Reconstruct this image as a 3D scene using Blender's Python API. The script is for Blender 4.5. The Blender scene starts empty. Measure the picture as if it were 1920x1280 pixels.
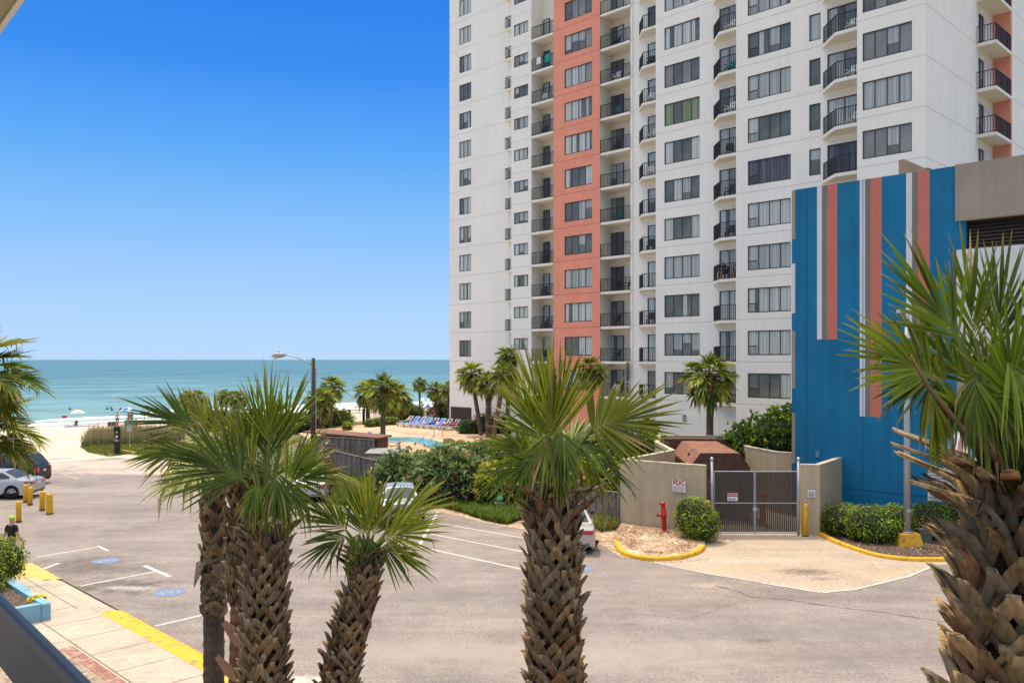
import bpy, bmesh, math, random
import numpy as np
from mathutils import Vector, Matrix
R = math.radians
rnd = random.Random(7)
scene = bpy.context.scene
COL = scene.collection
F, H, HY = 1612.0, 7.2, 674.0      # focal length in photo pixels, eye height, horizon row
Q = math.sqrt(0.5)

# ------------------------------------------------------------------ geometry helpers
def ray(px, py, D):
    return Vector(((px-960)/F*D, D, H-(py-HY)/F*D))
def gnd(px, py, z=0.0):
    D = F*(H-z)/(py-HY)
    return Vector(((px-960)/F*D, D, z))
def loc2w(x, y, z=0.0):            # street frame (x along the front, y away) -> world
    return Vector((Q*(x+y), Q*(-x+y), z))
def w2loc(p):
    return (Q*(p[0]-p[1]), Q*(p[0]+p[1]))
def fx(px, y):                     # street-frame x of photo column px on the upright plane y
    u = (px-960)/F
    D = y/Q/(1+u)
    return -(1-u)*D*Q
def fz(px, py, y):
    u = (px-960)/F
    return H-(py-HY)/F*(y/Q/(1+u))
def terrain(x, y):
    s = -x
    z = 0.0
    if s > 88: z = -2.0*min(1.0, (s-88)/43.0)
    if s > 131: z = -2.0-min(4.0, (s-131)*0.05)
    return z
def tgnd(px, py):                  # point of the terrain seen at a photo pixel
    z = 0.0
    for _ in range(8):
        p = gnd(px, py, z)
        x, y = w2loc(p)
        z = 0.5*z+0.5*terrain(x, y)
    return Vector((p.x, p.y, terrain(*w2loc(p))))

class MB:
    def __init__(self):
        self.v = []; self.f = []; self.m = []
    def add(self, vs, fs, mat=0):
        n = len(self.v)
        self.v.extend([tuple(p) for p in vs])
        for q in fs:
            self.f.append(tuple(i+n for i in q)); self.m.append(mat)
    def quad(self, a, b, c, d, mat=0):
        self.add([a, b, c, d], [(0, 1, 2, 3)], mat)
    def box(self, x0, x1, y0, y1, z0, z1, mat=0):
        self.add([(x0,y0,z0),(x1,y0,z0),(x1,y1,z0),(x0,y1,z0),(x0,y0,z1),(x1,y0,z1),(x1,y1,z1),(x0,y1,z1)],
                 [(0,3,2,1),(4,5,6,7),(0,1,5,4),(1,2,6,5),(2,3,7,6),(3,0,4,7)], mat)
    def cbox(self, x0, x1, y0, y1, z0, z1, c, mat=0):      # box with cut vertical corners and a cut top rim
        self.prism([(x0+c,y0),(x1-c,y0),(x1,y0+c),(x1,y1-c),(x1-c,y1),(x0+c,y1),(x0,y1-c),(x0,y0+c)], z0, z1, mat, c)
    def prism(self, poly, z0, z1, mat=0, bev=0.0):
        n = len(poly)
        cx = sum(p[0] for p in poly)/n; cy = sum(p[1] for p in poly)/n
        rings = [[(p[0], p[1], z0) for p in poly]]
        if bev:
            rings.append([(p[0], p[1], z1-bev) for p in poly])
            t = []
            for p in poly:
                dx, dy = cx-p[0], cy-p[1]; l = max(math.hypot(dx, dy), 1e-6)
                t.append((p[0]+dx/l*bev, p[1]+dy/l*bev, z1))
            rings.append(t)
        else:
            rings.append([(p[0], p[1], z1) for p in poly])
        vs = [q for r in rings for q in r]
        fs = [tuple(reversed(range(n))), tuple(range((len(rings)-1)*n, len(rings)*n))]
        for k in range(len(rings)-1):
            for i in range(n):
                j = (i+1) % n
                fs.append((k*n+i, k*n+j, (k+1)*n+j, (k+1)*n+i))
        self.add(vs, fs, mat)
    def tube(self, pts, rad, n=8, mat=0, cap=True, phase=0.0):
        pts = [Vector(p) for p in pts]
        if not hasattr(rad, '__len__'): rad = [rad]*len(pts)
        vs = []; fs = []
        ref = None
        for i, p in enumerate(pts):
            d = (pts[min(i+1, len(pts)-1)]-pts[max(i-1, 0)])
            if d.length < 1e-9: d = Vector((0,0,1))
            d.normalize()
            if ref is None:
                ref = Vector((1,0,0)) if abs(d.x) < 0.8 else Vector((0,1,0))
            a = (ref-d*ref.dot(d)).normalized(); b = d.cross(a); ref = a
            for k in range(n):
                t = 2*math.pi*k/n+phase
                vs.append(p+(a*math.cos(t)+b*math.sin(t))*rad[i])
        for i in range(len(pts)-1):
            for k in range(n):
                l = (k+1) % n
                fs.append((i*n+k, i*n+l, (i+1)*n+l, (i+1)*n+k))
        if cap:
            fs.append(tuple(reversed(range(n)))); fs.append(tuple(range((len(pts)-1)*n, len(pts)*n)))
        self.add(vs, fs, mat)
    def lathe(self, prof, n=16, c=(0,0,0), mat=0):
        self.tube([(c[0], c[1], c[2]+z) for r, z in prof], [max(r, 1e-4) for r, z in prof], n, mat)
    def beam(self, p, q, w, h, mat=0):                     # bar of width w (sideways) and height h
        p = Vector(p); q = Vector(q); d = (q-p).normalized()
        up = Vector((0,0,1))
        s = d.cross(up)
        if s.length < 1e-4: s = Vector((1,0,0))
        s.normalize(); u = s.cross(d)
        vs = []
        for c in (p, q):
            for a, b in ((-1,-1),(1,-1),(1,1),(-1,1)):
                vs.append(c+s*(a*w/2)+u*(b*h/2))
        self.add(vs, [(0,1,2,3),(7,6,5,4),(0,4,5,1),(1,5,6,2),(2,6,7,3),(3,7,4,0)], mat)
    def ell(self, c, r, mat=0, nu=12, nv=8, wob=0.0, rg=None):
        vs = [(c[0], c[1], c[2]-r[2])]
        for j in range(1, nv):
            t = -math.pi/2+math.pi*j/nv
            for i in range(nu):
                a = 2*math.pi*i/nu
                k = 1+(rg.uniform(-wob, wob) if rg else 0)
                vs.append((c[0]+r[0]*k*math.cos(t)*math.cos(a), c[1]+r[1]*k*math.cos(t)*math.sin(a), c[2]+r[2]*k*math.sin(t)))
        vs.append((c[0], c[1], c[2]+r[2]))
        fs = []
        for i in range(nu):
            fs.append((0, 1+(i+1)%nu, 1+i))
            fs.append((len(vs)-1, 1+(nv-2)*nu+i, 1+(nv-2)*nu+(i+1)%nu))
        for j in range(nv-2):
            for i in range(nu):
                a = 1+j*nu+i; b = 1+j*nu+(i+1)%nu
                fs.append((a, b, b+nu, a+nu))
        self.add(vs, fs, mat)
    def xf(self, M):
        self.v = [tuple(M @ Vector(p)) for p in self.v]; return self
    def mesh(self, name, mats, smooth=False):
        me = bpy.data.meshes.new(name)
        me.from_pydata(self.v, [], self.f)
        for m in (mats if isinstance(mats, (list, tuple)) else [mats]): me.materials.append(m)
        me.polygons.foreach_set('material_index', self.m)
        if smooth: me.polygons.foreach_set('use_smooth', [True]*len(self.f))
        me.update()
        return me
    def part(self, name, mats, parent, smooth=False):
        o = bpy.data.objects.new(name, self.mesh(name, mats, smooth))
        COL.objects.link(o); o.parent = parent
        return o

def tag(o, label=None, cat=None, group=None, kind=None):
    if label: o['label'] = label
    if cat: o['category'] = cat
    if group: o['group'] = group
    if kind: o['kind'] = kind
    return o
def thing(name, label, cat, loc=(0,0,0), rz=0.0, group=None):
    o = bpy.data.objects.new(name, None); COL.objects.link(o)
    o.empty_display_size = 0.2
    o.location = loc; o.rotation_euler = (0, 0, rz)
    return tag(o, label, cat, group)
def solo(name, mb, mats, label, cat, loc=(0,0,0), rz=0.0, group=None, smooth=False):
    o = mb.part(name, mats, None, smooth); o.location = loc; o.rotation_euler = (0,0,rz)
    return tag(o, label, cat, group)
def struct(name, mb, mats, kind='structure', smooth=False):
    o = mb.part(name, mats, None, smooth); return tag(o, kind=kind)
def dup(root, loc, rz, label, group=None, scale=None):
    r = root.copy(); COL.objects.link(r); r.location = loc; r.rotation_euler = (0, 0, rz)
    r['label'] = label
    if group: r['group'] = group
    if scale: r.scale = scale
    for ch in list(root.children):
        c = ch.copy(); COL.objects.link(c); c.parent = r
        for g in list(ch.children):
            d = g.copy(); COL.objects.link(d); d.parent = c
    return r

# ------------------------------------------------------------------ materials
def lin(r, g, b):
    f = lambda c: (c/255/12.92 if c/255 <= 0.04045 else ((c/255+0.055)/1.055)**2.4)
    return (f(r), f(g), f(b))
def nt_of(m):
    m.use_nodes = True
    nt = m.node_tree
    return nt, nt.nodes['Principled BSDF'], nt.nodes, nt.links
def mat(name, col, rough=0.7, amt=0.12, scale=3.0, bump=0.0, bscale=40.0, metal=0.0, spec=0.4, streak=0.0, coat=0.0, tint=None, fine=0.0):
    m = bpy.data.materials.new(name)
    nt, b, N, L = nt_of(m)
    b.inputs['Roughness'].default_value = rough
    b.inputs['Metallic'].default_value = metal
    b.inputs['Specular IOR Level'].default_value = spec
    b.inputs['Coat Weight'].default_value = coat
    tc = N.new('ShaderNodeTexCoord')
    nz = N.new('ShaderNodeTexNoise'); nz.inputs['Scale'].default_value = scale; nz.inputs['Detail'].default_value = 6
    L.new(tc.outputs['Object'], nz.inputs['Vector'])
    mp = N.new('ShaderNodeMapRange')
    mp.inputs['From Min'].default_value = 0.3; mp.inputs['From Max'].default_value = 0.7
    mp.inputs['To Min'].default_value = 1-amt; mp.inputs['To Max'].default_value = 1+amt*0.6
    L.new(nz.outputs['Fac'], mp.inputs['Value'])
    fac = mp.outputs['Result']
    if fine:
        n3 = N.new('ShaderNodeTexNoise'); n3.inputs['Scale'].default_value = 90; n3.inputs['Detail'].default_value = 3
        L.new(tc.outputs['Object'], n3.inputs['Vector'])
        m3 = N.new('ShaderNodeMapRange'); m3.inputs['From Min'].default_value = 0.35; m3.inputs['From Max'].default_value = 0.65
        m3.inputs['To Min'].default_value = 1-fine; m3.inputs['To Max'].default_value = 1+fine
        L.new(n3.outputs['Fac'], m3.inputs['Value'])
        mm = N.new('ShaderNodeMath'); mm.operation = 'MULTIPLY'
        L.new(fac, mm.inputs[0]); L.new(m3.outputs['Result'], mm.inputs[1]); fac = mm.outputs[0]
    if streak:
        mpg = N.new('ShaderNodeMapping'); mpg.inputs['Scale'].default_value = (3.5, 3.5, 0.12)
        L.new(tc.outputs['Object'], mpg.inputs['Vector'])
        n2 = N.new('ShaderNodeTexNoise'); n2.inputs['Scale'].default_value = 1.0; n2.inputs['Detail'].default_value = 5
        L.new(mpg.outputs['Vector'], n2.inputs['Vector'])
        m2 = N.new('ShaderNodeMapRange'); m2.inputs['From Min'].default_value = 0.35; m2.inputs['From Max'].default_value = 0.7
        m2.inputs['To Min'].default_value = 1.0; m2.inputs['To Max'].default_value = 1-streak
        L.new(n2.outputs['Fac'], m2.inputs['Value'])
        mm = N.new('ShaderNodeMath'); mm.operation = 'MULTIPLY'
        L.new(fac, mm.inputs[0]); L.new(m2.outputs['Result'], mm.inputs[1]); fac = mm.outputs[0]
    mix = N.new('ShaderNodeMix'); mix.data_type = 'RGBA'; mix.blend_type = 'MULTIPLY'
    mix.inputs['Factor'].default_value = 1.0
    mix.inputs['A'].default_value = (*col, 1)
    L.new(fac, mix.inputs['B'])
    out = mix.outputs['Result']
    if tint:                          # second colour that shows in patches
        t2 = N.new('ShaderNodeTexNoise'); t2.inputs['Scale'].default_value = tint[1]; t2.inputs['Detail'].default_value = 5
        L.new(tc.outputs['Object'], t2.inputs['Vector'])
        r2 = N.new('ShaderNodeMapRange'); r2.inputs['From Min'].default_value = tint[2]; r2.inputs['From Max'].default_value = tint[3]
        L.new(t2.outputs['Fac'], r2.inputs['Value'])
        mx = N.new('ShaderNodeMix'); mx.data_type = 'RGBA'
        L.new(r2.outputs['Result'], mx.inputs['Factor']); L.new(out, mx.inputs['A']); mx.inputs['B'].default_value = (*tint[0], 1)
        out = mx.outputs['Result']
    L.new(out, b.inputs['Base Color'])
    if bump:
        bn = N.new('ShaderNodeTexNoise'); bn.inputs['Scale'].default_value = bscale; bn.inputs['Detail'].default_value = 4
        L.new(tc.outputs['Object'], bn.inputs['Vector'])
        bp = N.new('ShaderNodeBump'); bp.inputs['Strength'].default_value = bump; bp.inputs['Distance'].default_value = 0.02
        L.new(bn.outputs['Fac'], bp.inputs['Height']); L.new(bp.outputs['Normal'], b.inputs['Normal'])
    return m
def leafmat(name, trans=0.35, rough=0.42, spec=0.35):
    m = bpy.data.materials.new(name)
    nt, b, N, L = nt_of(m)
    at = N.new('ShaderNodeAttribute'); at.attribute_name = 'col'
    L.new(at.outputs['Color'], b.inputs['Base Color'])
    b.inputs['Roughness'].default_value = rough; b.inputs['Specular IOR Level'].default_value = spec
    tr = N.new('ShaderNodeBsdfTranslucent')
    hs = N.new('ShaderNodeHueSaturation'); hs.inputs['Value'].default_value = 1.45; hs.inputs['Saturation'].default_value = 1.1; hs.inputs['Hue'].default_value = 0.485
    L.new(at.outputs['Color'], hs.inputs['Color']); L.new(hs.outputs['Color'], tr.inputs['Color'])
    mx = N.new('ShaderNodeMixShader'); mx.inputs['Fac'].default_value = trans
    out = N['Material Output'] if 'Material Output' in N else [n for n in N if n.type == 'OUTPUT_MATERIAL'][0]
    L.new(b.outputs['BSDF'], mx.inputs[1]); L.new(tr.outputs['BSDF'], mx.inputs[2]); L.new(mx.outputs['Shader'], out.inputs['Surface'])
    return m
def attrmat(name, rough=0.85, bump=0.3, bscale=60):
    m = bpy.data.materials.new(name)
    nt, b, N, L = nt_of(m)
    at = N.new('ShaderNodeAttribute'); at.attribute_name = 'col'
    tc = N.new('ShaderNodeTexCoord')
    nz = N.new('ShaderNodeTexNoise'); nz.inputs['Scale'].default_value = bscale*0.5; nz.inputs['Detail'].default_value = 5
    mpg = N.new('ShaderNodeMapping'); mpg.inputs['Scale'].default_value = (1.0, 1.0, 0.35)
    L.new(tc.outputs['Object'], mpg.inputs['Vector']); L.new(mpg.outputs['Vector'], nz.inputs['Vector'])
    mp = N.new('ShaderNodeMapRange'); mp.inputs['From Min'].default_value = 0.3; mp.inputs['From Max'].default_value = 0.7
    mp.inputs['To Min'].default_value = 0.6; mp.inputs['To Max'].default_value = 1.25
    L.new(nz.outputs['Fac'], mp.inputs['Value'])
    mix = N.new('ShaderNodeMix'); mix.data_type = 'RGBA'; mix.blend_type = 'MULTIPLY'; mix.inputs['Factor'].default_value = 1
    L.new(at.outputs['Color'], mix.inputs['A']); L.new(mp.outputs['Result'], mix.inputs['B'])
    L.new(mix.outputs['Result'], b.inputs['Base Color'])
    b.inputs['Roughness'].default_value = rough; b.inputs['Specular IOR Level'].default_value = 0.2
    bp = N.new('ShaderNodeBump'); bp.inputs['Strength'].default_value = bump; bp.inputs['Distance'].default_value = 0.01
    L.new(nz.outputs['Fac'], bp.inputs['Height']); L.new(bp.outputs['Normal'], b.inputs['Normal'])
    return m

M = {}
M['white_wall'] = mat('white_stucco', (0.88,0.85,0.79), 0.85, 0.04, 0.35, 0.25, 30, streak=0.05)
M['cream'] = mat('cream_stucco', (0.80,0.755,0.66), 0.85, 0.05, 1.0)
M['joint'] = mat('stucco_joint', (0.62,0.60,0.57), 0.9, 0.05)
M['coral'] = mat('coral_paint', (0.82,0.315,0.21), 0.8, 0.06, 0.8, 0.2, 30, streak=0.06)
M['coral_joint'] = mat('coral_joint', (0.50,0.18,0.12), 0.8, 0.05)
M['bronze'] = mat('bronze_frame', (0.075,0.062,0.052), 0.45, 0.1)
M['rail'] = mat('black_rail', (0.02,0.02,0.02), 0.5, 0.1)
M['slab'] = mat('slab_paint', (0.82,0.78,0.70), 0.8, 0.06, 2.0)
M['blue'] = mat('blue_paint', (0.0,0.165,0.33), 0.75, 0.16, 0.45, 0.3, 25, streak=0.18)
M['gwhite'] = mat('white_stripe_paint', (0.66,0.66,0.66), 0.75, 0.06, 1.0, streak=0.05)
M['ggrey'] = mat('grey_stripe_paint', (0.19,0.175,0.155), 0.8, 0.06, 1.0, streak=0.05)
M['gcoral'] = mat('coral_stripe_paint', (0.56,0.17,0.125), 0.8, 0.06, 1.0, streak=0.05)
M['taupe'] = mat('taupe_paint', (0.34,0.29,0.22), 0.85, 0.1, 0.9, 0.2, 30, streak=0.12)
M['concrete_wall'] = mat('beige_concrete', (0.49,0.395,0.265), 0.85, 0.12, 0.9, 0.3, 20, streak=0.14)
M['cap'] = mat('wall_cap', (0.52,0.45,0.32), 0.85, 0.25, 2.0, tint=((0.20,0.19,0.06), 2.5, 0.55, 0.75))
M['dark'] = mat('dark_void', (0.012,0.010,0.008), 0.9, 0.2)
M['louvre'] = mat('brown_louvre', (0.05,0.035,0.025), 0.6, 0.2, 4)
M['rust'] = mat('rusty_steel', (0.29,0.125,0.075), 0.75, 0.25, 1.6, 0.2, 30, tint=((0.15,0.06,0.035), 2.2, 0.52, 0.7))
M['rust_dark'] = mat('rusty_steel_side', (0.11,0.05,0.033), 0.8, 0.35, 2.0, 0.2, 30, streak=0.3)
M['galv'] = mat('galvanised_steel', (0.42,0.43,0.44), 0.42, 0.15, 5, metal=0.6)
M['grey_pole'] = mat('grey_pole_paint', (0.40,0.40,0.40), 0.45, 0.08, 2, metal=0.2)
M['yellow'] = mat('yellow_paint', (0.72,0.40,0.015), 0.6, 0.12, 2.5, 0.25, 30, tint=((0.30,0.19,0.08), 4.5, 0.57, 0.70))
M['yellow_pale'] = mat('worn_yellow_paint', (0.68,0.42,0.10), 0.7, 0.12, 2.5, 0.25, 30, tint=((0.5,0.36,0.18), 2.2, 0.55, 0.75))
M['yellow_line'] = mat('faded_yellow_line', (0.55,0.31,0.07), 0.8, 0.2, 2.5, tint=((0.33,0.26,0.2), 4.0, 0.5, 0.65))
M['red'] = mat('red_paint', (0.50,0.012,0.018), 0.4, 0.1, 4)
M['whiteline'] = mat('road_paint', (0.60,0.55,0.49), 0.8, 0.15, 3.0, tint=((0.30,0.26,0.235), 5.0, 0.62, 0.75))
M['paleline'] = mat('faded_road_paint', (0.42,0.38,0.34), 0.85, 0.2, 3.0, tint=((0.27,0.24,0.22), 4.0, 0.45, 0.7))
M['payblue'] = mat('blue_road_paint', (0.15,0.205,0.35), 0.75, 0.12, 3.0, tint=((0.23,0.225,0.25), 4.5, 0.5, 0.72))
M['wood_grey'] = mat('weathered_wood', (0.21,0.18,0.155), 0.85, 0.25, 3, streak=0.35)
M['wood_cap'] = mat('weathered_wood_cap', (0.22,0.19,0.165), 0.85, 0.2, 3)
M['pole_wood'] = mat('pole_wood', (0.085,0.068,0.045), 0.85, 0.25, 4, 0.3, 30, streak=0.3)
M['shed_roof'] = mat('shed_roof', (0.20,0.095,0.065), 0.8, 0.15, 2)
M['shed_wall'] = mat('shed_wall', (0.165,0.095,0.07), 0.8, 0.15, 2, streak=0.15)
M['beige_box'] = mat('beige_box', (0.45,0.36,0.28), 0.7, 0.1, 2)
M['grey_lid'] = mat('grey_lid', (0.30,0.28,0.28), 0.7, 0.1, 2)
M['plastic_white'] = mat('white_plastic', (0.74,0.74,0.73), 0.4, 0.05, 5)
M['plastic_dark'] = mat('dark_plastic', (0.022,0.022,0.024), 0.5, 0.1, 5)
M['plastic_teal'] = mat('teal_plastic', (0.02,0.19,0.19), 0.5, 0.1, 5)
M['sling_blue'] = mat('blue_sling', (0.035,0.16,0.52), 0.6, 0.1, 4)
M['lamp_grey'] = mat('lamp_housing', (0.40,0.41,0.37), 0.5, 0.08, 5)
M['lamp_glass'] = mat('lamp_glass', (0.68,0.70,0.68), 0.15, 0.03, 5)
M['planter'] = mat('planter_blue', (0.20,0.40,0.50), 0.75, 0.12, 2.0, 0.2, 30, tint=((0.11,0.25,0.33), 3, 0.6, 0.75))
M['soil'] = mat('mulch', (0.10,0.062,0.045), 0.95, 0.4, 12, 0.8, 50, tint=((0.27,0.2,0.14), 9, 0.55, 0.7))
M['rail_paint'] = mat('balcony_rail_paint', (0.035,0.042,0.06), 0.42, 0.05, 3, spec=0.35)
M['eave'] = mat('balcony_soffit', (0.42,0.36,0.29), 0.85, 0.08, 2)
M['sign_white'] = mat('sign_white', (0.70,0.69,0.68), 0.5, 0.04, 5)
M['sign_black'] = mat('sign_black', (0.02,0.02,0.02), 0.5, 0.04, 5)
M['text_grey'] = mat('sign_text_grey', (0.10,0.11,0.13), 0.6, 0.05, 5)
M['text_red'] = mat('sign_text_red', (0.45,0.02,0.03), 0.6, 0.05, 5)
M['text_pink'] = mat('sign_text_faded', (0.52,0.26,0.27), 0.6, 0.05, 5)
M['skin'] = mat('skin', (0.46,0.25,0.17), 0.6, 0.08, 6)
M['skin_dark'] = mat('tanned_skin', (0.20,0.10,0.065), 0.6, 0.08, 6)
M['hair'] = mat('dark_hair', (0.025,0.018,0.013), 0.7, 0.2, 20)
M['cloth_black'] = mat('black_cotton', (0.016,0.016,0.018), 0.9, 0.2, 5)
M['cloth_red'] = mat('red_cotton', (0.42,0.03,0.05), 0.9, 0.15, 5)
M['cloth_blue'] = mat('blue_cotton', (0.03,0.09,0.30), 0.9, 0.15, 5)
M['cloth_grey'] = mat('grey_cotton', (0.16,0.15,0.14), 0.9, 0.15, 5)
M['cloth_teal'] = mat('teal_towel', (0.0,0.30,0.30), 0.9, 0.15, 5)
M['cloth_pink'] = mat('pink_cotton', (0.55,0.12,0.20), 0.9, 0.15, 5)
M['cloth_cream'] = mat('cream_canvas', (0.62,0.50,0.34), 0.85, 0.1, 3)
M['cloth_green'] = mat('green_canvas', (0.03,0.30,0.10), 0.8, 0.15, 3)
M['cloth_lime'] = mat('lime_cloth', (0.45,0.58,0.03), 0.8, 0.08, 8)
M['tyre'] = mat('tyre_rubber', (0.018,0.018,0.018), 0.85, 0.1, 10)
M['alloy'] = mat('alloy_rim', (0.55,0.55,0.55), 0.3, 0.05, 5, metal=0.8)
M['silver'] = mat('silver_car_paint', (0.44,0.445,0.455), 0.3, 0.03, 2, metal=0.25, coat=0.4)
M['champagne'] = mat('champagne_car_paint', (0.43,0.40,0.365), 0.3, 0.03, 2, metal=0.2, coat=0.4)
M['greycar'] = mat('grey_car_paint', (0.33,0.345,0.375), 0.3, 0.03, 2, metal=0.25, coat=0.4)
M['darkcar'] = mat('dark_car_paint', (0.025,0.025,0.027), 0.4, 0.03, 2, spec=0.25, coat=0.1)
M['carglass'] = mat('car_glass', (0.045,0.06,0.065), 0.18, 0.02, 2, spec=0.2)
M['taillight'] = mat('tail_light', (0.42,0.01,0.015), 0.15, 0.05, 6, coat=1.0)
M['black_trim'] = mat('black_trim', (0.015,0.015,0.016), 0.6, 0.1, 6)
M['rock'] = mat('brown_rock', (0.20,0.11,0.07), 0.9, 0.3, 3, 0.6, 8)
M['hydrant_green'] = mat('hydrant_green', (0.05,0.24,0.15), 0.45, 0.1, 6)
M['hydrant_yellow'] = mat('hydrant_yellow', (0.62,0.36,0.03), 0.45, 0.1, 6)
M['steel'] = mat('polished_steel', (0.5,0.5,0.5), 0.2, 0.05, 6, metal=0.9)
M['util_box'] = mat('utility_box', (0.10,0.115,0.085), 0.6, 0.1, 5)
M['brick_pillar'] = mat('brick_pillar', (0.33,0.19,0.12), 0.9, 0.25, 6)
M['leaf'] = leafmat('palm_leaf', 0.30, 0.42, 0.3)
M['wire'] = mat('gate_wire', (0.15,0.14,0.13), 0.5, 0.15, 5, metal=0.3)
M['leaf_bush'] = leafmat('bush_leaf', 0.30, 0.5, 0.18)
M['grass'] = leafmat('grass_blade', 0.3, 0.6, 0.2)
M['boots'] = attrmat('palm_bark', 0.85, 0.35, 60)
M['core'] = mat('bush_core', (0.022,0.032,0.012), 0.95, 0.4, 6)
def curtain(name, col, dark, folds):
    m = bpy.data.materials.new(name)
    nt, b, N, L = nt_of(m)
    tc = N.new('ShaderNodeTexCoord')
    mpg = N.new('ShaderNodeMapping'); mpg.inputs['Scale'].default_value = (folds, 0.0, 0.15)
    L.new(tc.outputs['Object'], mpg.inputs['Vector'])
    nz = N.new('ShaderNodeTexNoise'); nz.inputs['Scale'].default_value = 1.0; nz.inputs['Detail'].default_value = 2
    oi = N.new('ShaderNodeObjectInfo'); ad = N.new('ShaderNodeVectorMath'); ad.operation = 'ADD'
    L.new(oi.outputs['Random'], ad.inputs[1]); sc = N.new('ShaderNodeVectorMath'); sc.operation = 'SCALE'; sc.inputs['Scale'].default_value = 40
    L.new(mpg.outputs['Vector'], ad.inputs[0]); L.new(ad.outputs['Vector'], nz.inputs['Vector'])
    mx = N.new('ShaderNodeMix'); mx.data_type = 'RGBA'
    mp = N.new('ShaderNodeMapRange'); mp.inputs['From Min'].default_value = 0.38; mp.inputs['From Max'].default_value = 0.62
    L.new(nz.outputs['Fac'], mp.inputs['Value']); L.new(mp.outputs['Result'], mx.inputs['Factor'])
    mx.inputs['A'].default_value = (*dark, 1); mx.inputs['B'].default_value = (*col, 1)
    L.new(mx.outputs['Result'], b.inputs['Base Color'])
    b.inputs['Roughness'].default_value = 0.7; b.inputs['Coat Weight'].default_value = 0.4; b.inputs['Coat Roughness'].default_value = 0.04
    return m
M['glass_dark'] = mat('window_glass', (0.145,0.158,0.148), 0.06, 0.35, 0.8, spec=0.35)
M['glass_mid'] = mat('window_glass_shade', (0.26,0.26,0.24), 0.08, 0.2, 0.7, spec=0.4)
M['curtain_white'] = curtain('white_curtain', (0.57,0.61,0.58), (0.37,0.40,0.385), 9)
M['curtain_blue'] = curtain('pale_curtain', (0.45,0.48,0.47), (0.30,0.33,0.33), 6)
M['curtain_green'] = curtain('green_curtain', (0.25,0.30,0.18), (0.15,0.19,0.10), 7)
M['curtain_dark'] = curtain('grey_curtain', (0.13,0.125,0.15), (0.05,0.05,0.065), 8)

# ------------------------------------------------------------------ foliage helpers
class Leaves:                          # quads with a colour per vertex
    def __init__(self): self.v = []; self.f = []; self.c = []; self.n = 0
    def add(self, v, f, c):
        v = np.asarray(v, dtype=np.float64).reshape(-1, 3); f = np.asarray(f, dtype=np.int64).reshape(-1, 4)
        c = np.asarray(c, dtype=np.float64).reshape(-1, 3)
        self.v.append(v); self.f.append(f+self.n); self.c.append(c); self.n += len(v)
    def mesh(self, name, mt, smooth=False):
        v = np.concatenate(self.v); f = np.concatenate(self.f); c = np.concatenate(self.c)
        me = bpy.data.meshes.new(name)
        me.vertices.add(len(v)); me.vertices.foreach_set('co', v.ravel())
        me.loops.add(f.size); me.loops.foreach_set('vertex_index', f.ravel().astype(np.int32))
        me.polygons.add(len(f))
        me.polygons.foreach_set('loop_start', np.arange(0, f.size, 4, dtype=np.int32))
        me.polygons.foreach_set('loop_total', np.full(len(f), 4, dtype=np.int32))
        if smooth: me.polygons.foreach_set('use_smooth', np.ones(len(f), dtype=bool))
        a = me.color_attributes.new('col', 'FLOAT_COLOR', 'POINT')
        a.data.foreach_set('color', np.concatenate([c, np.ones((len(c), 1))], 1).ravel())
        me.materials.append(mt); me.update(calc_edges=True); me.validate()
        return me
    def part(self, name, mt, parent, smooth=False):
        o = bpy.data.objects.new(name, self.mesh(name, mt, smooth)); COL.objects.link(o); o.parent = parent
        return o
def nrm(a): return a/np.maximum(np.linalg.norm(a, axis=-1, keepdims=True), 1e-9)
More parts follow.
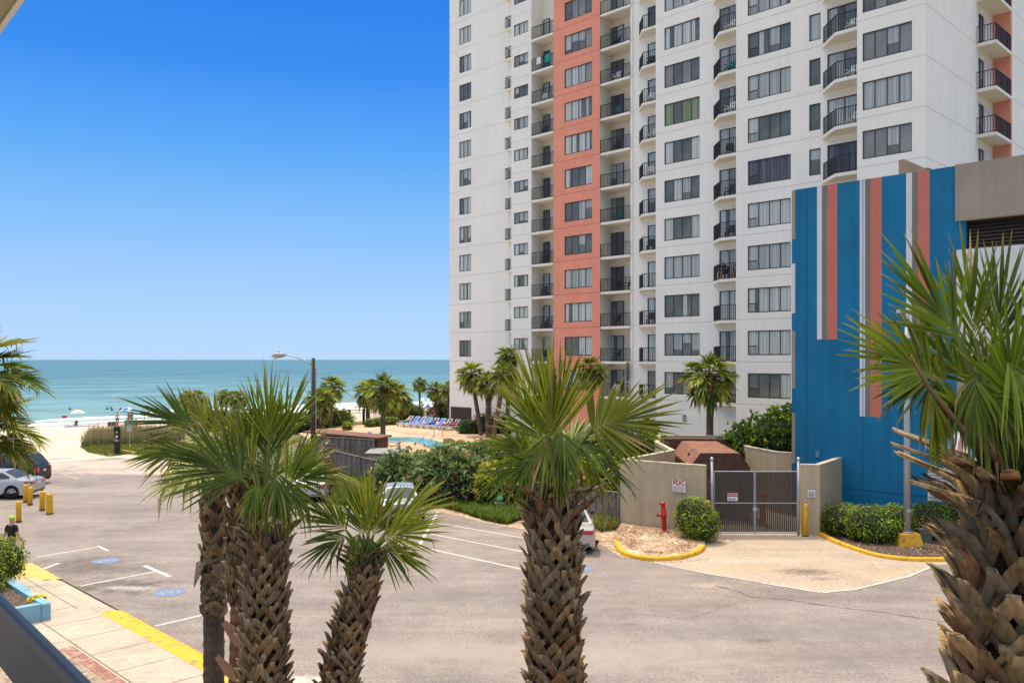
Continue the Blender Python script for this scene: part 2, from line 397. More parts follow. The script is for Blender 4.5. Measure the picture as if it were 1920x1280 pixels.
# ------------------------------------------------------------------ palms
GREENS = np.array([(0.078,0.120,0.008),(0.112,0.155,0.010),(0.050,0.086,0.008),(0.165,0.190,0.016)])
STRAW = np.array((0.46,0.33,0.15)); BROWN = np.array((0.23,0.14,0.075)); YELLOW = np.array((0.24,0.26,0.045))
def frond(LV, rg, p0, pd, plen, bd, blen, nh, spread=100, nseg=44, droop=0.22, age=0.2, fold=0.22, hang=0.2, pw=0.022, rows=6, wf=1.0):
    p0 = np.array(p0, float); pd = nrm(np.array(pd, float)); bd = nrm(np.array(bd, float)); nh = np.array(nh, float)
    hub = p0+pd*plen
    g = GREENS[rg.integers(len(GREENS))]*rg.uniform(0.8, 1.2)
    if age > 0.6: g = g*(1-(age-0.6)*2.2)+(YELLOW if age < 0.85 else BROWN)*(age-0.6)*2.2
    # petiole: three-sided bar bending from pd towards bd
    if plen > 0.02:
        k = 5
        t = np.linspace(0, 1, k)[:, None]
        ctrl = p0+pd*plen*0.75
        end = hub
        P = (1-t)**2*p0+2*t*(1-t)*ctrl+t*t*end
        sd = nrm(np.cross(pd, nh)); un = nrm(np.cross(sd, pd))
        w = (pw*(1.5-0.8*t))
        V = np.stack([P-sd*w, P+sd*w, P-un*w*1.0], 1)
        fs = []
        for i in range(k-1):
            for a in range(3):
                b = (a+1) % 3
                fs.append((i*3+a, i*3+b, (i+1)*3+b, (i+1)*3+a))
        c = np.ones((k*3, 3))*(np.array((0.16,0.19,0.04)) if age < 0.85 else BROWN)
        LV.add(V.reshape(-1, 3), fs, c)
    n = nrm(nh-np.dot(nh, bd)*bd); side = np.cross(bd, n)
    sp = math.radians(spread)
    v = np.linspace(-1, 1, nseg)+rg.uniform(-0.7, 0.7, nseg)/nseg
    phi = v*sp
    e = nrm(np.cos(phi)[:, None]*bd+np.sin(phi)[:, None]*side+n*(fold*np.abs(np.sin(phi)))[:, None]+rg.normal(0, 0.045, (nseg, 3)))
    Lc = 0.36*blen
    tc = np.clip(1-np.abs(v), 0, 1)**1.15
    root = hub+bd*(tc*Lc)[:, None]; root[:, 2] -= droop*0.5*blen*(tc*0.36)**2*2
    ln = blen*(0.50+0.38*np.cos(phi*0.85))*rg.uniform(0.78, 1.12, nseg)
    ts = np.array([0, 0.16, 0.42, 0.68, 0.86, 1.0]) if rows == 6 else np.array([0, 0.42, 0.75, 1.0])
    ws = np.array([0.28, 0.62, 1.0, 0.72, 0.4, 0.04]) if rows == 6 else np.array([0.35, 1.0, 0.6, 0.05])
    dphi = 2*sp/nseg
    wmax = wf*0.30*blen*dphi*rg.uniform(0.85, 1.15, nseg)
    wv = nrm(np.cross(e, n))
    m = np.cross(wv, e)
    T = ts[None, :]
    L = ln[:, None]*T
    C = root[:, None, :]+e[:, None, :]*L[:, :, None]
    dr = droop*rg.uniform(0.5, 1.5, nseg)
    hg = rg.random(nseg) < hang
    C[:, :, 2] -= ln[:, None]*dr[:, None]*T**2
    kp = rg.uniform(0.38, 0.8, nseg)      # folded blades: past the kink they hang almost straight down
    past = np.clip(T-kp[:, None], 0, 1)*hg[:, None]
    back = past*ln[:, None]*rg.uniform(0.65, 1.0, nseg)[:, None]
    C -= e[:, None, :]*back[:, :, None]
    C[:, :, 2] -= past*ln[:, None]*rg.uniform(0.5, 0.95, nseg)[:, None]
    W = wmax[:, None]*ws[None, :]
    Lf = C-wv[:, None, :]*W[:, :, None]+m[:, None, :]*(W*0.35)[:, :, None]
    Rt = C+wv[:, None, :]*W[:, :, None]+m[:, None, :]*(W*0.35)[:, :, None]
    Md = C-m[:, None, :]*(W*0.35)[:, :, None]
    V = np.stack([Lf, Md, Rt], 2)       # seg,row,3,xyz
    k = len(ts)
    base = (np.arange(nseg)*k*3)[:, None]
    fr = []
    for r in range(k-1):
        fr.append((r*3, r*3+1, r*3+4, r*3+3)); fr.append((r*3+1, r*3+2, r*3+5, r*3+4))
    fs = (base[:, :, None]+np.array(fr)[None]).reshape(-1, 4)
    col = g[None, None, :]*rg.uniform(0.6, 1.5, nseg)[:, None, None]*np.ones((1, k, 1))
    tipt = rg.uniform(0.70, 0.98, nseg)
    tw = np.clip((T-tipt[:, None])/(1-tipt[:, None]+1e-3)+0.0, 0, 1)**0.7*(0.55+0.45*age)
    dead = (rg.random(nseg) < 0.04+0.10*max(age-0.4, 0))
    tw = np.maximum(tw, dead[:, None]*np.clip(T*1.6-0.2, 0, 0.9))
    edge = np.clip(0.16-T, 0, 1)*3
    tipc = STRAW*rg.uniform(0.6, 1.1, nseg)[:, None]
    col = col*(1-tw[:, :, None])+tipc[:, None, :]*tw[:, :, None]
    col = col*(1-edge[:, :, None])+np.array((0.17,0.2,0.04))*edge[:, :, None]
    col = np.repeat(col[:, :, None, :], 3, 2).copy()
    col[:, :, 1, :] *= 1.22
    LV.add(V.reshape(-1, 3), fs, col.reshape(-1, 3))

def crown(LV, rg, top, nleaf, plen, blen, nseg, lo=-35, hi=82, droop=0.22, rows=6, dead=3, spread=100, az0=0.0, skip=None, wf=1.0):
    for i in range(nleaf):
        t = (i+0.5)/nleaf
        el = R(hi+(lo-hi)*t**0.85+rg.uniform(-8, 8))
        az = az0+i*2.39996+rg.uniform(-0.25, 0.25)
        d = np.array((math.cos(az)*math.cos(el), math.sin(az)*math.cos(el), math.sin(el)))
        if skip and skip(d): continue
        el2 = el-R(28)*rg.uniform(0.5, 1.3)
        b = np.array((math.cos(az)*math.cos(el2), math.sin(az)*math.cos(el2), math.sin(el2)))
        up = nrm(np.array((-math.cos(az)*math.sin(el2), -math.sin(az)*math.sin(el2), math.cos(el2)))+rg.normal(0, 0.22, 3))
        s = rg.uniform(0.85, 1.12)
        frond(LV, rg, np.array(top)+d*0.06, d, plen*s*(0.75+0.5*t), b, blen*s*(1.0 if t > 0.1 else 0.75), up,
              spread=spread*(0.45+0.55*min(1, t*3.5)), nseg=nseg, droop=droop*(0.5+1.1*t), age=min(0.75, 0.1+0.75*t*rg.uniform(0.5, 1.1)),
              fold=0.3, hang=0.12+0.3*t, rows=rows, wf=wf)
    for i in range(dead):
        az = rg.uniform(0, 6.28); el = R(rg.uniform(-75, -50))
        d = np.array((math.cos(az)*math.cos(R(-20)), math.sin(az)*math.cos(R(-20)), math.sin(R(-20))))
        b = np.array((math.cos(az)*math.cos(el), math.sin(az)*math.cos(el), math.sin(el)))
        frond(LV, rg, np.array(top)-np.array((0,0,0.1)), d, plen*0.55, b, blen*0.75, np.array((math.cos(az), math.sin(az), 0.3)),
              spread=55, nseg=max(12, nseg//2), droop=0.5, age=1.0, fold=0.4, hang=0.6, rows=rows, wf=wf)

def trunk_boots(LV, rg, path, rad, per_turn=8, pitch=0.115, length=0.30, width=0.055, flare=0.09, tan=0.0, start=0.0, top_long=0.8, long_len=0.45, core=True, zmin=0.0, topout=0.75, diag=2.0, thin=0.0):
    """woven leaf bases round a core; path: list of (x,y,z), rad: list of radii"""
    P = np.array(path, float); Rr = np.array(rad, float)
    d = np.concatenate([[0], np.cumsum(np.linalg.norm(np.diff(P, axis=0), axis=1))]); Lt = d[-1]
    def at(s):
        s = np.clip(s, 0, Lt+2)
        q = np.array([np.interp(s, d, P[:, i]) for i in range(3)])
        if s > Lt: q = P[-1]+(P[-1]-P[-2])/np.linalg.norm(P[-1]-P[-2])*(s-Lt)
        return q, np.interp(s, d, Rr)
    if core:
        k = 14; n = max(8, int(Lt/0.15))
        V = []
        for j in range(n+1):
            q, r = at(Lt*j/n)
            for i in range(k):
                a = 2*math.pi*i/k
                rr = r*0.93*(1+rg.uniform(-0.03, 0.03))
                V.append(q+np.array((math.cos(a)*rr, math.sin(a)*rr, 0)))
        fs = []
        for j in range(n):
            for i in range(k):
                l = (i+1) % k
                fs.append((j*k+i, j*k+l, (j+1)*k+l, (j+1)*k+i))
        c = np.ones((len(V), 3))*np.array((0.055,0.035,0.022))*rg.uniform(0.7, 1.3, len(V))[:, None]
        LV.add(V, fs, c)
    s = max(start, 0.02); ring = 0
    def plank(pts, outs, ws, th, col):
        # pts: centre line, outs: outward normals, ws: half widths
        pts = np.array(pts); outs = nrm(np.array(outs))
        tg = np.gradient(pts, axis=0); sd = nrm(np.cross(tg, outs))
        k = len(pts); ws = np.array(ws)[:, None]
        A = pts-sd*ws; B = pts+sd*ws; C2 = B-outs*th; D2 = A-outs*th
        mid = pts+outs*0.3*ws
        V = np.stack([A, mid, B, C2, D2], 1).reshape(-1, 3)
        fs = []
        for i in range(k-1):
            for a in range(5):
                b = (a+1) % 5
                fs.append((i*5+a, i*5+b, (i+1)*5+b, (i+1)*5+a))
        e = (k-1)*5
        fs.append((e, e+1, e+2, e+3)); fs.append((e, e+3, e+4, e))
        fs[-1] = (e+3, e+4, e, e)
        fs.pop()
        fs.append((e+0, e+2, e+3, e+4))
        c = np.repeat(np.linspace(0.75, 1.12, k)[:, None], 5, 1).reshape(-1)[:, None]*np.array(col)
        c[-5:] *= 1.25
        LV.add(V, fs, c)
    while s < Lt:
        f = s/Lt
        tl = max(0.0, (s-(Lt-top_long))/top_long) if top_long > 0 else 0.0
        for k in range(per_turn):
            if tl > 0.25 and rg.random() < thin: continue
            th0 = 2*math.pi*(k+0.5*(ring % 2))/per_turn+rg.uniform(-0.1, 0.1)+ring*0.05
            q, r = at(s+rg.uniform(-0.3, 0.3)*pitch)
            dt = math.pi/per_turn*diag
            ln = (length+(long_len-length)*tl)*rg.uniform(0.8, 1.2)
            fl = flare*rg.uniform(0.5, 1.7)+tl*ln*topout*rg.uniform(0.8, 1.15)
            col = np.array((0.235,0.155,0.080))*(1-tan)+np.array((0.42,0.275,0.135))*tan
            col = col*rg.uniform(0.55, 1.3)
            if rg.random() < 0.3: col = np.array((0.25,0.185,0.115))*rg.uniform(0.6, 1.25)
            if rg.random() < 0.12: col = np.array((0.20,0.11,0.055))*rg.uniform(0.8, 1.2)
            z = np.array((0, 0, 1.0))
            w = width*rg.uniform(0.7, 1.2)
            for sg in ((-1, 1) if rg.random() < 0.8 else (rg.choice([-1, 1]),)):
                pts = []; outs = []; ws = []; lay = rg.uniform(0, 0.03)
                for t in (0, 0.3, 0.6, 0.82, 1.0):
                    a = th0+sg*dt*(1-min(1, t/0.8))*(1-0.5*tl)
                    rr = r*0.96+0.012+lay+(0.03*t if t < 0.6 else 0.018+fl*((t-0.45)/0.55)**1.5)
                    o = np.array((math.cos(a), math.sin(a), 0))
                    pts.append(q+o*rr+z*ln*t*(1-0.25*tl)); outs.append(o*(1-0.55*tl*t)+z*(-0.25*t-0.5*tl*t)*-1.0)
                    ws.append(w*(0.62+0.38*t if t < 0.7 else 1.0-0.35*(t-0.7)/0.3))
                plank(pts, outs, ws, 0.018+0.01*tan, col*rg.uniform(0.85, 1.1))
        s += pitch*rg.uniform(0.9, 1.1); ring += 1
def ring_trunk(LV, rg, path, rad, col=(0.17,0.13,0.095), n=16):
    """bare trunk with leaf-scar rings"""
    P = np.array(path, float); Rr = np.array(rad, float)
    d = np.concatenate([[0], np.cumsum(np.linalg.norm(np.diff(P, axis=0), axis=1))]); Lt = d[-1]
    m = max(4, int(Lt/0.045)); V = []; C = []
    for j in range(m+1):
        s = Lt*j/m
        q = np.array([np.interp(s, d, P[:, i]) for i in range(3)]); r = np.interp(s, d, Rr)
        rr = r*(1+(0.035 if j % 3 == 0 else 0)+rg.uniform(-0.015, 0.015))
        sh = rg.uniform(0.75, 1.15)*(0.75 if j % 3 == 1 else 1.0)
        for i in range(n):
            a = 2*math.pi*i/n
            V.append(q+np.array((math.cos(a), math.sin(a), 0))*rr*(1+rg.uniform(-0.02, 0.02))); C.append(np.array(col)*sh*rg.uniform(0.85, 1.15))
    fs = []
    for j in range(m):
        for i in range(n):
            l = (i+1) % n
            fs.append((j*n+i, j*n+l, (j+1)*n+l, (j+1)*n+i))
    LV.add(V, fs, C)
def img(th, dep=0.0):                  # direction: angle in the plane facing the street, depth component
    a = R(th); return np.array((math.cos(a), dep, math.sin(a)))

# ------------------------------------------------------------------ bushes
def scatter(LV, rg, lobes, n, size, cols, outward=0.6, lo=0.78, hi=1.06, zmin=0.0, aspect=0.5, flowers=None, ros=0):
    """leaf cards through the outer shell of several lobes ((c),(r))"""
    w = np.array([r[0]*r[1]+r[1]*r[2]+r[0]*r[2] for c, r in lobes]); w = w/w.sum()
    idx = rg.choice(len(lobes), n, p=w)
    C = np.array([l[0] for l in lobes])[idx]; Rr = np.array([l[1] for l in lobes])[idx]
    d = nrm(rg.normal(0, 1, (n, 3)))
    lump = 1+(hi-1.06)*1.2*np.sin(d[:, 0]*13+idx)*np.sin(d[:, 1]*11+d[:, 2]*12)+0.10*np.sin(d[:, 0]*7+idx*2)*np.sin(d[:, 1]*6+1+idx)+0.07*np.sin(d[:, 2]*9+idx)
    rr = rg.uniform(lo, hi, n)*lump
    P = C+d*Rr*rr[:, None]
    ok = P[:, 2] > zmin
    for (c, r) in lobes:                # drop what lies deep inside another lobe
        ok &= ((((P-np.array(c))/np.array(r))**2).sum(1) > 0.5)
    P = P[ok]; d = d[ok]; idx = idx[ok]; rr = rr[ok]; n = len(P)
    if ros:                            # rosettes: leaves spring from shared twigs
        n = n//ros; P = np.repeat(P[:n], ros, 0); d = np.repeat(d[:n], ros, 0); idx = np.repeat(idx[:n], ros); rr = np.repeat(rr[:n], ros); n = len(P)
        q = nrm(d*0.9+rg.normal(0, 0.6, (n, 3))+np.array((0, 0, 0.35))); sz = size*rg.uniform(0.7, 1.3, n)
        P = P+q*(sz*0.5)[:, None]
    nn = nrm(d*outward+rg.normal(0, 0.55, (n, 3))+np.array((0, 0, 0.25)))
    if ros: t = q; nn = nrm(np.cross(t, rg.normal(0, 1, (n, 3)))); nn = nn*np.where(nn[:, 2:] < 0, -1, 1); b = np.cross(nn, t); s = sz
    else: t = nrm(np.cross(nn, rg.normal(0, 1, (n, 3)))); b = np.cross(nn, t); s = size*rg.uniform(0.6, 1.35, n)
    A = P-t*(s*0.5)[:, None]; B = P+b*(s*aspect*0.5)[:, None]+nn*(s*0.08)[:, None]; D = P+t*(s*0.5)[:, None]; E = P-b*(s*aspect*0.5)[:, None]+nn*(s*0.08)[:, None]
    V = np.stack([A, B, D, E], 1).reshape(-1, 3)
    fs = np.arange(n*4).reshape(-1, 4)
    cols = np.array(cols)
    ci = rg.integers(0, len(cols), n)
    if ros: ci = np.repeat(rg.integers(0, len(cols), n//ros+1), ros)[:n]
    c = cols[ci]*rg.uniform(0.65, 1.35, n)[:, None]
    c = c*np.array((2.9, 2.75, 2.3))
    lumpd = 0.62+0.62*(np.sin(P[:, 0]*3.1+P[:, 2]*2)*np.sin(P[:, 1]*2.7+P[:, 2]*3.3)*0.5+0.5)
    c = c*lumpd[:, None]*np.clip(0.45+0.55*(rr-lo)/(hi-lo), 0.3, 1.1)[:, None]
    if flowers is not None:
        col, frac = flowers
        cl = (np.sin(P[:, 0]*4.3)*np.sin(P[:, 2]*5.1+1)*np.sin(P[:, 1]*3.7) > 0.35) & (rg.random(n) < frac)
        c[cl] = np.array(col)*rg.uniform(0.7, 1.2, cl.sum())[:, None]
    LV.add(V, fs, np.repeat(c, 4, 0))
def bush(name, label, cat, loc, lobes, n, size, cols, seed, flowers=None, aspect=0.5, outward=0.6, core=0.78, group=None, lo=0.78, hi=1.06, ros=0):
    rg = np.random.default_rng(seed)
    root = thing(name, label, cat, loc, 0, group)
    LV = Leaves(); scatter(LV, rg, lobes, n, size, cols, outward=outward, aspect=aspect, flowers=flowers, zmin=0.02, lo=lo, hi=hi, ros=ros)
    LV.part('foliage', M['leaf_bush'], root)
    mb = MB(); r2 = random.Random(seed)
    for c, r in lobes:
        mb.ell(c, [q*core for q in r], 0, 12, 8, 0.06, r2)  # dark blob added inside the leaves to block the view through
    # stems
    for k in range(5):
        c, r = lobes[k % len(lobes)]
        mb.tube([(c[0]*0.5+r2.uniform(-.1,.1), c[1]*0.5+r2.uniform(-.1,.1), -0.03), (c[0]+r2.uniform(-.2,.2)*r[0], c[1]+r2.uniform(-.2,.2)*r[1], c[2])], [0.03, 0.015], 5)
    mb.part('stem_and_core', M['core'], root)
    return root
G_DARK = [(0.030,0.062,0.016),(0.045,0.085,0.020),(0.022,0.048,0.014)]
G_MID = [(0.075,0.115,0.014),(0.105,0.145,0.018),(0.050,0.085,0.012)]
G_YEL = [(0.130,0.165,0.028),(0.170,0.195,0.036),(0.075,0.115,0.022)]
G_OLE = [(0.060,0.095,0.040),(0.095,0.135,0.055),(0.038,0.070,0.022),(0.195,0.220,0.125)]
G_LAWN = [(0.150,0.175,0.030),(0.115,0.150,0.026),(0.190,0.190,0.045)]
def blades(LV, rg, pts, hgt, wid, cols, lean=0.35, tipc=None):
    n = len(pts); P = np.array(pts, float)
    h = hgt*rg.uniform(0.5, 1.25, n); az = rg.uniform(0, 6.28, n); ln = lean*rg.uniform(0.2, 1.4, n)*h
    dx = np.stack([np.cos(az), np.sin(az), np.zeros(n)], 1); sx = np.stack([-np.sin(az), np.cos(az), np.zeros(n)], 1)
    w = wid*rg.uniform(0.7, 1.3, n)
    up = np.array((0, 0, 1.0))
    B0 = P-sx*w[:, None]; B1 = P+sx*w[:, None]
    m = P+up*(h*0.6)[:, None]+dx*(ln*0.35)[:, None]
    M0 = m-sx*(w*0.8)[:, None]; M1 = m+sx*(w*0.8)[:, None]
    t = P+up*h[:, None]+dx*ln[:, None]; T0 = t-sx*(w*0.12)[:, None]; T1 = t+sx*(w*0.12)[:, None]
    V = np.stack([B0, B1, M1, M0, T1, T0], 1).reshape(-1, 3)
    b = (np.arange(n)*6)[:, None]
    fs = np.concatenate([b+np.array((0, 1, 2, 3)), b+np.array((3, 2, 4, 5))], 1).reshape(-1, 4)
    cols = np.array(cols); c = cols[rg.integers(0, len(cols), n)]*rg.uniform(0.7, 1.3, n)[:, None]
    cc = np.repeat(c[:, None, :], 6, 1)
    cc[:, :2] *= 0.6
    if tipc is not None: cc[:, 4:] = np.array(tipc)*rg.uniform(0.7, 1.2, n)[:, None, None]
    LV.add(V, fs, cc.reshape(-1, 3))

# ------------------------------------------------------------------ people
STAND = dict(pel=(0,0,.95,.135), spi=(0,0,1.12,.125), che=(0,0,1.32,.15), nec=(0,0,1.49,.055), hea=(0,-.015,1.60,.078), top=(0,-.01,1.69,.072), nos=(0,-.105,1.60,.016),
    shl=(.18,0,1.40,.062), ell=(.235,.02,1.12,.046), wrl=(.25,-.06,.88,.032), hal=(.25,-.085,.80,.035),
    shr=(-.18,0,1.40,.062), elr=(-.235,.02,1.12,.046), wrr=(-.25,-.06,.88,.032), har=(-.25,-.085,.80,.035),
    hil=(.09,0,.90,.095), knl=(.10,-.02,.50,.06), anl=(.10,.03,.09,.042), tol=(.115,-.13,.045,.035),
    hir=(-.09,0,.90,.095), knr=(-.10,-.02,.50,.06), anr=(-.10,.03,.09,.042), tor=(-.115,-.13,.045,.035))
BONES = [('pel','spi'),('spi','che'),('che','nec'),('nec','hea'),('hea','top'),('hea','nos'),('che','shl'),('shl','ell'),('ell','wrl'),('wrl','hal'),
    ('che','shr'),('shr','elr'),('elr','wrr'),('wrr','har'),('pel','hil'),('hil','knl'),('knl','anl'),('anl','tol'),('pel','hir'),('hir','knr'),('knr','anr'),('anr','tor')]
TOPB = {('pel','spi'),('spi','che'),('che','shl'),('che','shr')}
BOTB = {('pel','hil'),('pel','hir')}
def posed(**kw):
    d = dict(STAND)
    for k, p in kw.items(): d[k] = tuple(p)+(STAND[k][3],) if len(p) == 3 else tuple(p)
    return d
WALK = posed(knl=(.10,-.16,.52), anl=(.10,-.14,.10), tol=(.11,-.29,.07), knr=(-.10,.06,.50), anr=(-.10,.28,.16), tor=(-.11,.16,.05),
    wrl=(.26,.14,.89), hal=(.26,.15,.81), wrr=(-.26,-.16,.90), har=(-.26,-.19,.82))
SIT = posed(pel=(0,0,.14), spi=(0,.04,.32), che=(0,.03,.52), nec=(0,0,.69), hea=(0,-.03,.80), top=(0,-.02,.89), nos=(0,-.12,.80),
    shl=(.18,.02,.60), ell=(.24,-.04,.34), wrl=(.20,-.24,.30), hal=(.17,-.32,.34), shr=(-.18,.02,.60), elr=(-.24,-.04,.34), wrr=(-.20,-.24,.30), har=(-.17,-.32,.34),
    hil=(.09,-.03,.12), knl=(.13,-.40,.36), anl=(.12,-.56,.06), tol=(.13,-.70,.05), hir=(-.09,-.03,.12), knr=(-.13,-.40,.36), anr=(-.12,-.56,.06), tor=(-.13,-.70,.05))
CHAIR = posed(pel=(0,0,.52), spi=(0,.05,.70), che=(0,.06,.90), nec=(0,.04,1.07), hea=(0,.01,1.18), top=(0,.02,1.27), nos=(0,-.08,1.18),
    shl=(.18,.05,.98), ell=(.25,-.02,.72), wrl=(.20,-.24,.70), hal=(.17,-.32,.70), shr=(-.18,.05,.98), elr=(-.25,-.02,.72), wrr=(-.20,-.24,.70), har=(-.17,-.32,.70),
    hil=(.09,-.03,.50), knl=(.12,-.45,.50), anl=(.12,-.47,.09), tol=(.13,-.61,.05), hir=(-.09,-.03,.50), knr=(-.12,-.45,.50), anr=(-.12,-.47,.09), tor=(-.13,-.61,.05))
RECL = posed(pel=(0,0,.50), spi=(0,.16,.58), che=(0,.34,.71), nec=(0,.47,.82), hea=(0,.56,.90), top=(0,.63,.96), nos=(0,.50,.98),
    shl=(.18,.38,.76), ell=(.25,.22,.60), wrl=(.22,.0,.58), hal=(.2,-.08,.58), shr=(-.18,.38,.76), elr=(-.25,.22,.60), wrr=(-.22,.0,.58), har=(-.2,-.08,.58),
    hil=(.09,-.05,.48), knl=(.11,-.45,.58), anl=(.11,-.85,.45), tol=(.12,-.90,.58), hir=(-.09,-.05,.48), knr=(-.11,-.45,.52), anr=(-.11,-.87,.45), tor=(-.12,-.92,.58))
PM = {}
def person_mesh(key, pose, levels=1, fingers=False):
    if key in PM: return PM[key]
    names = list(pose)
    vs = [pose[k][:3] for k in names]; rad = [pose[k][3] for k in names]
    es = [(names.index(a), names.index(b)) for a, b in BONES]
    if fingers:
        for hnd, sg in (('hal', 1), ('har', -1)):
            hx, hy, hz = pose[hnd][:3]; hi = names.index(hnd)
            for q in range(5):
                if q < 4:
                    a = (hx+0.004*sg, hy-0.03+0.02*q, hz-0.055); b = (hx-0.008*sg, hy-0.035+0.021*q, hz-0.085-0.012*(q in (1, 2))); c2 = (hx-0.028*sg, hy-0.033+0.02*q, hz-0.105-0.012*(q in (1, 2)))
                else:
                    a = (hx-0.01*sg, hy-0.045, hz-0.015); b = (hx-0.018*sg, hy-0.062, hz-0.045); c2 = (hx-0.025*sg, hy-0.066, hz-0.07)
                n0 = len(vs); vs += [a, b, c2]; rad += [0.0105, 0.0095, 0.008]; es += [(hi, n0), (n0, n0+1), (n0+1, n0+2)]
    me = bpy.data.meshes.new('skeleton'); me.from_pydata(vs, es, []); me.update()
    o = bpy.data.objects.new('skeleton', me); COL.objects.link(o)
    o.modifiers.new('skin', 'SKIN')
    sd = me.skin_vertices[0].data
    for i, r in enumerate(rad):
        sd[i].radius = (r, r*(0.78 if names and i < len(names) and names[i] in ('pel','spi','che') else 1.0)); sd[i].use_root = (i == 0)
    s = o.modifiers.new('sub', 'SUBSURF'); s.levels = levels; s.render_levels = levels
    dg = bpy.context.evaluated_depsgraph_get(); dg.update()
    out = bpy.data.meshes.new_from_object(o.evaluated_get(dg))
    bpy.data.objects.remove(o); bpy.data.meshes.remove(me)
    seg = [(Vector(pose[a][:3]), Vector(pose[b][:3]), pose[a][3], (a, b)) for a, b in BONES]
    lab = []
    for p in out.polygons:
        c = p.center; best = None
        for a, b, r, k in seg:
            d = b-a; t = max(0, min(1, (c-a).dot(d)/max(d.length_squared, 1e-9)))
            dist = (c-(a+d*t)).length-r*0.8
            if best is None or dist < best[0]: best = (dist, k, t)
        k, t = best[1], best[2]
        if k in TOPB: lab.append(1)
        elif k in (('shl','ell'),('shr','elr')): lab.append(1 if t < 0.62 else 0)
        elif k in BOTB or (k in (('hil','knl'),('hir','knr')) and t < 0.8): lab.append(2)
        elif k == ('che','nec'): lab.append(1 if t < 0.55 else 0)
        else: lab.append(0)
    out.polygons.foreach_set('material_index', lab)
    out.polygons.foreach_set('use_smooth', [True]*len(lab))
    PM[key] = out
    return out
def person(label, loc, rz, key, pose, skin='skin', top='cloth_red', bot='cloth_blue', hair='hair', group=None, scale=1.0, fingers=False, levels=1, cap=None):
    src = person_mesh(key+('f' if fingers else ''), pose, levels, fingers)
    me = src.copy()
    for k in (skin, top, bot): me.materials.append(M[k])
    root = thing('person', label, 'person', loc, rz, group); root.scale = (scale,)*3
    o = bpy.data.objects.new('body', me); COL.objects.link(o); o.parent = root
    hp = Vector(pose['top'][:3]); hd = Vector(pose['hea'][:3]); nz = Vector(pose['nos'][:3])
    up = (hp-hd).normalized(); fw = (nz-hd); fw = (fw-up*fw.dot(up)).normalized(); sx = up.cross(fw)
    mb = MB()
    mb.ell((0, 0.012, 0.052), (0.083, 0.093, 0.080), 0, 12, 8)
    Mx = Matrix((sx, -fw, up)).transposed().to_4x4(); Mx.translation = hd
    mb.v = [p for p in mb.v]
    mb.xf(Mx); mb.part('cap' if cap else 'hair', M[cap or hair], root, True)
    if cap:
        b = MB(); b.prism([(0.065*math.cos(a), -0.06-0.095*math.sin(a)) for a in [math.pi*i/8 for i in range(9)]], 0.045, 0.057)
        b.xf(Mx); b.part('cap_brim', M[cap], root)
    return root
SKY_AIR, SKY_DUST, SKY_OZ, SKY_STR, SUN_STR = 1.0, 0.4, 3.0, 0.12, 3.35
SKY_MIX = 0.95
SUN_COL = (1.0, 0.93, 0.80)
SKY_RAMP = [(0.0,(0.48,0.71,1.0)),(0.045,(0.43,0.675,1.0)),(0.138,(0.26,0.55,0.98)),(0.226,(0.11,0.405,0.95)),(0.31,(0.036,0.275,0.90)),(0.39,(0.02,0.215,0.84)),(0.45,(0.03,0.19,0.72)),(0.62,(1.65,1.60,1.47)),(1.0,(2.45,2.30,2.02))]  # upper stops whitened and brightened as an added fill for the shade
# ================================================================== WORLD, SUN, CAMERA
SUN = Vector((-0.20, 0.36, 1.0)).normalized()
w = bpy.data.worlds.new('World'); scene.world = w; w.use_nodes = True
nt = w.node_tree; N = nt.nodes; L = nt.links
bg = N['Background']
sky = N.new('ShaderNodeTexSky'); sky.sky_type = 'NISHITA'; sky.sun_disc = False
sky.sun_elevation = math.asin(SUN.z); sky.sun_rotation = math.atan2(SUN.x, SUN.y)
sky.altitude = 0; sky.air_density = SKY_AIR; sky.dust_density = SKY_DUST; sky.ozone_density = SKY_OZ
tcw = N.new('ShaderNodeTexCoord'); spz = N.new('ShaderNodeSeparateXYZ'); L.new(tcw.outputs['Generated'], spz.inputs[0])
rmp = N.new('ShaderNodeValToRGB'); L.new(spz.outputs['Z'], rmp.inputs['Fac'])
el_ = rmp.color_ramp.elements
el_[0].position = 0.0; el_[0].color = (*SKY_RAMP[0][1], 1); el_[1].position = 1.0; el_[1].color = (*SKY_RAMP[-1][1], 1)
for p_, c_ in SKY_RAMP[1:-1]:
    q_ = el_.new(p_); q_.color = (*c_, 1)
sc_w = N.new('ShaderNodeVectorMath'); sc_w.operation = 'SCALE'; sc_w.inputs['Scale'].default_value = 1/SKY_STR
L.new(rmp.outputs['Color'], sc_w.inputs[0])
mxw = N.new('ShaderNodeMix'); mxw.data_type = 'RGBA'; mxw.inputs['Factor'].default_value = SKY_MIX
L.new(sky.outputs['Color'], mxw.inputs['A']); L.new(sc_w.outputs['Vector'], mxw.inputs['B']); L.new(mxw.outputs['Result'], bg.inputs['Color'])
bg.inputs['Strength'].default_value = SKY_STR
ld = bpy.data.lights.new('sun', 'SUN'); ld.energy = SUN_STR; ld.angle = R(0.53); ld.color = SUN_COL
lo = bpy.data.objects.new('sun', ld); COL.objects.link(lo)
lo.rotation_euler = (-SUN).to_track_quat('-Z', 'Y').to_euler(); lo.location = (0, 0, 80)
cd = bpy.data.cameras.new('camera'); cam = bpy.data.objects.new('camera', cd); COL.objects.link(cam); scene.camera = cam
cam.location = (0, 0, H); cam.rotation_euler = (R(90), 0, 0)
cd.sensor_width = 36; cd.lens = 36*F/1920; cd.shift_y = 34/1920; cd.clip_end = 60000; cd.clip_start = 0.05
scene.view_settings.view_transform = 'Standard'; scene.view_settings.look = 'None'; scene.view_settings.exposure = 0
scene.cycles.max_bounces = 8; scene.cycles.diffuse_bounces = 4; scene.cycles.transparent_max_bounces = 8
scene.cycles.use_denoising = True

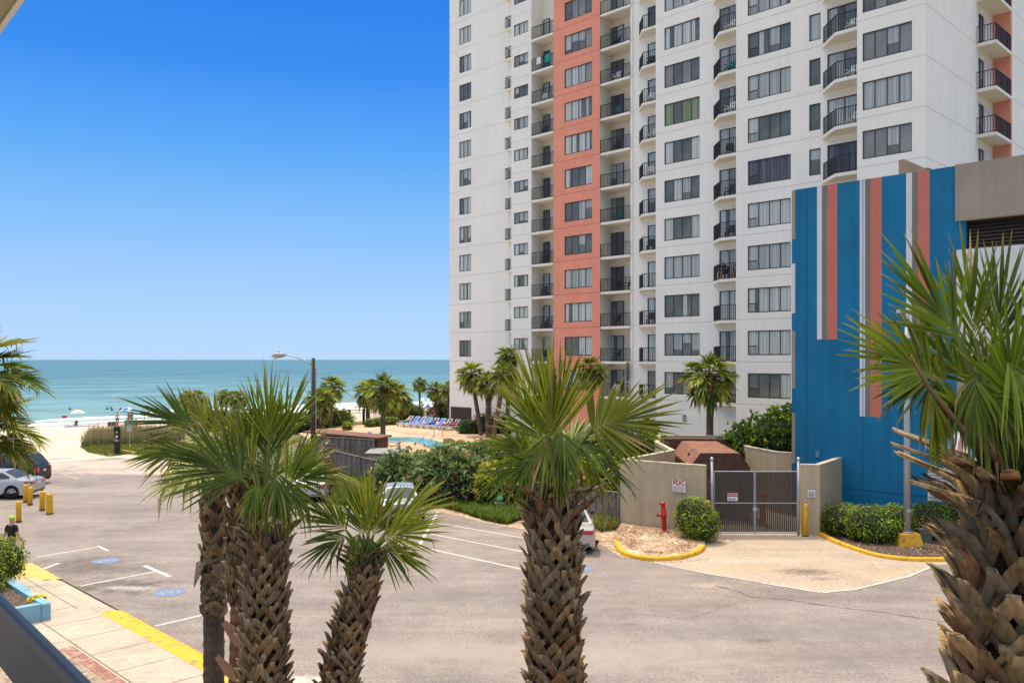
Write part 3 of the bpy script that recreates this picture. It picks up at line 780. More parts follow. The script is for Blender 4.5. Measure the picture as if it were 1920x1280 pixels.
# ================================================================== GROUND, ROAD, BEACH, SEA
def ground_mat(name, base, second, lo, hi, scale, grain=0.12, rough=0.95, marks=None, fine=260.0, bump=0.3, drag=0.0):
    m = bpy.data.materials.new(name)
    nt, b, N, L = nt_of(m)
    tc = N.new('ShaderNodeTexCoord')
    n1 = N.new('ShaderNodeTexNoise'); n1.inputs['Scale'].default_value = scale; n1.inputs['Detail'].default_value = 8; n1.inputs['Roughness'].default_value = 0.62
    L.new(tc.outputs['Object'], n1.inputs['Vector'])
    r1 = N.new('ShaderNodeMapRange'); r1.inputs['From Min'].default_value = lo; r1.inputs['From Max'].default_value = hi
    L.new(n1.outputs['Fac'], r1.inputs['Value'])
    mx = N.new('ShaderNodeMix'); mx.data_type = 'RGBA'; mx.inputs['A'].default_value = (*base, 1); mx.inputs['B'].default_value = (*second, 1)
    L.new(r1.outputs['Result'], mx.inputs['Factor'])
    out = mx.outputs['Result']
    for k, (sc, am) in enumerate(((fine/22, grain*1.15), (fine/9, grain*1.3), (2.2, grain*0.35))):
        n2 = N.new('ShaderNodeTexNoise'); n2.inputs['Scale'].default_value = sc; n2.inputs['Detail'].default_value = 3
        L.new(tc.outputs['Object'], n2.inputs['Vector'])
        r2 = N.new('ShaderNodeMapRange'); r2.inputs['From Min'].default_value = 0.34; r2.inputs['From Max'].default_value = 0.66
        r2.inputs['To Min'].default_value = 1-am; r2.inputs['To Max'].default_value = 1+am
        L.new(n2.outputs['Fac'], r2.inputs['Value'])
        m2 = N.new('ShaderNodeMix'); m2.data_type = 'RGBA'; m2.blend_type = 'MULTIPLY'; m2.inputs['Factor'].default_value = 1
        L.new(out, m2.inputs['A']); L.new(r2.outputs['Result'], m2.inputs['B']); out = m2.outputs['Result']
        if k == 1:
            bp = N.new('ShaderNodeBump'); bp.inputs['Strength'].default_value = bump; bp.inputs['Distance'].default_value = 0.01
            L.new(n2.outputs['Fac'], bp.inputs['Height']); L.new(bp.outputs['Normal'], b.inputs['Normal'])
    if drag:                          # wear drawn out along the street
        mp = N.new('ShaderNodeMapping'); mp.inputs['Rotation'].default_value = (0, 0, R(45)); mp.inputs['Scale'].default_value = (0.22, 1.3, 1)
        L.new(tc.outputs['Object'], mp.inputs['Vector'])
        n4 = N.new('ShaderNodeTexNoise'); n4.inputs['Scale'].default_value = 1.0; n4.inputs['Detail'].default_value = 7; n4.inputs['Roughness'].default_value = 0.65
        L.new(mp.outputs['Vector'], n4.inputs['Vector'])
        r4 = N.new('ShaderNodeMapRange'); r4.inputs['From Min'].default_value = 0.36; r4.inputs['From Max'].default_value = 0.64; r4.inputs['To Min'].default_value = 1-drag; r4.inputs['To Max'].default_value = 1+drag
        L.new(n4.outputs['Fac'], r4.inputs['Value'])
        m4 = N.new('ShaderNodeMix'); m4.data_type = 'RGBA'; m4.blend_type = 'MULTIPLY'; m4.inputs['Factor'].default_value = 1
        L.new(out, m4.inputs['A']); L.new(r4.outputs['Result'], m4.inputs['B']); out = m4.outputs['Result']
    if marks:                         # (centre x, y, rx, ry, colour, strength): worn or stained patches on the surface
        for (cx, cy, rx, ry, col, st) in marks:
            mp = N.new('ShaderNodeMapping'); mp.vector_type = 'TEXTURE'
            mp.inputs['Location'].default_value = (cx, cy, 0); mp.inputs['Scale'].default_value = (rx, ry, 1000)
            L.new(tc.outputs['Object'], mp.inputs['Vector'])
            ln = N.new('ShaderNodeVectorMath'); ln.operation = 'LENGTH'; L.new(mp.outputs['Vector'], ln.inputs[0])
            nz = N.new('ShaderNodeTexNoise'); nz.inputs['Scale'].default_value = 2.2/min(rx, ry); nz.inputs['Detail'].default_value = 6
            L.new(tc.outputs['Object'], nz.inputs['Vector'])
            ad = N.new('ShaderNodeMath'); ad.operation = 'MULTIPLY_ADD'; ad.inputs[1].default_value = 2.4
            L.new(nz.outputs['Fac'], ad.inputs[0]); L.new(ln.outputs['Value'], ad.inputs[2])
            rr = N.new('ShaderNodeMapRange'); rr.inputs['From Min'].default_value = 2.45; rr.inputs['From Max'].default_value = 1.15; rr.inputs['To Max'].default_value = st
            L.new(ad.outputs[0], rr.inputs['Value'])
            m3 = N.new('ShaderNodeMix'); m3.data_type = 'RGBA'; L.new(rr.outputs['Result'], m3.inputs['Factor'])
            L.new(out, m3.inputs['A']); m3.inputs['B'].default_value = (*col, 1); out = m3.outputs['Result']
    L.new(out, b.inputs['Base Color']); b.inputs['Roughness'].default_value = rough; b.inputs['Specular IOR Level'].default_value = 0.2
    return m
ASPH = (0.278, 0.232, 0.210); ASPH2 = (0.212, 0.176, 0.159)
def GM(px, py, rx, ry, col, st):
    p = gnd(px, py); return (p.x, p.y, rx, ry, col, st)
SANDC = (0.62, 0.51, 0.41)
road_marks = [GM(165,1050,1.9,1.1,(0.12,0.10,0.09),0.9), GM(200,1066,2.2,0.8,(0.12,0.10,0.09),0.8), GM(225,1098,1.7,1.0,(0.09,0.075,0.065),0.95),
    GM(255,1102,0.7,0.3,(0.5,0.46,0.41),0.7), GM(215,1101,0.5,0.25,(0.5,0.46,0.41),0.7), GM(315,1135,1.3,0.5,(0.14,0.12,0.11),0.6),
    GM(560,1275,1.1,0.35,(0.62,0.56,0.48),0.9), GM(1330,1097,0.8,0.28,(0.42,0.33,0.26),0.8), GM(1240,1072,1.8,0.5,(0.36,0.29,0.23),0.55),
    GM(1500,1120,4.0,0.5,(0.17,0.14,0.115),0.55), GM(640,1060,3.0,0.8,(0.19,0.165,0.155),0.5), GM(850,1120,4.0,0.9,(0.19,0.165,0.155),0.5), GM(1400,1180,4,0.8,(0.19,0.165,0.155),0.5), GM(1650,1180,3,0.7,(0.2,0.175,0.16),0.5),
    GM(330,885,7.5,1.2,SANDC,0.95), GM(255,872,9.0,3.4,(0.52,0.43,0.36),0.75), GM(130,870,8.0,3.2,(0.50,0.42,0.36),0.85),
    GM(960,1000,4.0,0.8,(0.40,0.33,0.27),0.5), GM(1150,1230,5,1.2,(0.35,0.295,0.255),0.7), GM(800,1220,4,1.0,(0.34,0.285,0.25),0.6), GM(1000,1130,3,0.6,(0.185,0.155,0.14),0.6), GM(700,1000,3,0.9,(0.19,0.16,0.145),0.5), GM(250,960,4,0.9,(0.20,0.17,0.15),0.6), GM(330,1010,3,0.6,(0.34,0.29,0.25),0.6), GM(1560,1230,3,0.8,(0.19,0.16,0.142),0.55), GM(1290,1120,2.4,0.35,(0.35,0.29,0.25),0.6), GM(200,920,5,0.8,(0.35,0.30,0.26),0.5), GM(560,1060,0.5,0.25,(0.13,0.11,0.10),0.7), GM(1430,1200,.3,.15,(0.12,0.10,0.09),0.8), GM(760,1080,.35,.15,(0.12,0.10,0.09),0.7), GM(1180,1170,.3,.12,(0.12,0.1,0.09),0.7), GM(120,920,6.0,1.5,(0.33,0.29,0.26),0.6), GM(100,1040,3,1.2,(0.31,0.27,0.245),0.6)]
M['asphalt'] = ground_mat('asphalt', ASPH, ASPH2, 0.42, 0.66, 0.35, 0.15, marks=road_marks, drag=0.11)
M['concrete'] = ground_mat('driveway_concrete', (0.46,0.36,0.275), (0.38,0.295,0.222), 0.4, 0.68, 0.5, 0.07, fine=120, marks=[GM(1512,1072,0.9,0.5,(0.10,0.085,0.075),0.85), GM(1540,1085,0.5,0.25,(0.12,0.10,0.09),0.6), GM(1420,1050,2.4,0.5,(0.55,0.45,0.34),0.6), GM(1650,1072,1.2,0.5,(0.5,0.36,0.2),0.5), GM(1370,1068,1.4,0.5,(0.48,0.35,0.2),0.5), GM(1480,1030,2.0,0.3,(0.25,0.2,0.15),0.5)])
M['sidewalk'] = ground_mat('sidewalk_concrete', (0.50,0.425,0.335), (0.40,0.335,0.27), 0.42, 0.7, 0.6, 0.06, fine=120)
M['sand'] = ground_mat('sand', SANDC, (0.52,0.42,0.33), 0.4, 0.68, 0.25, 0.06, fine=40)
M['sand_verge'] = ground_mat('sandy_verge', (0.50,0.36,0.245), (0.36,0.24,0.155), 0.42, 0.62, 0.9, 0.28, fine=90, bump=0.6)
M['earth'] = ground_mat('earth', (0.20,0.16,0.09), (0.12,0.12,0.05), 0.4, 0.62, 0.4, 0.25, fine=60)
M['lawn'] = ground_mat('lawn_soil', (0.17,0.19,0.045), (0.22,0.18,0.09), 0.42, 0.66, 0.35, 0.25, fine=60)
M['deck'] = ground_mat('pool_deck', (0.60,0.41,0.275), (0.50,0.31,0.20), 0.42, 0.62, 0.35, 0.10, fine=30)
M['coping'] = ground_mat('pool_coping', (0.62,0.50,0.38), (0.5,0.4,0.3), 0.42, 0.66, 1.0, 0.06)
M['brickpave'] = mat('brick_pavers', (0.38,0.17,0.125), 0.9, 0.25, 6, tint=((0.46,0.33,0.25), 6, 0.5, 0.65))
M['jointline'] = mat('pavement_joint', (0.16,0.125,0.095), 0.95, 0.3, 3)

def base_ground():
    xs = [-6000,-2500,-900,-400,-260,-200,-170]+[-150+i*3 for i in range(22)]+[-84,-60,-30,0,40,120,400,1500]
    ys = [-1500,-300,-80]+[-40+i*12 for i in range(22)]+[300,600,1500,4000]
    v = []; f = []
    for x in xs:
        for y in ys: v.append(loc2w(x, y, terrain(x, y)-0.03))
    n = len(ys)
    for i in range(len(xs)-1):
        for j in range(n-1): f.append((i*n+j, (i+1)*n+j, (i+1)*n+j+1, i*n+j+1))
    mb = MB(); mb.add(v, f)
    ms = []
    for i in range(len(xs)-1):
        for j in range(n-1): ms.append(1 if xs[i] < -64 and (xs[i] < -86 or ys[j] < 30) else 0)
    mb.m = ms
    struct('ground', mb, [M['earth'], M['sand']])
base_ground()
def sheet(name, poly, z, m, kind='structure'):
    mb = MB(); mb.add([(p[0], p[1], z) for p in poly], [tuple(range(len(poly)))])
    o = struct(name, mb, m, kind)
    bm = bmesh.new(); bm.from_mesh(o.data); bmesh.ops.triangulate(bm, faces=bm.faces[:]); bm.normal_update()
    if bm.faces and sum(f.normal.z for f in bm.faces) < 0: bmesh.ops.reverse_faces(bm, faces=bm.faces[:])
    bm.to_mesh(o.data); bm.free()
    return o
def LP(pts): return [loc2w(x, y) for x, y in pts]
# the street runs along -x towards the beach
road = LP([(60,9.5),(60,34),(-13,34),(-15.5,26.4),(-24,26.4),(-31,26.35),(-52,26.6),(-60,26.9),(-65.5,24),(-66,14),(-66,-12),(-36.5,-12),(-36.5,8.6),(-31.5,9.5)])
sheet('road', road, 0.0, M['asphalt'])
sheet('beach_path', LP([(-64,-30),(-64,27.5),(-75,24),(-92,20),(-92,-30)]), -0.008, M['sand'])
# sandy verge and earth along the far kerb
sheet('sand_verge', [gnd(*p) for p in [(770,955),(820,958),(880,972),(914,981),(985,993),(1060,1008),(1130,1022),(1165,1045),(1240,1050),(1310,1034),(1322,1012),(1322,985),(1165,955),(985,935),(870,930)]], 0.006, M['sand_verge'])
sheet('planting_bed', [gnd(*p) for p in [(1533,1000),(1560,1014),(1600,1029),(1640,1041),(1700,1049),(1755,1050),(1860,1048),(1900,990),(1700,975),(1530,985)]], 0.012, M['soil'])
drive = [(1225,1054),(1330,1076),(1430,1092),(1540,1110),(1600,1104),(1700,1080),(1748,1060),(1900,1052),(1900,1030),(1700,1005),(1545,985),(1545,900),(1490,888),(1330,888),(1240,888),(1200,935),(1250,985),(1300,1000)]
sheet('driveway', [gnd(*p) for p in drive], 0.009, M['concrete'])
mb = MB()
edge = [(1225,1054),(1330,1076),(1430,1092),(1540,1110),(1600,1104),(1700,1080),(1748,1060)]
for a, b in zip(edge, edge[1:]):
    p, q = gnd(*a), gnd(*b); n = Vector((q.y-p.y, p.x-q.x, 0)).normalized()*(0.11 if edge.index(a) > 1 else 0.06)
    mb.quad(p, q, q+n, p+n)
for i in range(len(mb.v)): mb.v[i] = (mb.v[i][0], mb.v[i][1], 0.0135)
struct('driveway_edge_line', mb, M['whiteline'])
sheet('lawn', [gnd(*p) for p in [(150,836),(165,848),(205,856),(240,851),(300,862),(345,872),(430,890),(470,880),(430,832),(330,822),(250,824)]], 0.012, M['lawn'])
sheet('grass_bed', [gnd(*p) for p in [(600,945),(640,955),(700,952),(790,945),(860,965),(960,985),(985,975),(985,930),(880,905),(740,885),(640,880),(600,900)]], 0.004, M['lawn'])
DZ = 0.45
gdk = lambda px, py: gnd(px, py, DZ)
deck = [gdk(*p) for p in [(560,812),(640,799),(700,795),(760,789),(860,792),(1010,798),(1060,820),(1060,850),(940,858),(845,882),(800,900),(735,872),(690,850),(600,835)]]
sheet('pool_deck', deck, DZ, M['deck'])
mb = MB()
for a, b in zip(deck, deck[1:]+deck[:1]): mb.quad((a.x, a.y, -.03), (b.x, b.y, -.03), (b.x, b.y, DZ), (a.x, a.y, DZ))
struct('pool_deck_edge', mb, M['coping'])
# pavement: raised slab with joints, kerb and brick band
mb = MB()
SW = [(30,1.0),(30,8.9),(-30.2,8.9),(-31.6,8.2),(-36.5,8.0),(-36.5,1.0)]
n = len(SW)
SWw = LP(SW)
mb.add([(p.x, p.y, 0.12) for p in SWw]+[(p.x, p.y, -0.02) for p in SWw], [tuple(range(n))]+[(i, i+n, (i+1) % n+n, (i+1) % n) for i in range(n)])
o = struct('sidewalk', mb, M['sidewalk'])
bm = bmesh.new(); bm.from_mesh(o.data); bmesh.ops.recalc_face_normals(bm, faces=bm.faces[:]); bm.to_mesh(o.data); bm.free()
mb = MB()
def strip(mb, a, b, w, z, mt=0):
    a = Vector(a); b = Vector(b); d = (b-a).normalized(); nn = Vector((-d.y, d.x, 0))*w/2
    mb.quad((a.x-nn.x, a.y-nn.y, z), (b.x-nn.x, b.y-nn.y, z), (b.x+nn.x, b.y+nn.y, z), (a.x+nn.x, a.y+nn.y, z), mt)
for k in range(-24, 5):
    x = k*1.55+rnd.uniform(-.02, .02)
    strip(mb, loc2w(x, 7.4 if x > -22.8 else 1.2), loc2w(x, 8.85), 0.014, 0.125)
strip(mb, loc2w(-31, 7.43), loc2w(20, 7.43), 0.022, 0.126)
strip(mb, loc2w(-31, 8.55), loc2w(-26.0, 8.55), 0.02, 0.126)
struct('sidewalk_joint_lines', mb, M['jointline'])
mb = MB()
def paver(x0, x1, y0, y1): mb.quad(loc2w(x0, y0, .124), loc2w(x1, y0, .124), loc2w(x1, y1, .124), loc2w(x0, y1, .124))
for k in range(0, 330):
    x = -22.7+k*0.105
    paver(x, x+.092, 7.16, 7.36)
    if k < 170: paver(x*1+k*0.105, x+k*0.105+.195, 7.05, 7.145)
for k in range(0, 62):
    y = 7.03-k*0.105
    paver(-22.7, -22.5, y-.092, y)
    if k % 2 == 0: paver(-22.485, -22.39, y-.2, y)
struct('brick_paving', mb, M['brickpave'])
sheet('paved_forecourt', LP([(-22.37,1.2),(-22.37,7.03),(28,7.03),(28,1.2)]), 0.1225, ground_mat('exposed_aggregate', (0.40,0.31,0.24), (0.30,0.22,0.17), 0.4, 0.65, 2.0, 0.25, fine=100))
def kerb(name, pts, w, h, mt, closed=False, drop=0.0):
    """kerb with a rounded top along world points; second side lies to the left of travel"""
    mb = MB(); P = [Vector(p) for p in pts]; ring = []
    for i, p in enumerate(P):
        d = (P[min(i+1, len(P)-1)]-P[max(i-1, 0)]); d.z = 0; d.normalize(); nn = Vector((-d.y, d.x, 0))
        hh = h*(0.35 if (i in (0, len(P)-1) and drop) else 1)
        ring.append([p+nn*0+Vector((0,0,-.02)), p+Vector((0,0,hh*0.75))+nn*0.012, p+nn*w*0.22+Vector((0,0,hh)), p+nn*w*0.85+Vector((0,0,hh)), p+nn*w+Vector((0,0,hh*.9)), p+nn*w+Vector((0,0,-.02))])
    vs = [q for r in ring for q in r]; fs = []
    for i in range(len(P)-1):
        for k in range(5): fs.append((i*6+k, (i+1)*6+k, (i+1)*6+k+1, i*6+k+1))
    fs.append((0,1,2,3,4,5)); e = (len(P)-1)*6; fs.append((e+5,e+4,e+3,e+2,e+1,e))
    mb.add(vs, fs)
    return struct(name, mb, mt, smooth=False)
def smooth_path(pts, n=6):
    P = [Vector(p) for p in pts]; out = []
    for i in range(len(P)-1):
        p0 = P[max(i-1, 0)]; p1 = P[i]; p2 = P[i+1]; p3 = P[min(i+2, len(P)-1)]
        for k in range(n):
            t = k/n
            out.append(0.5*((2*p1)+(p2-p0)*t+(2*p0-5*p1+4*p2-p3)*t*t+(3*p1-p0-3*p2+p3)*t**3))
    out.append(P[-1]); return out
island = smooth_path([gnd(*p) for p in [(1149,1016),(1160,1036),(1187,1047),(1232,1052),(1280,1048),(1313,1038),(1324,1027)]])
kerb('island_kerb', island, 0.20, 0.15, M['yellow'], drop=1)
kerb('bed_kerb', smooth_path([gnd(*p) for p in [(1531,1002),(1560,1017),(1600,1032),(1645,1045),(1700,1052),(1757,1053),(1830,1051),(1900,1046)]]), 0.20, 0.14, M['yellow'], drop=1)
# raised earth inside the island
isl = [p+Vector((0,0.18,0)) for p in island]
mb = MB(); back = [gnd(1322,1008), gnd(1250,996), gnd(1165,985)]
poly = isl+back; c = sum(poly, Vector())/len(poly)
mb.add([(p.x, p.y, 0.10) for p in isl]+[(p.x, p.y, 0.12) for p in back]+[(c.x, c.y, 0.22)], [(i, (i+1) % len(poly), len(poly)) for i in range(len(poly))])
struct('island_ground', mb, M['sand_verge'], smooth=True)
# near kerb: painted yellow where the pavement drops to the street
def flatkerb(name, x0, x1, y0, y1, mt, zi=0.125, zo=0.02, n=16, wob=0.03):
    mb = MB(); vs = []; fs = []
    for i in range(n+1):
        x = x0+(x1-x0)*i/n; a = y0+rnd.uniform(-wob, wob)*0.5; b = y1+rnd.uniform(-wob, wob)*0.3
        vs += [loc2w(x, a, zi), loc2w(x, (a*0.35+b*0.65), zi-0.012), loc2w(x, b, zo), loc2w(x, b, -0.02)]
    for i in range(n):
        for k in range(3): fs.append((i*4+k, (i+1)*4+k, (i+1)*4+k+1, i*4+k+1))
    mb.add(vs, fs); return struct(name, mb, mt)
flatkerb('yellow_kerb', -25.2, 30, 8.86, 9.52, M['yellow'], n=60)
flatkerb('concrete_kerb', -30.1, -25.2, 8.86, 9.40, M['sidewalk'], n=14, wob=0.01)
flatkerb('yellow_kerb_ramp', -33.5, -30.4, 7.3, 9.5, M['yellow_pale'], zi=0.128, zo=0.012, n=14)
flatkerb('yellow_kerb_far', -69.5, -66.4, 26.0, 26.5, M['yellow'], zi=0.1, zo=0.01, n=8)
# markings
mb = MB()
def mark(a, b, w, mt=0): strip(mb, gnd(*a), gnd(*b), w, 0.004, mt)
for a, b, w in [((68,1044),(186,1024.5),.10), ((183,1023),(202,1032),.13), ((150,1098),(292,1071),.10), ((271,1060),(319,1080.5),.15), ((291,1173),(441,1138),.10), ((416,1124),(441,1136),.13), ((82,1066),(110,1055),.14)]:
    mark(a, b, w)
for a, b, w in [((784,1025.5),(822,957),.13), ((810,978),(1010,1013),.09), ((804,1000),(1020,1041),.10), ((785,1024),(1030,1078),.11)]:
    mark(a, b, w)
struct('parking_lines', mb, M['whiteline'])
mb = MB()
for a, b, w in [((108,885),(147,898),.14), ((100,935),(118,934),.12), ((-10,948),(60,940),.12)]: mark(a, b, w)
struct('faded_parking_lines', mb, M['paleline'])
mb = MB()
for a, b, w in [((237,865),(302,884),.15), ((255,862),(237,865),.14), ((300,884),(330,872),.14), ((302,884),(420,915),.14)]: mark(a, b, w)
struct('yellow_parking_lines', mb, M['yellow_line'])
def crack(name, pts, w):
    mb = MB(); P = []
    for a, b in zip(pts, pts[1:]):
        a = gnd(*a); b = gnd(*b); k = max(3, int((b-a).length/0.16))
        P += [a.lerp(b, i/k)+Vector((rnd.uniform(-.02, .02), rnd.uniform(-.035, .035), 0)) for i in range(k)]
    for a, b in zip(P, P[1:]): strip(mb, a, b, w*rnd.uniform(0.3, 1.3), 0.0045)
    struct(name, mb, M['asphalt_crack'])
M['asphalt_crack'] = mat('asphalt_crack', (0.075,0.06,0.05), 0.95, 0.3)
crack('road_crack', [(1340,1097),(1385,1108),(1405,1118),(1480,1124),(1560,1137),(1660,1148),(1735,1160),(1790,1168)], 0.045)
crack('road_seam', [(1380,1130),(1290,1160),(1180,1150),(1120,1140)], 0.012)
crack('beach_edge_debris', [(72,864),(95,861),(140,857)], 0.25)
def text_mesh(txt, size, bold=0.0, align='CENTER'):
    cu = bpy.data.curves.new('lettering', 'FONT'); cu.body = txt; cu.size = size; cu.align_x = align; cu.align_y = 'CENTER'; cu.offset = bold
    o = bpy.data.objects.new('lettering', cu); COL.objects.link(o)
    dg = bpy.context.evaluated_depsgraph_get(); dg.update()
    me = bpy.data.meshes.new_from_object(o.evaluated_get(dg)); bpy.data.objects.remove(o); bpy.data.curves.remove(cu)
    return me
def lettering(txt, size, parent, loc, rot, m, bold=0.0, name='lettering', sx=1.0):
    me = text_mesh(txt, size, bold); me.materials.clear(); me.materials.append(m)
    o = bpy.data.objects.new(name, me); COL.objects.link(o); o.parent = parent; o.location = loc; o.rotation_euler = rot; o.scale = (sx, 1, 1)
    return o
M['pay_text'] = mat('worn_pay_lettering', (0.42,0.40,0.34), .8, .2, 6, tint=((0.15,0.21,0.36), 9, 0.5, 0.6))
for (px, py, lab, rz) in [(200,1051,'blue painted disc reading PAY in the far roadside stall beside yellow ramp', R(225-8)), (318,1110,'blue painted disc reading PAY in the stall nearest the thin bare palm', R(225-8)), (1088,1066,'blue painted disc reading PAY behind the champagne sedan', R(20))]:
    mb = MB(); mb.add([(0.48*math.cos(a), 0.48*math.sin(a), 0) for a in [2*math.pi*i/36 for i in range(36)]], [tuple(range(36))])
    p = gnd(px, py); t = thing('pay_disc', lab, 'road marking', (p.x, p.y, 0.0065), rz, 'painted pay discs')
    mb.part('disc', M['payblue'], t); lettering('PAY', 0.42, t, (0, 0, 0.004), (0, 0, 0), M['pay_text'], 0.002, sx=0.85)

# sea
def sea():
    m = bpy.data.materials.new('sea_water'); nt, b, N, L = nt_of(m)
    tc = N.new('ShaderNodeTexCoord'); sp = N.new('ShaderNodeSeparateXYZ'); L.new(tc.outputs['Object'], sp.inputs[0])
    # object x runs out to sea from the water's edge
    gr = N.new('ShaderNodeMapRange'); gr.inputs['From Min'].default_value = 0; gr.inputs['From Max'].default_value = 400; gr.clamp = True
    L.new(sp.outputs['X'], gr.inputs['Value'])
    pw = N.new('ShaderNodeMath'); pw.operation = 'POWER'; pw.inputs[1].default_value = 0.45; L.new(gr.outputs['Result'], pw.inputs[0])
    cr = N.new('ShaderNodeValToRGB'); L.new(pw.outputs[0], cr.inputs['Fac'])
    e = cr.color_ramp.elements
    e[0].position = 0; e[0].color = (0.25,0.335,0.30,1); e[1].position = 1; e[1].color = (0.060,0.155,0.185,1)
    for p, c in ((0.2,(0.17,0.285,0.268,1)),(0.45,(0.125,0.238,0.238,1)),(0.8,(0.083,0.188,0.21,1))):
        q = e.new(p); q.color = c
    # wave pattern: crests parallel to the shore
    mp = N.new('ShaderNodeMapping'); mp.inputs['Scale'].default_value = (0.34, 0.13, 1); L.new(tc.outputs['Object'], mp.inputs['Vector'])
    n1 = N.new('ShaderNodeTexNoise'); n1.inputs['Scale'].default_value = 1.0; n1.inputs['Detail'].default_value = 7; n1.inputs['Roughness'].default_value = 0.68; L.new(mp.outputs['Vector'], n1.inputs['Vector'])
    mp2 = N.new('ShaderNodeMapping'); mp2.inputs['Scale'].default_value = (0.05, 0.028, 1); L.new(tc.outputs['Object'], mp2.inputs['Vector'])
    n2 = N.new('ShaderNodeTexNoise'); n2.inputs['Scale'].default_value = 1.0; n2.inputs['Detail'].default_value = 5; L.new(mp2.outputs['Vector'], n2.inputs['Vector'])
    ad = N.new('ShaderNodeMath'); ad.operation = 'ADD'; L.new(n1.outputs['Fac'], ad.inputs[0]); L.new(n2.outputs['Fac'], ad.inputs[1])
    r1 = N.new('ShaderNodeMapRange'); r1.inputs['From Min'].default_value = 0.7; r1.inputs['From Max'].default_value = 1.3; r1.inputs['To Min'].default_value = 0.5; r1.inputs['To Max'].default_value = 1.5
    L.new(ad.outputs[0], r1.inputs['Value'])
    mx = N.new('ShaderNodeMix'); mx.data_type = 'RGBA'; mx.blend_type = 'MULTIPLY'; mx.inputs['Factor'].default_value = 1
    L.new(cr.outputs['Color'], mx.inputs['A']); L.new(r1.outputs['Result'], mx.inputs['B'])
    # whitecaps
    n3 = N.new('ShaderNodeTexNoise'); n3.inputs['Scale'].default_value = 0.33; n3.inputs['Detail'].default_value = 3
    mp3 = N.new('ShaderNodeMapping'); mp3.inputs['Scale'].default_value = (1.0, 0.35, 1); L.new(tc.outputs['Object'], mp3.inputs['Vector']); L.new(mp3.outputs['Vector'], n3.inputs['Vector'])
    r3 = N.new('ShaderNodeMapRange'); r3.inputs['From Min'].default_value = 0.745; r3.inputs['From Max'].default_value = 0.78; r3.inputs['To Max'].default_value = 0.8
    L.new(n3.outputs['Fac'], r3.inputs['Value'])
    m3 = N.new('ShaderNodeMix'); m3.data_type = 'RGBA'; L.new(r3.outputs['Result'], m3.inputs['Factor']); L.new(mx.outputs['Result'], m3.inputs['A']); m3.inputs['B'].default_value = (0.75,0.8,0.8,1)
    L.new(m3.outputs['Result'], b.inputs['Base Color'])
    b.inputs['Roughness'].default_value = 0.35; b.inputs['Specular IOR Level'].default_value = 0.12
    bp = N.new('ShaderNodeBump'); bp.inputs['Strength'].default_value = 0.6; bp.inputs['Distance'].default_value = 0.6
    L.new(n1.outputs['Fac'], bp.inputs['Height']); L.new(bp.outputs['Normal'], b.inputs['Normal'])
    mb = MB()
    xs = [0,10,25,60,150,400,1200,4000,15000,45000]; ys = [-45000,-12000,-3000,-800,-200,0,200,800,3000,12000,45000]
    v = [(x, y, 0) for x in xs for y in ys]; n = len(ys)
    mb.add(v, [(i*n+j, (i+1)*n+j, (i+1)*n+j+1, i*n+j+1) for i in range(len(xs)-1) for j in range(n-1)])
    o = struct('sea', mb, m); o.location = loc2w(-129, 0, -2.0); o.rotation_euler = (0, 0, R(135))
    return o
sea()
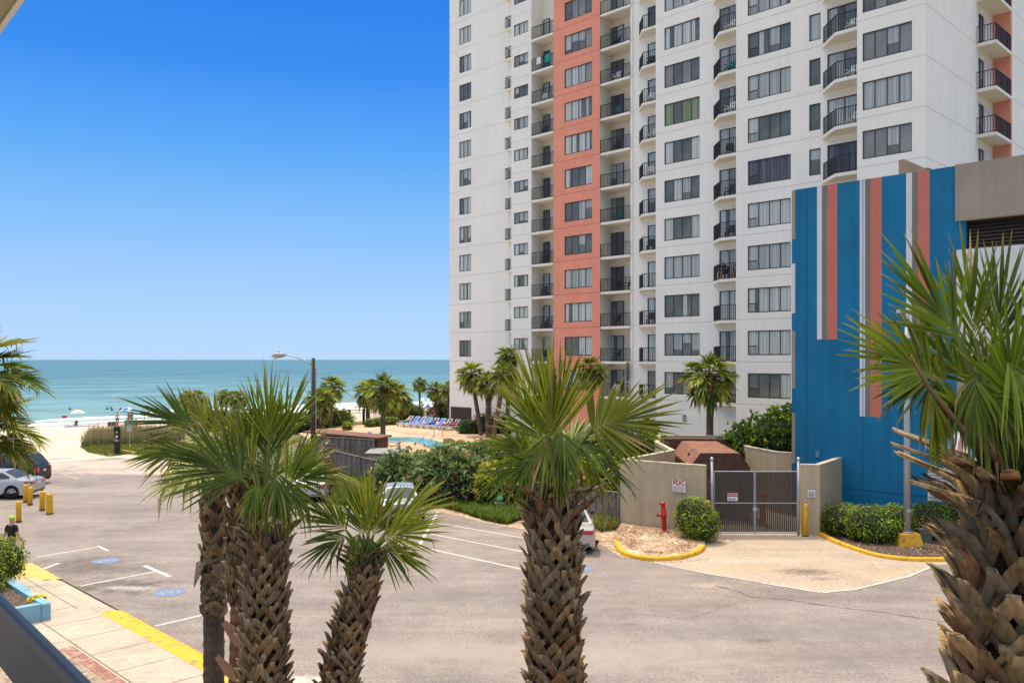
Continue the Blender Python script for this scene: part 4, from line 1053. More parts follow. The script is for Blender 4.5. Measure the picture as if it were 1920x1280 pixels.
def surf():
    """breaking waves: long low ridges of foam just off the beach"""
    m = bpy.data.materials.new('foam'); nt, b, N, L = nt_of(m)
    tc = N.new('ShaderNodeTexCoord'); nz = N.new('ShaderNodeTexNoise'); nz.inputs['Scale'].default_value = 0.9; nz.inputs['Detail'].default_value = 7
    L.new(tc.outputs['Object'], nz.inputs['Vector'])
    r = N.new('ShaderNodeMapRange'); r.inputs['From Min'].default_value = 0.36; r.inputs['From Max'].default_value = 0.56; L.new(nz.outputs['Fac'], r.inputs['Value'])
    mx = N.new('ShaderNodeMix'); mx.data_type = 'RGBA'; mx.inputs['A'].default_value = (0.42,0.55,0.54,1); mx.inputs['B'].default_value = (0.84,0.85,0.83,1)
    L.new(r.outputs['Result'], mx.inputs['Factor']); L.new(mx.outputs['Result'], b.inputs['Base Color']); b.inputs['Roughness'].default_value = 0.9
    rg = random.Random(3)
    mb = MB()
    def ridge(x, y0, y1, wdt, h):
        n = int((y1-y0)/1.5); V = []
        for i in range(n+1):
            y = y0+(y1-y0)*i/n; e = math.sin(math.pi*i/n)**0.35
            xc = x+1.1*math.sin(y*0.06+x)+0.5*math.sin(y*0.17+x*2)+rg.uniform(-.25, .25)
            ww = wdt*(0.35+0.65*e)*(0.65+0.5*(math.sin(y*0.085+x*3)*0.5+0.5)); hh = h*e*(0.5+0.7*(math.sin(y*0.11+x)*0.5+0.5))
            V += [loc2w(xc-ww, y, -1.995), loc2w(xc-ww*.4, y, -1.99+hh), loc2w(xc+ww*0.1, y, -1.99+hh*0.85), loc2w(xc+ww*.4, y, -1.97+hh*.15), loc2w(xc+ww, y, -1.985)]
        mb.add(V, [(i*5+k, i*5+k+1, (i+1)*5+k+1, (i+1)*5+k) for i in range(n) for k in range(4)])
    ridge(-133.0, -40, 180, 2.3, 0.25)
    ridge(-139.0, -30, 30, 2.2, 0.6); ridge(-140.5, 40, 170, 2.2, 0.6)
    ridge(-147, 4, 22, 1.6, 0.4); ridge(-149, 60, 110, 2.0, 0.5); ridge(-146, -40, -12, 1.6, 0.5); ridge(-152, 24, 40, 1.2, 0.4)
    struct('sea_foam', mb, m, smooth=True)
    mb = MB()
    V = []
    for i in range(90):
        y = -60+i*3
        V += [loc2w(-131.6+0.9*math.sin(y*.07)+.4*math.sin(y*.2), y, -1.98), loc2w(-126.2+1.2*math.sin(y*.05+1)+.5*math.sin(y*.19), y, terrain(-126.2, 0)+0.008)]
    mb.add(V, [(i*2, i*2+1, i*2+3, i*2+2) for i in range(89)])
    struct('wet_sand', mb, ground_mat('wet_sand', (0.36,0.29,0.22), (0.45,0.37,0.29), 0.4, 0.65, 0.3, 0.05, rough=0.4))
surf()
# ================================================================== APARTMENT TOWER
C2 = lambda C: C*Q
yA, yB, yD, yG, yH, yI = C2(78.5), C2(75.8), C2(75.4), C2(73.0), C2(71.2), C2(68.3)
yF = C2(75.5)
FH = 2.75
TOP = 47.0
tower = thing('apartment_tower', 'tall white apartment tower with a coral stripe and stacked balconies', 'building', loc2w(0, 0, 0), R(-45))
# children use the street frame directly
def wall_holes(x0, x1, z0, z1, holes, y, depth=0.14, m=0, jm=1, joints=True, ax='y', sgn=1):
    """upright wall with openings and reveals; ax 'y': wall faces -y at y; ax 'x': wall faces +x at x=y and runs along y"""
    mb = MB()
    P = (lambda a, d, z: (a, y+d, z)) if ax == 'y' else (lambda a, d, z: (y-d, a, z))
    xs = sorted({x0, x1, *[q for h in holes for q in h[:2]]}); zs = sorted({z0, z1, *[q for h in holes for q in h[2:]]})
    hs = set()
    import bisect
    for h in holes:
        i0 = xs.index(h[0]); i1 = xs.index(h[1]); j0 = zs.index(h[2]); j1 = zs.index(h[3])
        for i in range(i0, i1):
            for j in range(j0, j1): hs.add((i, j))
    for i in range(len(xs)-1):
        for j in range(len(zs)-1):
            if (i, j) in hs: continue
            mb.quad(P(xs[i], 0, zs[j]), P(xs[i+1], 0, zs[j]), P(xs[i+1], 0, zs[j+1]), P(xs[i], 0, zs[j+1]), m)
    for a, b, c, d in holes:
        mb.quad(P(a, 0, c), P(a, depth, c), P(a, depth, d), P(a, 0, d), m); mb.quad(P(b, 0, c), P(b, 0, d), P(b, depth, d), P(b, depth, c), m)
        mb.quad(P(a, 0, c), P(b, 0, c), P(b, depth, c), P(a, depth, c), m); mb.quad(P(a, 0, d), P(a, depth, d), P(b, depth, d), P(b, 0, d), m)
    if joints:
        for k in range(0, 17):
            z = 1.56+FH*k
            if z0+0.2 < z < z1-0.2:
                e = 0.004
                mb.quad(P(x0, -e, z-.022), P(x1, -e, z-.022), P(x1, -e, z+.022), P(x0, -e, z+.022), jm)  # proud strip, the groove's shadow painted into its darker colour
    return mb
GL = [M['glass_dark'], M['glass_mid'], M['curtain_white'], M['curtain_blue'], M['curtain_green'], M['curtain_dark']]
rw = random.Random(11)
def pane_set(n, style=None):
    s = style or rw.choices(['white', 'mixed', 'dark', 'blind', 'open', 'pale'], [3, 3, 2, 2, 3, 3])[0]
    if s == 'white': return [2]*n
    if s == 'pale': return [3]*n
    if s == 'dark': return [1 if rw.random() < .5 else 0 for _ in range(n)]
    if s == 'blind': return [1]*n
    if s == 'green': return ([4, 0, 4, 4]*2)[:n]
    if s == 'grey': return [5]*n
    if s == 'open': return [2]+[0]*(n-2)+[2] if n > 2 else [0]*n
    return [rw.choice([0, 0, 2, 3, 1]) for _ in range(n)]
FR = {}
def win(w, h, n, loc, style=None, name='window', rz=0.0, parent=None):
    key = (round(w, 2), round(h, 2), n)
    if key not in FR:
        mb = MB(); t = 0.055
        mb.box(0, t, 0, .07, 0, h); mb.box(w-t, w, 0, .07, 0, h); mb.box(t, w-t, 0.001, .069, 0, t*1.3); mb.box(t, w-t, 0.001, .069, h-t, h)
        for i in range(1, n):
            x = w*i/n; mb.box(x-t*.5, x+t*.5, 0.002, .068, t*1.3, h-t)
        FR[key] = mb.mesh('window_frame', M['bronze'])
    o = bpy.data.objects.new(name, FR[key]); COL.objects.link(o); o.parent = parent or tower; o.location = loc; o.rotation_euler = (0, 0, rz)
    mb = MB(); ps = pane_set(n, style)
    for i in range(n):
        a = w*i/n; b = w*(i+1)/n
        if ps[i] in (2, 3) and rw.random() < .18:      # curtain drawn half across its light
            c = a+(b-a)*rw.uniform(.35, .7); mb.quad((a, .035, 0), (c, .035, 0), (c, .035, h), (a, .035, h), ps[i]); mb.quad((c, .035, 0), (b, .035, 0), (b, .035, h), (c, .035, h), 0)
        elif ps[i] == 1 and rw.random() < .5:
            c = h*rw.uniform(.2, .6); mb.quad((a, .035, c), (b, .035, c), (b, .035, h), (a, .035, h), 3); mb.quad((a, .035, 0), (b, .035, 0), (b, .035, c), (a, .035, c), 0)
        else: mb.quad((a, .035, 0), (b, .035, 0), (b, .035, h), (a, .035, h), ps[i])
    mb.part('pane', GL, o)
    return o
def section(nm, x0, x1, y, z0, kmin, kmax, wx0, wx1, zs, zt, npan, mats=None, extra=(), styles={}, name='facade_wall'):
    holes = [(wx0, wx1, zs+FH*k, zt+FH*k) for k in range(kmin, kmax+1)]
    allh = list(holes)
    for e in extra: allh += e['holes']
    wall_holes(x0, x1, z0, TOP, allh, y).part(name, mats or [M['white_wall'], M['joint']], tower)
    for k, hh in zip(range(kmin, kmax+1), holes): win(hh[1]-hh[0], hh[3]-hh[2], npan, (hh[0], y+0.06, hh[2]), styles.get(k))
# A, far end
section('A', fx(843, yA), fx(985, yA), yA, 0, 2, 14, fx(861, yA), fx(883.4, yA), 1.98, 3.57, 3)
# B, narrow bay of small windows
section('B', fx(958.4, yB), fx(996.5, yB), yB, 0, 2, 14, fx(963.6, yB), fx(990.3, yB), 2.57, 3.57, 3)
# D, coral bay
yD1 = yD-0.12
section('D', fx(1038, yD1), fx(1125, yD1), yD1, 0, 1, 12, fx(1058.4, yD1), fx(1110, yD1), 2.02, 3.57, 4, [M['coral'], M['coral_joint']], name='coral_wall')
# G and H and I, stepping towards the street
gx0, gx1 = fx(1229.5, yG), fx(1392, yG)
gdoor = (fx(1348.6, yG), fx(1384, yG))
section('G', gx0, gx1, yG, 0, 1, 11, fx(1245.5, yG), fx(1311.8, yG), 1.98, 3.57, 4, extra=[dict(holes=[(gdoor[0], gdoor[1], 1.58+FH*k, 3.63+FH*k) for k in range(0, 12)])], styles={8: 'green', 1: 'dark', 2: 'blind'})
hx0, hx1 = fx(1380, yH), fx(1625, yH)
hdoor = (fx(1551, yH), fx(1616, yH))
hn = (fx(1517, yH), fx(1538.5, yH))
section('H', hx0, hx1, yH, 0, 1, 10, fx(1401.8, yH), fx(1482.7, yH), 1.98, 3.57, 4, extra=[dict(holes=[(hdoor[0], hdoor[1], 1.58+FH*k, 3.66+FH*k) for k in range(4, 11)]), dict(holes=[(hn[0], hn[1], 1.98+FH*k, 3.60+FH*k) for k in range(4, 11)])], styles={6: 'grey', 1: 'mixed', 2: 'white', 3: 'white'})
for k in range(5, 11): win(hn[1]-hn[0], 1.62, 1, (hn[0], yH+.06, 1.98+FH*k), rw.choice(['blind', 'pale', 'dark']), 'narrow_window')
ix0, ix1 = fx(1607, yI), fx(1735, yI)
section('I', ix0, ix1, yI, 0, 5, 9, fx(1617, yI), fx(1709.7, yI), 1.98, 3.57, 4, styles={6: 'blind', 7: 'pale', 5: 'pale', 8: 'blind'})
# J, the return face to the right of the corner
jd0 = yI+8.45; jd1 = yI+11.6
jdoor = (jd0+0.35, jd0+1.5)
wall_holes(yI, jd1, 0, TOP, [(jdoor[0], jdoor[1], 1.58+FH*k, 3.6+FH*k) for k in range(4, 11)], ix1, ax='x').part('side_wall', [M['white_wall'], M['joint']], tower)
mb = MB(); mb.box(ix1-1, ix1+1.01, jd1, jd1+0.3, 0, TOP); mb.part('coral_fin', M['coral'], tower)
wall_holes(jd1+.3, jd1+16, 0, TOP, [], ix1+1.012, ax='x').part('side_wall', [M['white_wall'], M['joint']], tower)
# recesses C and E: back wall, side wall; solid body behind, step returns
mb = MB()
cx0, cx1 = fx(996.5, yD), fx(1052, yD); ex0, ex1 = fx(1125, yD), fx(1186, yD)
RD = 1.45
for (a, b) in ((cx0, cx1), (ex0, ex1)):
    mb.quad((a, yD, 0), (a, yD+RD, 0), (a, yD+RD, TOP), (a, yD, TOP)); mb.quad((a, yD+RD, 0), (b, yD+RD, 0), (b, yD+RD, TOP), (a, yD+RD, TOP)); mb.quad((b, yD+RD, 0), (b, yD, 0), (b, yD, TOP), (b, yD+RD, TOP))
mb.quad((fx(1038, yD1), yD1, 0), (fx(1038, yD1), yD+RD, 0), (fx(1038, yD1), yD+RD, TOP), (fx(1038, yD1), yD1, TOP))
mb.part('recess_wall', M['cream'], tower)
fdoor = (fx(1214, yF), fx(1236, yF))
wall_holes(fx(1182, yF), fx(1245, yF), 0, TOP, [(fdoor[0], fdoor[1], 1.58+FH*k, 3.6+FH*k) for k in range(1, 13)], yF).part('facade_wall', [M['white_wall'], M['joint']], tower)
mb = MB()
mb.quad((gx0, yG, 0), (gx0, yF, 0), (gx0, yF, TOP), (gx0, yG, TOP)); mb.quad((hx0, yH, 0), (hx0, yG, 0), (hx0, yG, TOP), (hx0, yH, TOP)); mb.quad((ix0, yI, 0), (ix0, yH, 0), (ix0, yH, TOP), (ix0, yI, TOP))
bx = fx(958.4, yB); mb.quad((bx, yB, 0), (bx, yA, 0), (bx, yA, TOP), (bx, yB, TOP))
ax = fx(843, yA); mb.quad((ax, yA, 0), (ax, yA+14, 0), (ax, yA+14, TOP), (ax, yA, TOP))
mb.quad((ax, yA+14, 0), (ix1, yA+14, 0), (ix1, yA+14, TOP), (ax, yA+14, TOP))
mb.part('return_wall', M['white_wall'], tower)
mb = MB(); mb.box(ax+.01, fx(958, yA), yA+.01, yA+13.9, TOP, TOP+.3); mb.box(fx(958, yA)+.01, gx0, yB, yA+13.9, TOP, TOP+.3); mb.box(gx0+.01, hx0, yG, yA+13.9, TOP, TOP+.3); mb.box(hx0+.01, ix0, yH, yA+13.9, TOP, TOP+.3); mb.box(ix0+.01, ix1+1, yI, yA+13.9, TOP, TOP+.3); mb.part('roof', M['taupe'], tower)
mb = MB(); mb.box(ax+1, cx0+.04, yA+.35, yA+13.8, .1, TOP-.1); mb.box(cx0+.05, ix1-.3, yD+RD+.05, yA+13.8, .1, TOP-.1); mb.box(gx0+.3, ix1-.3, yG+.35, yD+RD, .1, TOP-.1); mb.box(hx0+.3, ix1-.3, yH+.35, yG+.3, .1, TOP-.1); mb.part('core', M['dark'], tower)
# flat dark panel painting the shade of a ground floor opening at the far end and a paler lower block
mb = MB(); mb.box(fx(846, yA), fx(884, yA), yA-.06, yA-.02, 0, 2.6); mb.part('entrance_shade_panel', M['louvre'], tower)
mb = MB(); mb.box(fx(1349, yG-.3), fx(1393, yG-.3), yG-.30, yG-.02, 0, 4.15); mb.part('plinth', M['white_wall'], tower)
mb = MB(); mb.box(fx(1280, yG), fx(1288, yG), yG-.03, yG-.008, 2.75, 3.35); t_ = mb.part('wall_plate', M['sign_white'], tower)
mb = MB()
for i in range(3): mb.box(fx(1280.4, yG), fx(1287.4, yG), yG-.036, yG-.031, 2.85+i*.17, 2.94+i*.17)
mb.part('plate_text', M['sign_black'], t_)
# balconies: slab > railing, door
BAL = {}
def railing(pts, hgt=1.02):
    mb = MB()
    for a, b in zip(pts, pts[1:]):
        a = Vector((*a, 0)); b = Vector((*b, 0)); ln = (b-a).length
        mb.beam(a+Vector((0,0,hgt)), b+Vector((0,0,hgt)), .045, .045); mb.beam(a+Vector((0,0,.09)), b+Vector((0,0,.09)), .03, .03)
        n = max(2, int(ln/0.14))
        for i in range(n+1):
            p = a.lerp(b, i/n); t = .028 if i % 8 else .04
            mb.box(p.x-t/2, p.x+t/2, p.y-t/2, p.y+t/2, 0, hgt)
    return mb
def balcony(kind, loc, poly, rail, door=None, style=None):
    """poly: slab outline, rail: rail line, door: (x0,x1,y,h,n,rz)"""
    if kind not in BAL:
        mb = MB(); mb.prism(poly, -0.19, 0.0)
        BAL[kind] = (mb.mesh('balcony_slab', M['slab']), railing(rail).mesh('balcony_railing', M['rail']))
    o = bpy.data.objects.new('balcony', BAL[kind][0]); COL.objects.link(o); o.parent = tower; o.location = loc
    r = bpy.data.objects.new('railing', BAL[kind][1]); COL.objects.link(r); r.parent = o
    if door:
        x0, x1, y, h, n, rz = door
        d = win(x1-x0, h, n, (0, 0, 0), style, 'balcony_door', rz, o); d.location = (x0, y, 0.02) if rz == 0 else (y, x0, .02)
        ch = d.children[0]; me = ch.data; COL.objects.unlink(ch); bpy.data.objects.remove(ch)
        # panes become a second slot of the door itself (door is the sub-part)
        mm = me.copy(); fm = d.data
        bmx = bmesh.new(); bmx.from_mesh(fm); nf = len(bmx.faces); bmx.from_mesh(mm)
        bmx.faces.ensure_lookup_table()
        for f in bmx.faces[nf:]: f.material_index += 1
        nm = bpy.data.meshes.new('balcony_door'); bmx.to_mesh(nm); bmx.free()
        for q in [M['bronze']]+GL: nm.materials.append(q)
        d.data = nm
    return o
zk = lambda k: 1.56+FH*k
SPOT = {}                              # balcony floors for the furniture: (column, k) -> (x, y, z) in the street frame
a0 = fx(954, yA)
for k in range(3, 15): balcony('A', (a0, yA, zk(k)), [(0,0),(0,-.55),(2.6,-.55),(2.6,0)], [(.06,0),(.06,-.5),(2.6,-.5)])
cw = fx(1037.4, yD)-cx0; ew = fx(1182, yD)-ex0
for k in range(1, 13):
    balcony('C', (cx0, yD, zk(k)), [(.01,-.06),(cw,-.06),(cw,RD-.01),(.01,RD-.01)], [(.05,-.01),(cw-.02,-.01)], (fx(1019.8, yD+RD)-cx0, fx(1031.5, yD+RD)-cx0, RD-.08, 2.05, 1, 0), rw.choice(['dark', 'dark', 'grey', 'mixed'])); SPOT['C', k] = (cx0, yD+.45, zk(k), cw)
    balcony('E', (ex0, yD, zk(k)), [(.01,-.06),(ew-.01,-.06),(ew-.01,RD-.01),(.01,RD-.01)], [(.05,-.01),(ew-.05,-.01)], (fx(1144.8, yD+RD)-ex0, fx(1170.5, yD+RD)-ex0, RD-.08, 2.05, 2, 0), rw.choice(['dark', 'mixed', 'grey', 'pale'])); SPOT['E', k] = (ex0, yD+.45, zk(k), ew)
fs0 = fx(1197.5, yF); fw_ = gx0-fs0+0.6
for k in range(1, 13):
    balcony('F', (fs0, yF, zk(k)), [(0,0),(1.15,-1.15),(fw_+1.1,-1.15),(fw_+1.1,0)], [(.12,-.05),(1.2,-1.08),(fw_+1.1,-1.08)], (fdoor[0]-fs0, fdoor[1]-fs0, .06, 2.02, 1, 0), rw.choice(['dark', 'white', 'pale'])); SPOT['F', k] = (fs0+.9, yF-.6, zk(k), 1.6)
gs0 = fx(1336.5, yG)
for k in range(1, 12):
    balcony('G', (gs0, yG, zk(k)), [(0,0),(1.25,-1.25),(4.0,-1.25),(4.0,0)], [(.12,-.05),(1.3,-1.18),(4.0,-1.18)], (gdoor[0]-gs0, gdoor[1]-gs0, .06, 2.05, 2, 0), rw.choice(['mixed', 'white', 'pale', 'dark'])); SPOT['G', k] = (gs0+1.0, yG-.65, zk(k), 1.7)
hs0 = fx(1541.5, yH)
for k in range(4, 11):
    balcony('H', (hs0, yH, zk(k)), [(0,0),(1.45,-1.45),(5.2,-1.45),(5.2,0)], [(.12,-.05),(1.5,-1.38),(5.2,-1.38)], (hdoor[0]-hs0, hdoor[1]-hs0, .06, 2.06, 2, 0), rw.choice(['mixed', 'white', 'grey', 'dark'])); SPOT['H', k] = (hs0+1.2, yH-.75, zk(k), 2.2)
for k in range(5, 11):
    balcony('J', (ix1, jd0, zk(k)), [(0,0),(1.1,0),(1.1,3.13),(0,3.13)], [(.0,.05),(1.04,.05),(1.04,3.1)], (jdoor[0]-jd0, jdoor[1]-jd0, -.06, 2.0, 2, R(90)), 'dark')

# ================================================================== PARKING GARAGE
yP = C2(52.4); gz = 14.98
gar = thing('parking_garage', 'bright blue parking garage with white, grey and coral vertical stripes', 'building', loc2w(0, 0, 0), R(-45))
X = lambda px: fx(px, yP)
edges = [(1491,'b'),(1532,'w'),(1541,'g'),(1551,'c'),(1569.6,'b'),(1612,'w'),(1622,'g'),(1632,'c'),(1653,'b'),(1699,'w'),(1710,'g'),(1721,'c'),(1743,'b'),(1793.5,None)]
SM = {'b': 0, 'w': 1, 'g': 2, 'c': 3}
mb = MB()
for i, ((a, c), (b, _)) in enumerate(zip(edges, edges[1:])):
    x0, x1 = X(a), X(b)
    zb = 0 if c == 'b' else {0: fz(1550, 636, yP), 1: fz(1632, 781, yP), 2: fz(1720, 633, yP)}[(i-1)//4]
    mb.quad((x0, yP, zb), (x1, yP, zb), (x1, yP, gz), (x0, yP, gz), SM[c])
    if zb: mb.quad((x0, yP, 0), (x1, yP, 0), (x1, yP, zb), (x0, yP, zb), 0)
mb.part('striped_wall', [M['blue'], M['gwhite'], M['ggrey'], M['gcoral']], gar)
xl, xs_, xr = X(1484), X(1491), X(2350)
mb = MB(); zc = [gz]+[fz(1487, v, yP) for v in (448, 494, 587, 620, 728, 774, 868, 915)]+[0]
for i, c in enumerate([4, 0, 1, 0, 4, 0, 4, 0, 0]):
    mb.quad((xl, yP+.03, zc[i+1]), (xs_, yP+.03, zc[i+1]), (xs_, yP+.03, zc[i]-(.1 if i == 0 else 0)), (xl, yP+.03, zc[i]-(.1 if i == 0 else 0)), c)
mb.part('edge_pilaster', [M['blue'], M['gwhite'], M['ggrey'], M['gcoral'], M['taupe']], gar)
mb = MB()
for px in (1513, 1618): mb.box(X(px)-.012, X(px)+.012, yP-.004, yP-.001, 0, gz)
mb.box(xs_, X(1793), yP-.0045, yP-.0015, 1.55, 1.585)
mb.part('expansion_joint', mat('blue_joint', (0.0,0.07,0.18), 0.8, 0.1), gar)
mb = MB(); mb.quad((xl, yP+.03, 0), (xl, yP+10, 0), (xl, yP+10, gz), (xl, yP+.03, gz)); mb.quad((xl, yP+10, 0), (xr, yP+10, 0), (xr, yP+10, gz), (xl, yP+10, gz)); mb.quad((xr, yP, 0), (xr, yP+10, 0), (xr, yP+10, gz), (xr, yP, gz)); mb.part('rear_wall', M['taupe'], gar)
mb = MB(); mb.box(xl, xr, yP+.2, yP+10, gz-1.3, gz-1.0); mb.part('roof_deck', M['taupe'], gar)
mb = MB(); mb.box(xl+.02, X(1793), yP+.04, yP+.24, gz-.9, gz-.015); mb.part('parapet', M['taupe'], gar)
za, zb = fz(1796, 415.5, yP), fz(1811, 467.5, yP)
mb = MB(); mb.box(X(1793.5), xr, yP-.16, yP+.2, za, gz+.01); mb.part('parapet', M['taupe'], gar)
x_p = X(1811)
mb = MB(); mb.box(X(1793.5), x_p, yP, yP+.3, zb, za); mb.part('blue_pier', M['blue'], gar)
mb = MB(); mb.box(x_p, xr, yP+.25, yP+.3, zb, za); mb.part('louvre_backing', M['dark'], gar)
mb = MB()
for i in range(8): mb.add([(x_p, yP+.14, zb+(za-zb)*i/8+.03), (xr, yP+.14, zb+(za-zb)*i/8+.03), (xr, yP+.22, zb+(za-zb)*(i+1)/8), (x_p, yP+.22, zb+(za-zb)*(i+1)/8)], [(0,1,2,3)])
mb.part('louvre', M['louvre'], gar)
zw = 7.6
mb = MB(); mb.box(X(1794), xr, yP-.05, yP+.3, zw, zb); mb.part('white_band', M['gwhite'], gar)
mb = MB(); mb.box(X(1794), x_p, yP, yP+.3, 4.6, zw-.003); mb.box(x_p, xr, yP, yP+.3, zw-.5, zw-.003); mb.part('taupe_frame', M['taupe'], gar)
mb = MB(); mb.box(x_p, xr, yP+.2, yP+.28, 4.6, zw-.5); mb.part('louvre_backing', M['dark'], gar)
mb = MB()
for i in range(9): mb.box(x_p, xr, yP+.10, yP+.16, 4.75+i*.27, 4.9+i*.27)
mb.part('louvre', M['louvre'], gar)
mb = MB(); mb.box(X(1793.5), xr, yP, yP+.3, 0, 4.597); mb.part('base_wall', M['blue'], gar)
mb = MB(); mb.box(X(1530), X(1537), yP-.05, yP-.002, fz(1533, 857, yP), fz(1533, 845, yP)); mb.part('junction_box', mat('box_blue', (0.12,0.25,0.40), .6, .1), gar)
# roof stair wall
sx, sd = fx(1685, 42*1.0), 42.0
sp = ray(1685, 300, 41.5); lx, ly = w2loc(sp)
mb = MB(); mb.box(lx, lx+.25, ly, ly+3.9, gz-1.0, sp.z); mb.part('roof_stair_wall', mat('stair_wall_taupe', (0.36,0.27,0.185), .85, .1, 1.0, streak=.2), gar)
mb = MB(); mb.box(lx+.02, lx+.23, ly+3.2, ly+3.9, sp.z+.003, sp.z+.1); mb.part('roof_vent', M['util_box'], gar)
# striped barrel awning over the ramp door
ax0, ax1 = X(1793), X(1960); za0, za1 = 2.95, 4.55
mb = MB(); stripes = [0, 1, 3, 1, 0, 1, 3, 1, 0, 1, 3, 1, 0, 1]
nst = 14; dpt = 1.3
for i in range(nst):
    a = ax0+(ax1-ax0)*i/nst; b = ax0+(ax1-ax0)*(i+1)/nst
    for j in range(8):
        t0 = math.pi/2*j/8; t1 = math.pi/2*(j+1)/8
        q = lambda x, t: (x, yP-.17-dpt*math.sin(t), za0+(za1-za0)*math.cos(t))
        mb.quad(q(a, t0), q(a, t1), q(b, t1), q(b, t0), stripes[i])
end = [(ax0, yP-.17, za0)]+[(ax0, yP-.17-dpt*math.sin(math.pi/2*j/8), za0+(za1-za0)*math.cos(math.pi/2*j/8)) for j in range(9)]
mb.add(end, [tuple(range(len(end)))], 0)
pk = mat('awning_pink', (0.42,0.17,0.18), .7, .1, 2)
root = thing('striped_awning', 'barrel awning striped blue, white and pink on the garage wall', 'awning', (0, 0, 0), R(-45))
mb.part('canopy', [mat('awning_blue', (0.02,0.24,0.52), .6, .1, 2), M['plastic_white'], pk, pk], root, True)
mb = MB(); mb.beam((ax0, yP-.17-dpt, za0), (ax1, yP-.17-dpt, za0), .05, .05); mb.beam((ax0, yP-.17, za0), (ax0, yP-.17-dpt, za0), .05, .05); mb.part('frame', M['galv'], root)
# rules board
def dashes(mb, x0, x1, z, h, y, rg, gap=.02):
    x = x0
    while x < x1-.02:
        l = min(rg.uniform(.04, .14), x1-x); mb.quad((x, y, z), (x+l, y, z), (x+l, y, z+h), (x, y, z+h)); x += l+gap
sgx0, sgx1 = X(1740), X(1791)
szt, szb = fz(1765, 879, yP), fz(1765, 941, yP)
root = thing('garage_rules_sign', 'white board headed garage rules on the blue wall', 'sign', loc2w((sgx0+sgx1)/2, yP-.03, szb), R(-45))
ww = (sgx1-sgx0)/2; hh = szt-szb
mb = MB(); mb.cbox(-ww, ww, -.02, .015, 0, hh, .02); mb.part('board', M['sign_white'], root)
mb = MB(); mb.box(-ww-.02, ww+.02, -.012, .02, -.02, 0); mb.box(-ww-.02, ww+.02, -.012, .02, hh, hh+.02); mb.part('frame', M['galv'], root)
lettering('GARAGE RULES', .155, root, (0, -.024, hh-.13), (R(90), 0, 0), M['text_grey'], .003, sx=1.0)
mb = MB(); rg = random.Random(4)
for i in range(10): dashes(mb, -ww+(.06 if i % 2 == 0 else .14), ww-.08-rg.uniform(0, .25), hh-.30-i*.115, .05, -.024, rg)
mb.part('small_print', M['text_grey'], root)
def rebase(root, new):
    d = Matrix.Rotation(-root.rotation_euler.z, 3, 'Z') @ (Vector(new)-root.location)
    root.location = new
    for c in root.children: c.location = Vector(c.location)-d
rebase(tower, loc2w(hx0, yH)); rebase(gar, loc2w((xl+X(1793))/2, yP)); rebase(root_awn := [o for o in COL.objects if o.name == 'striped_awning'][0], loc2w(ax0, yP-.2))

# ================================================================== DUMPSTER ENCLOSURE
def wallrun(name, label, cat, pts, zt, th, mats, parent=None, inward=1, bend=None, base=0.0):
    """standing wall of thickness th along points with a lighter cap"""
    P = [Vector((p[0], p[1], 0)) for p in pts]
    root = parent or thing(name, label, cat, (P[0].x, P[0].y, 0))
    O = root.location
    L_, R_ = [], []
    for i, p in enumerate(P):
        if i == 0: d = (P[1]-P[0]).normalized(); nn = Vector((-d.y, d.x, 0)); k = 1
        elif i == len(P)-1: d = (P[-1]-P[-2]).normalized(); nn = Vector((-d.y, d.x, 0)); k = 1
        else:
            d0 = (P[i]-P[i-1]).normalized(); d1 = (P[i+1]-P[i]).normalized(); t = (d0+d1).normalized()
            nn = Vector((-t.y, t.x, 0)); k = 1/max(.4, nn.dot(Vector((-d0.y, d0.x, 0))))
        L_.append(p-O); R_.append(p-O+nn*th*k*inward)
    mb = MB(); n = len(P)
    for z0, z1, m, e in ((base, zt-.05, 0, 0), (zt-.05, zt, 1, .012)):
        vs = []
        for a, b in zip(L_, R_):
            o = (a-b).normalized()*e
            vs += [(a.x+o.x, a.y+o.y, z0), (a.x+o.x, a.y+o.y, z1), (b.x-o.x, b.y-o.y, z1), (b.x-o.x, b.y-o.y, z0)]
        fs = []
        for i in range(n-1):
            for k in range(4): fs.append((i*4+k, (i+1)*4+k, (i+1)*4+(k+1) % 4, i*4+(k+1) % 4))
        fs += [(0,1,2,3), tuple((n-1)*4+k for k in (3,2,1,0))]
        mb.add(vs, fs, m)
    mb.part('wall', mats, root)
    return root
ZW = 2.87
def gz_(px, py): D = F*(H-ZW)/(py-HY); return ((px-960)/F*D, D)
P0 = (gnd(1322,1003).x, gnd(1322,1003).y); P1 = (gnd(1163,984).x, gnd(1163,984).y)
Pm = ((P0[0]*.62+P1[0]*.38)-.03, (P0[1]*.62+P1[1]*.38)-.10)
encl = wallrun('enclosure_wall', 'beige concrete wall around the dumpster bay, mossy along its top', 'wall', [P0, Pm, P1, (7.6, 41.3), (7.55, 45.4), (8.4, 49.6), (12.2, 49.3), (11.95, 43.0), (12.6, 40.6), (13.9, 39.9)], ZW, .22, [M['concrete_wall'], M['cap']], inward=-1)
pb = gnd(1537, 1003)
wallrun('gate_pillar_wall', 'short angled beige wall between chain gate and blue garage', 'wall', [(gnd(1503,1003).x, gnd(1503,1003).y+.06), (pb.x, pb.y), (14.55, 37.9)], 2.9, .22, [M['concrete_wall'], M['cap']], inward=1)
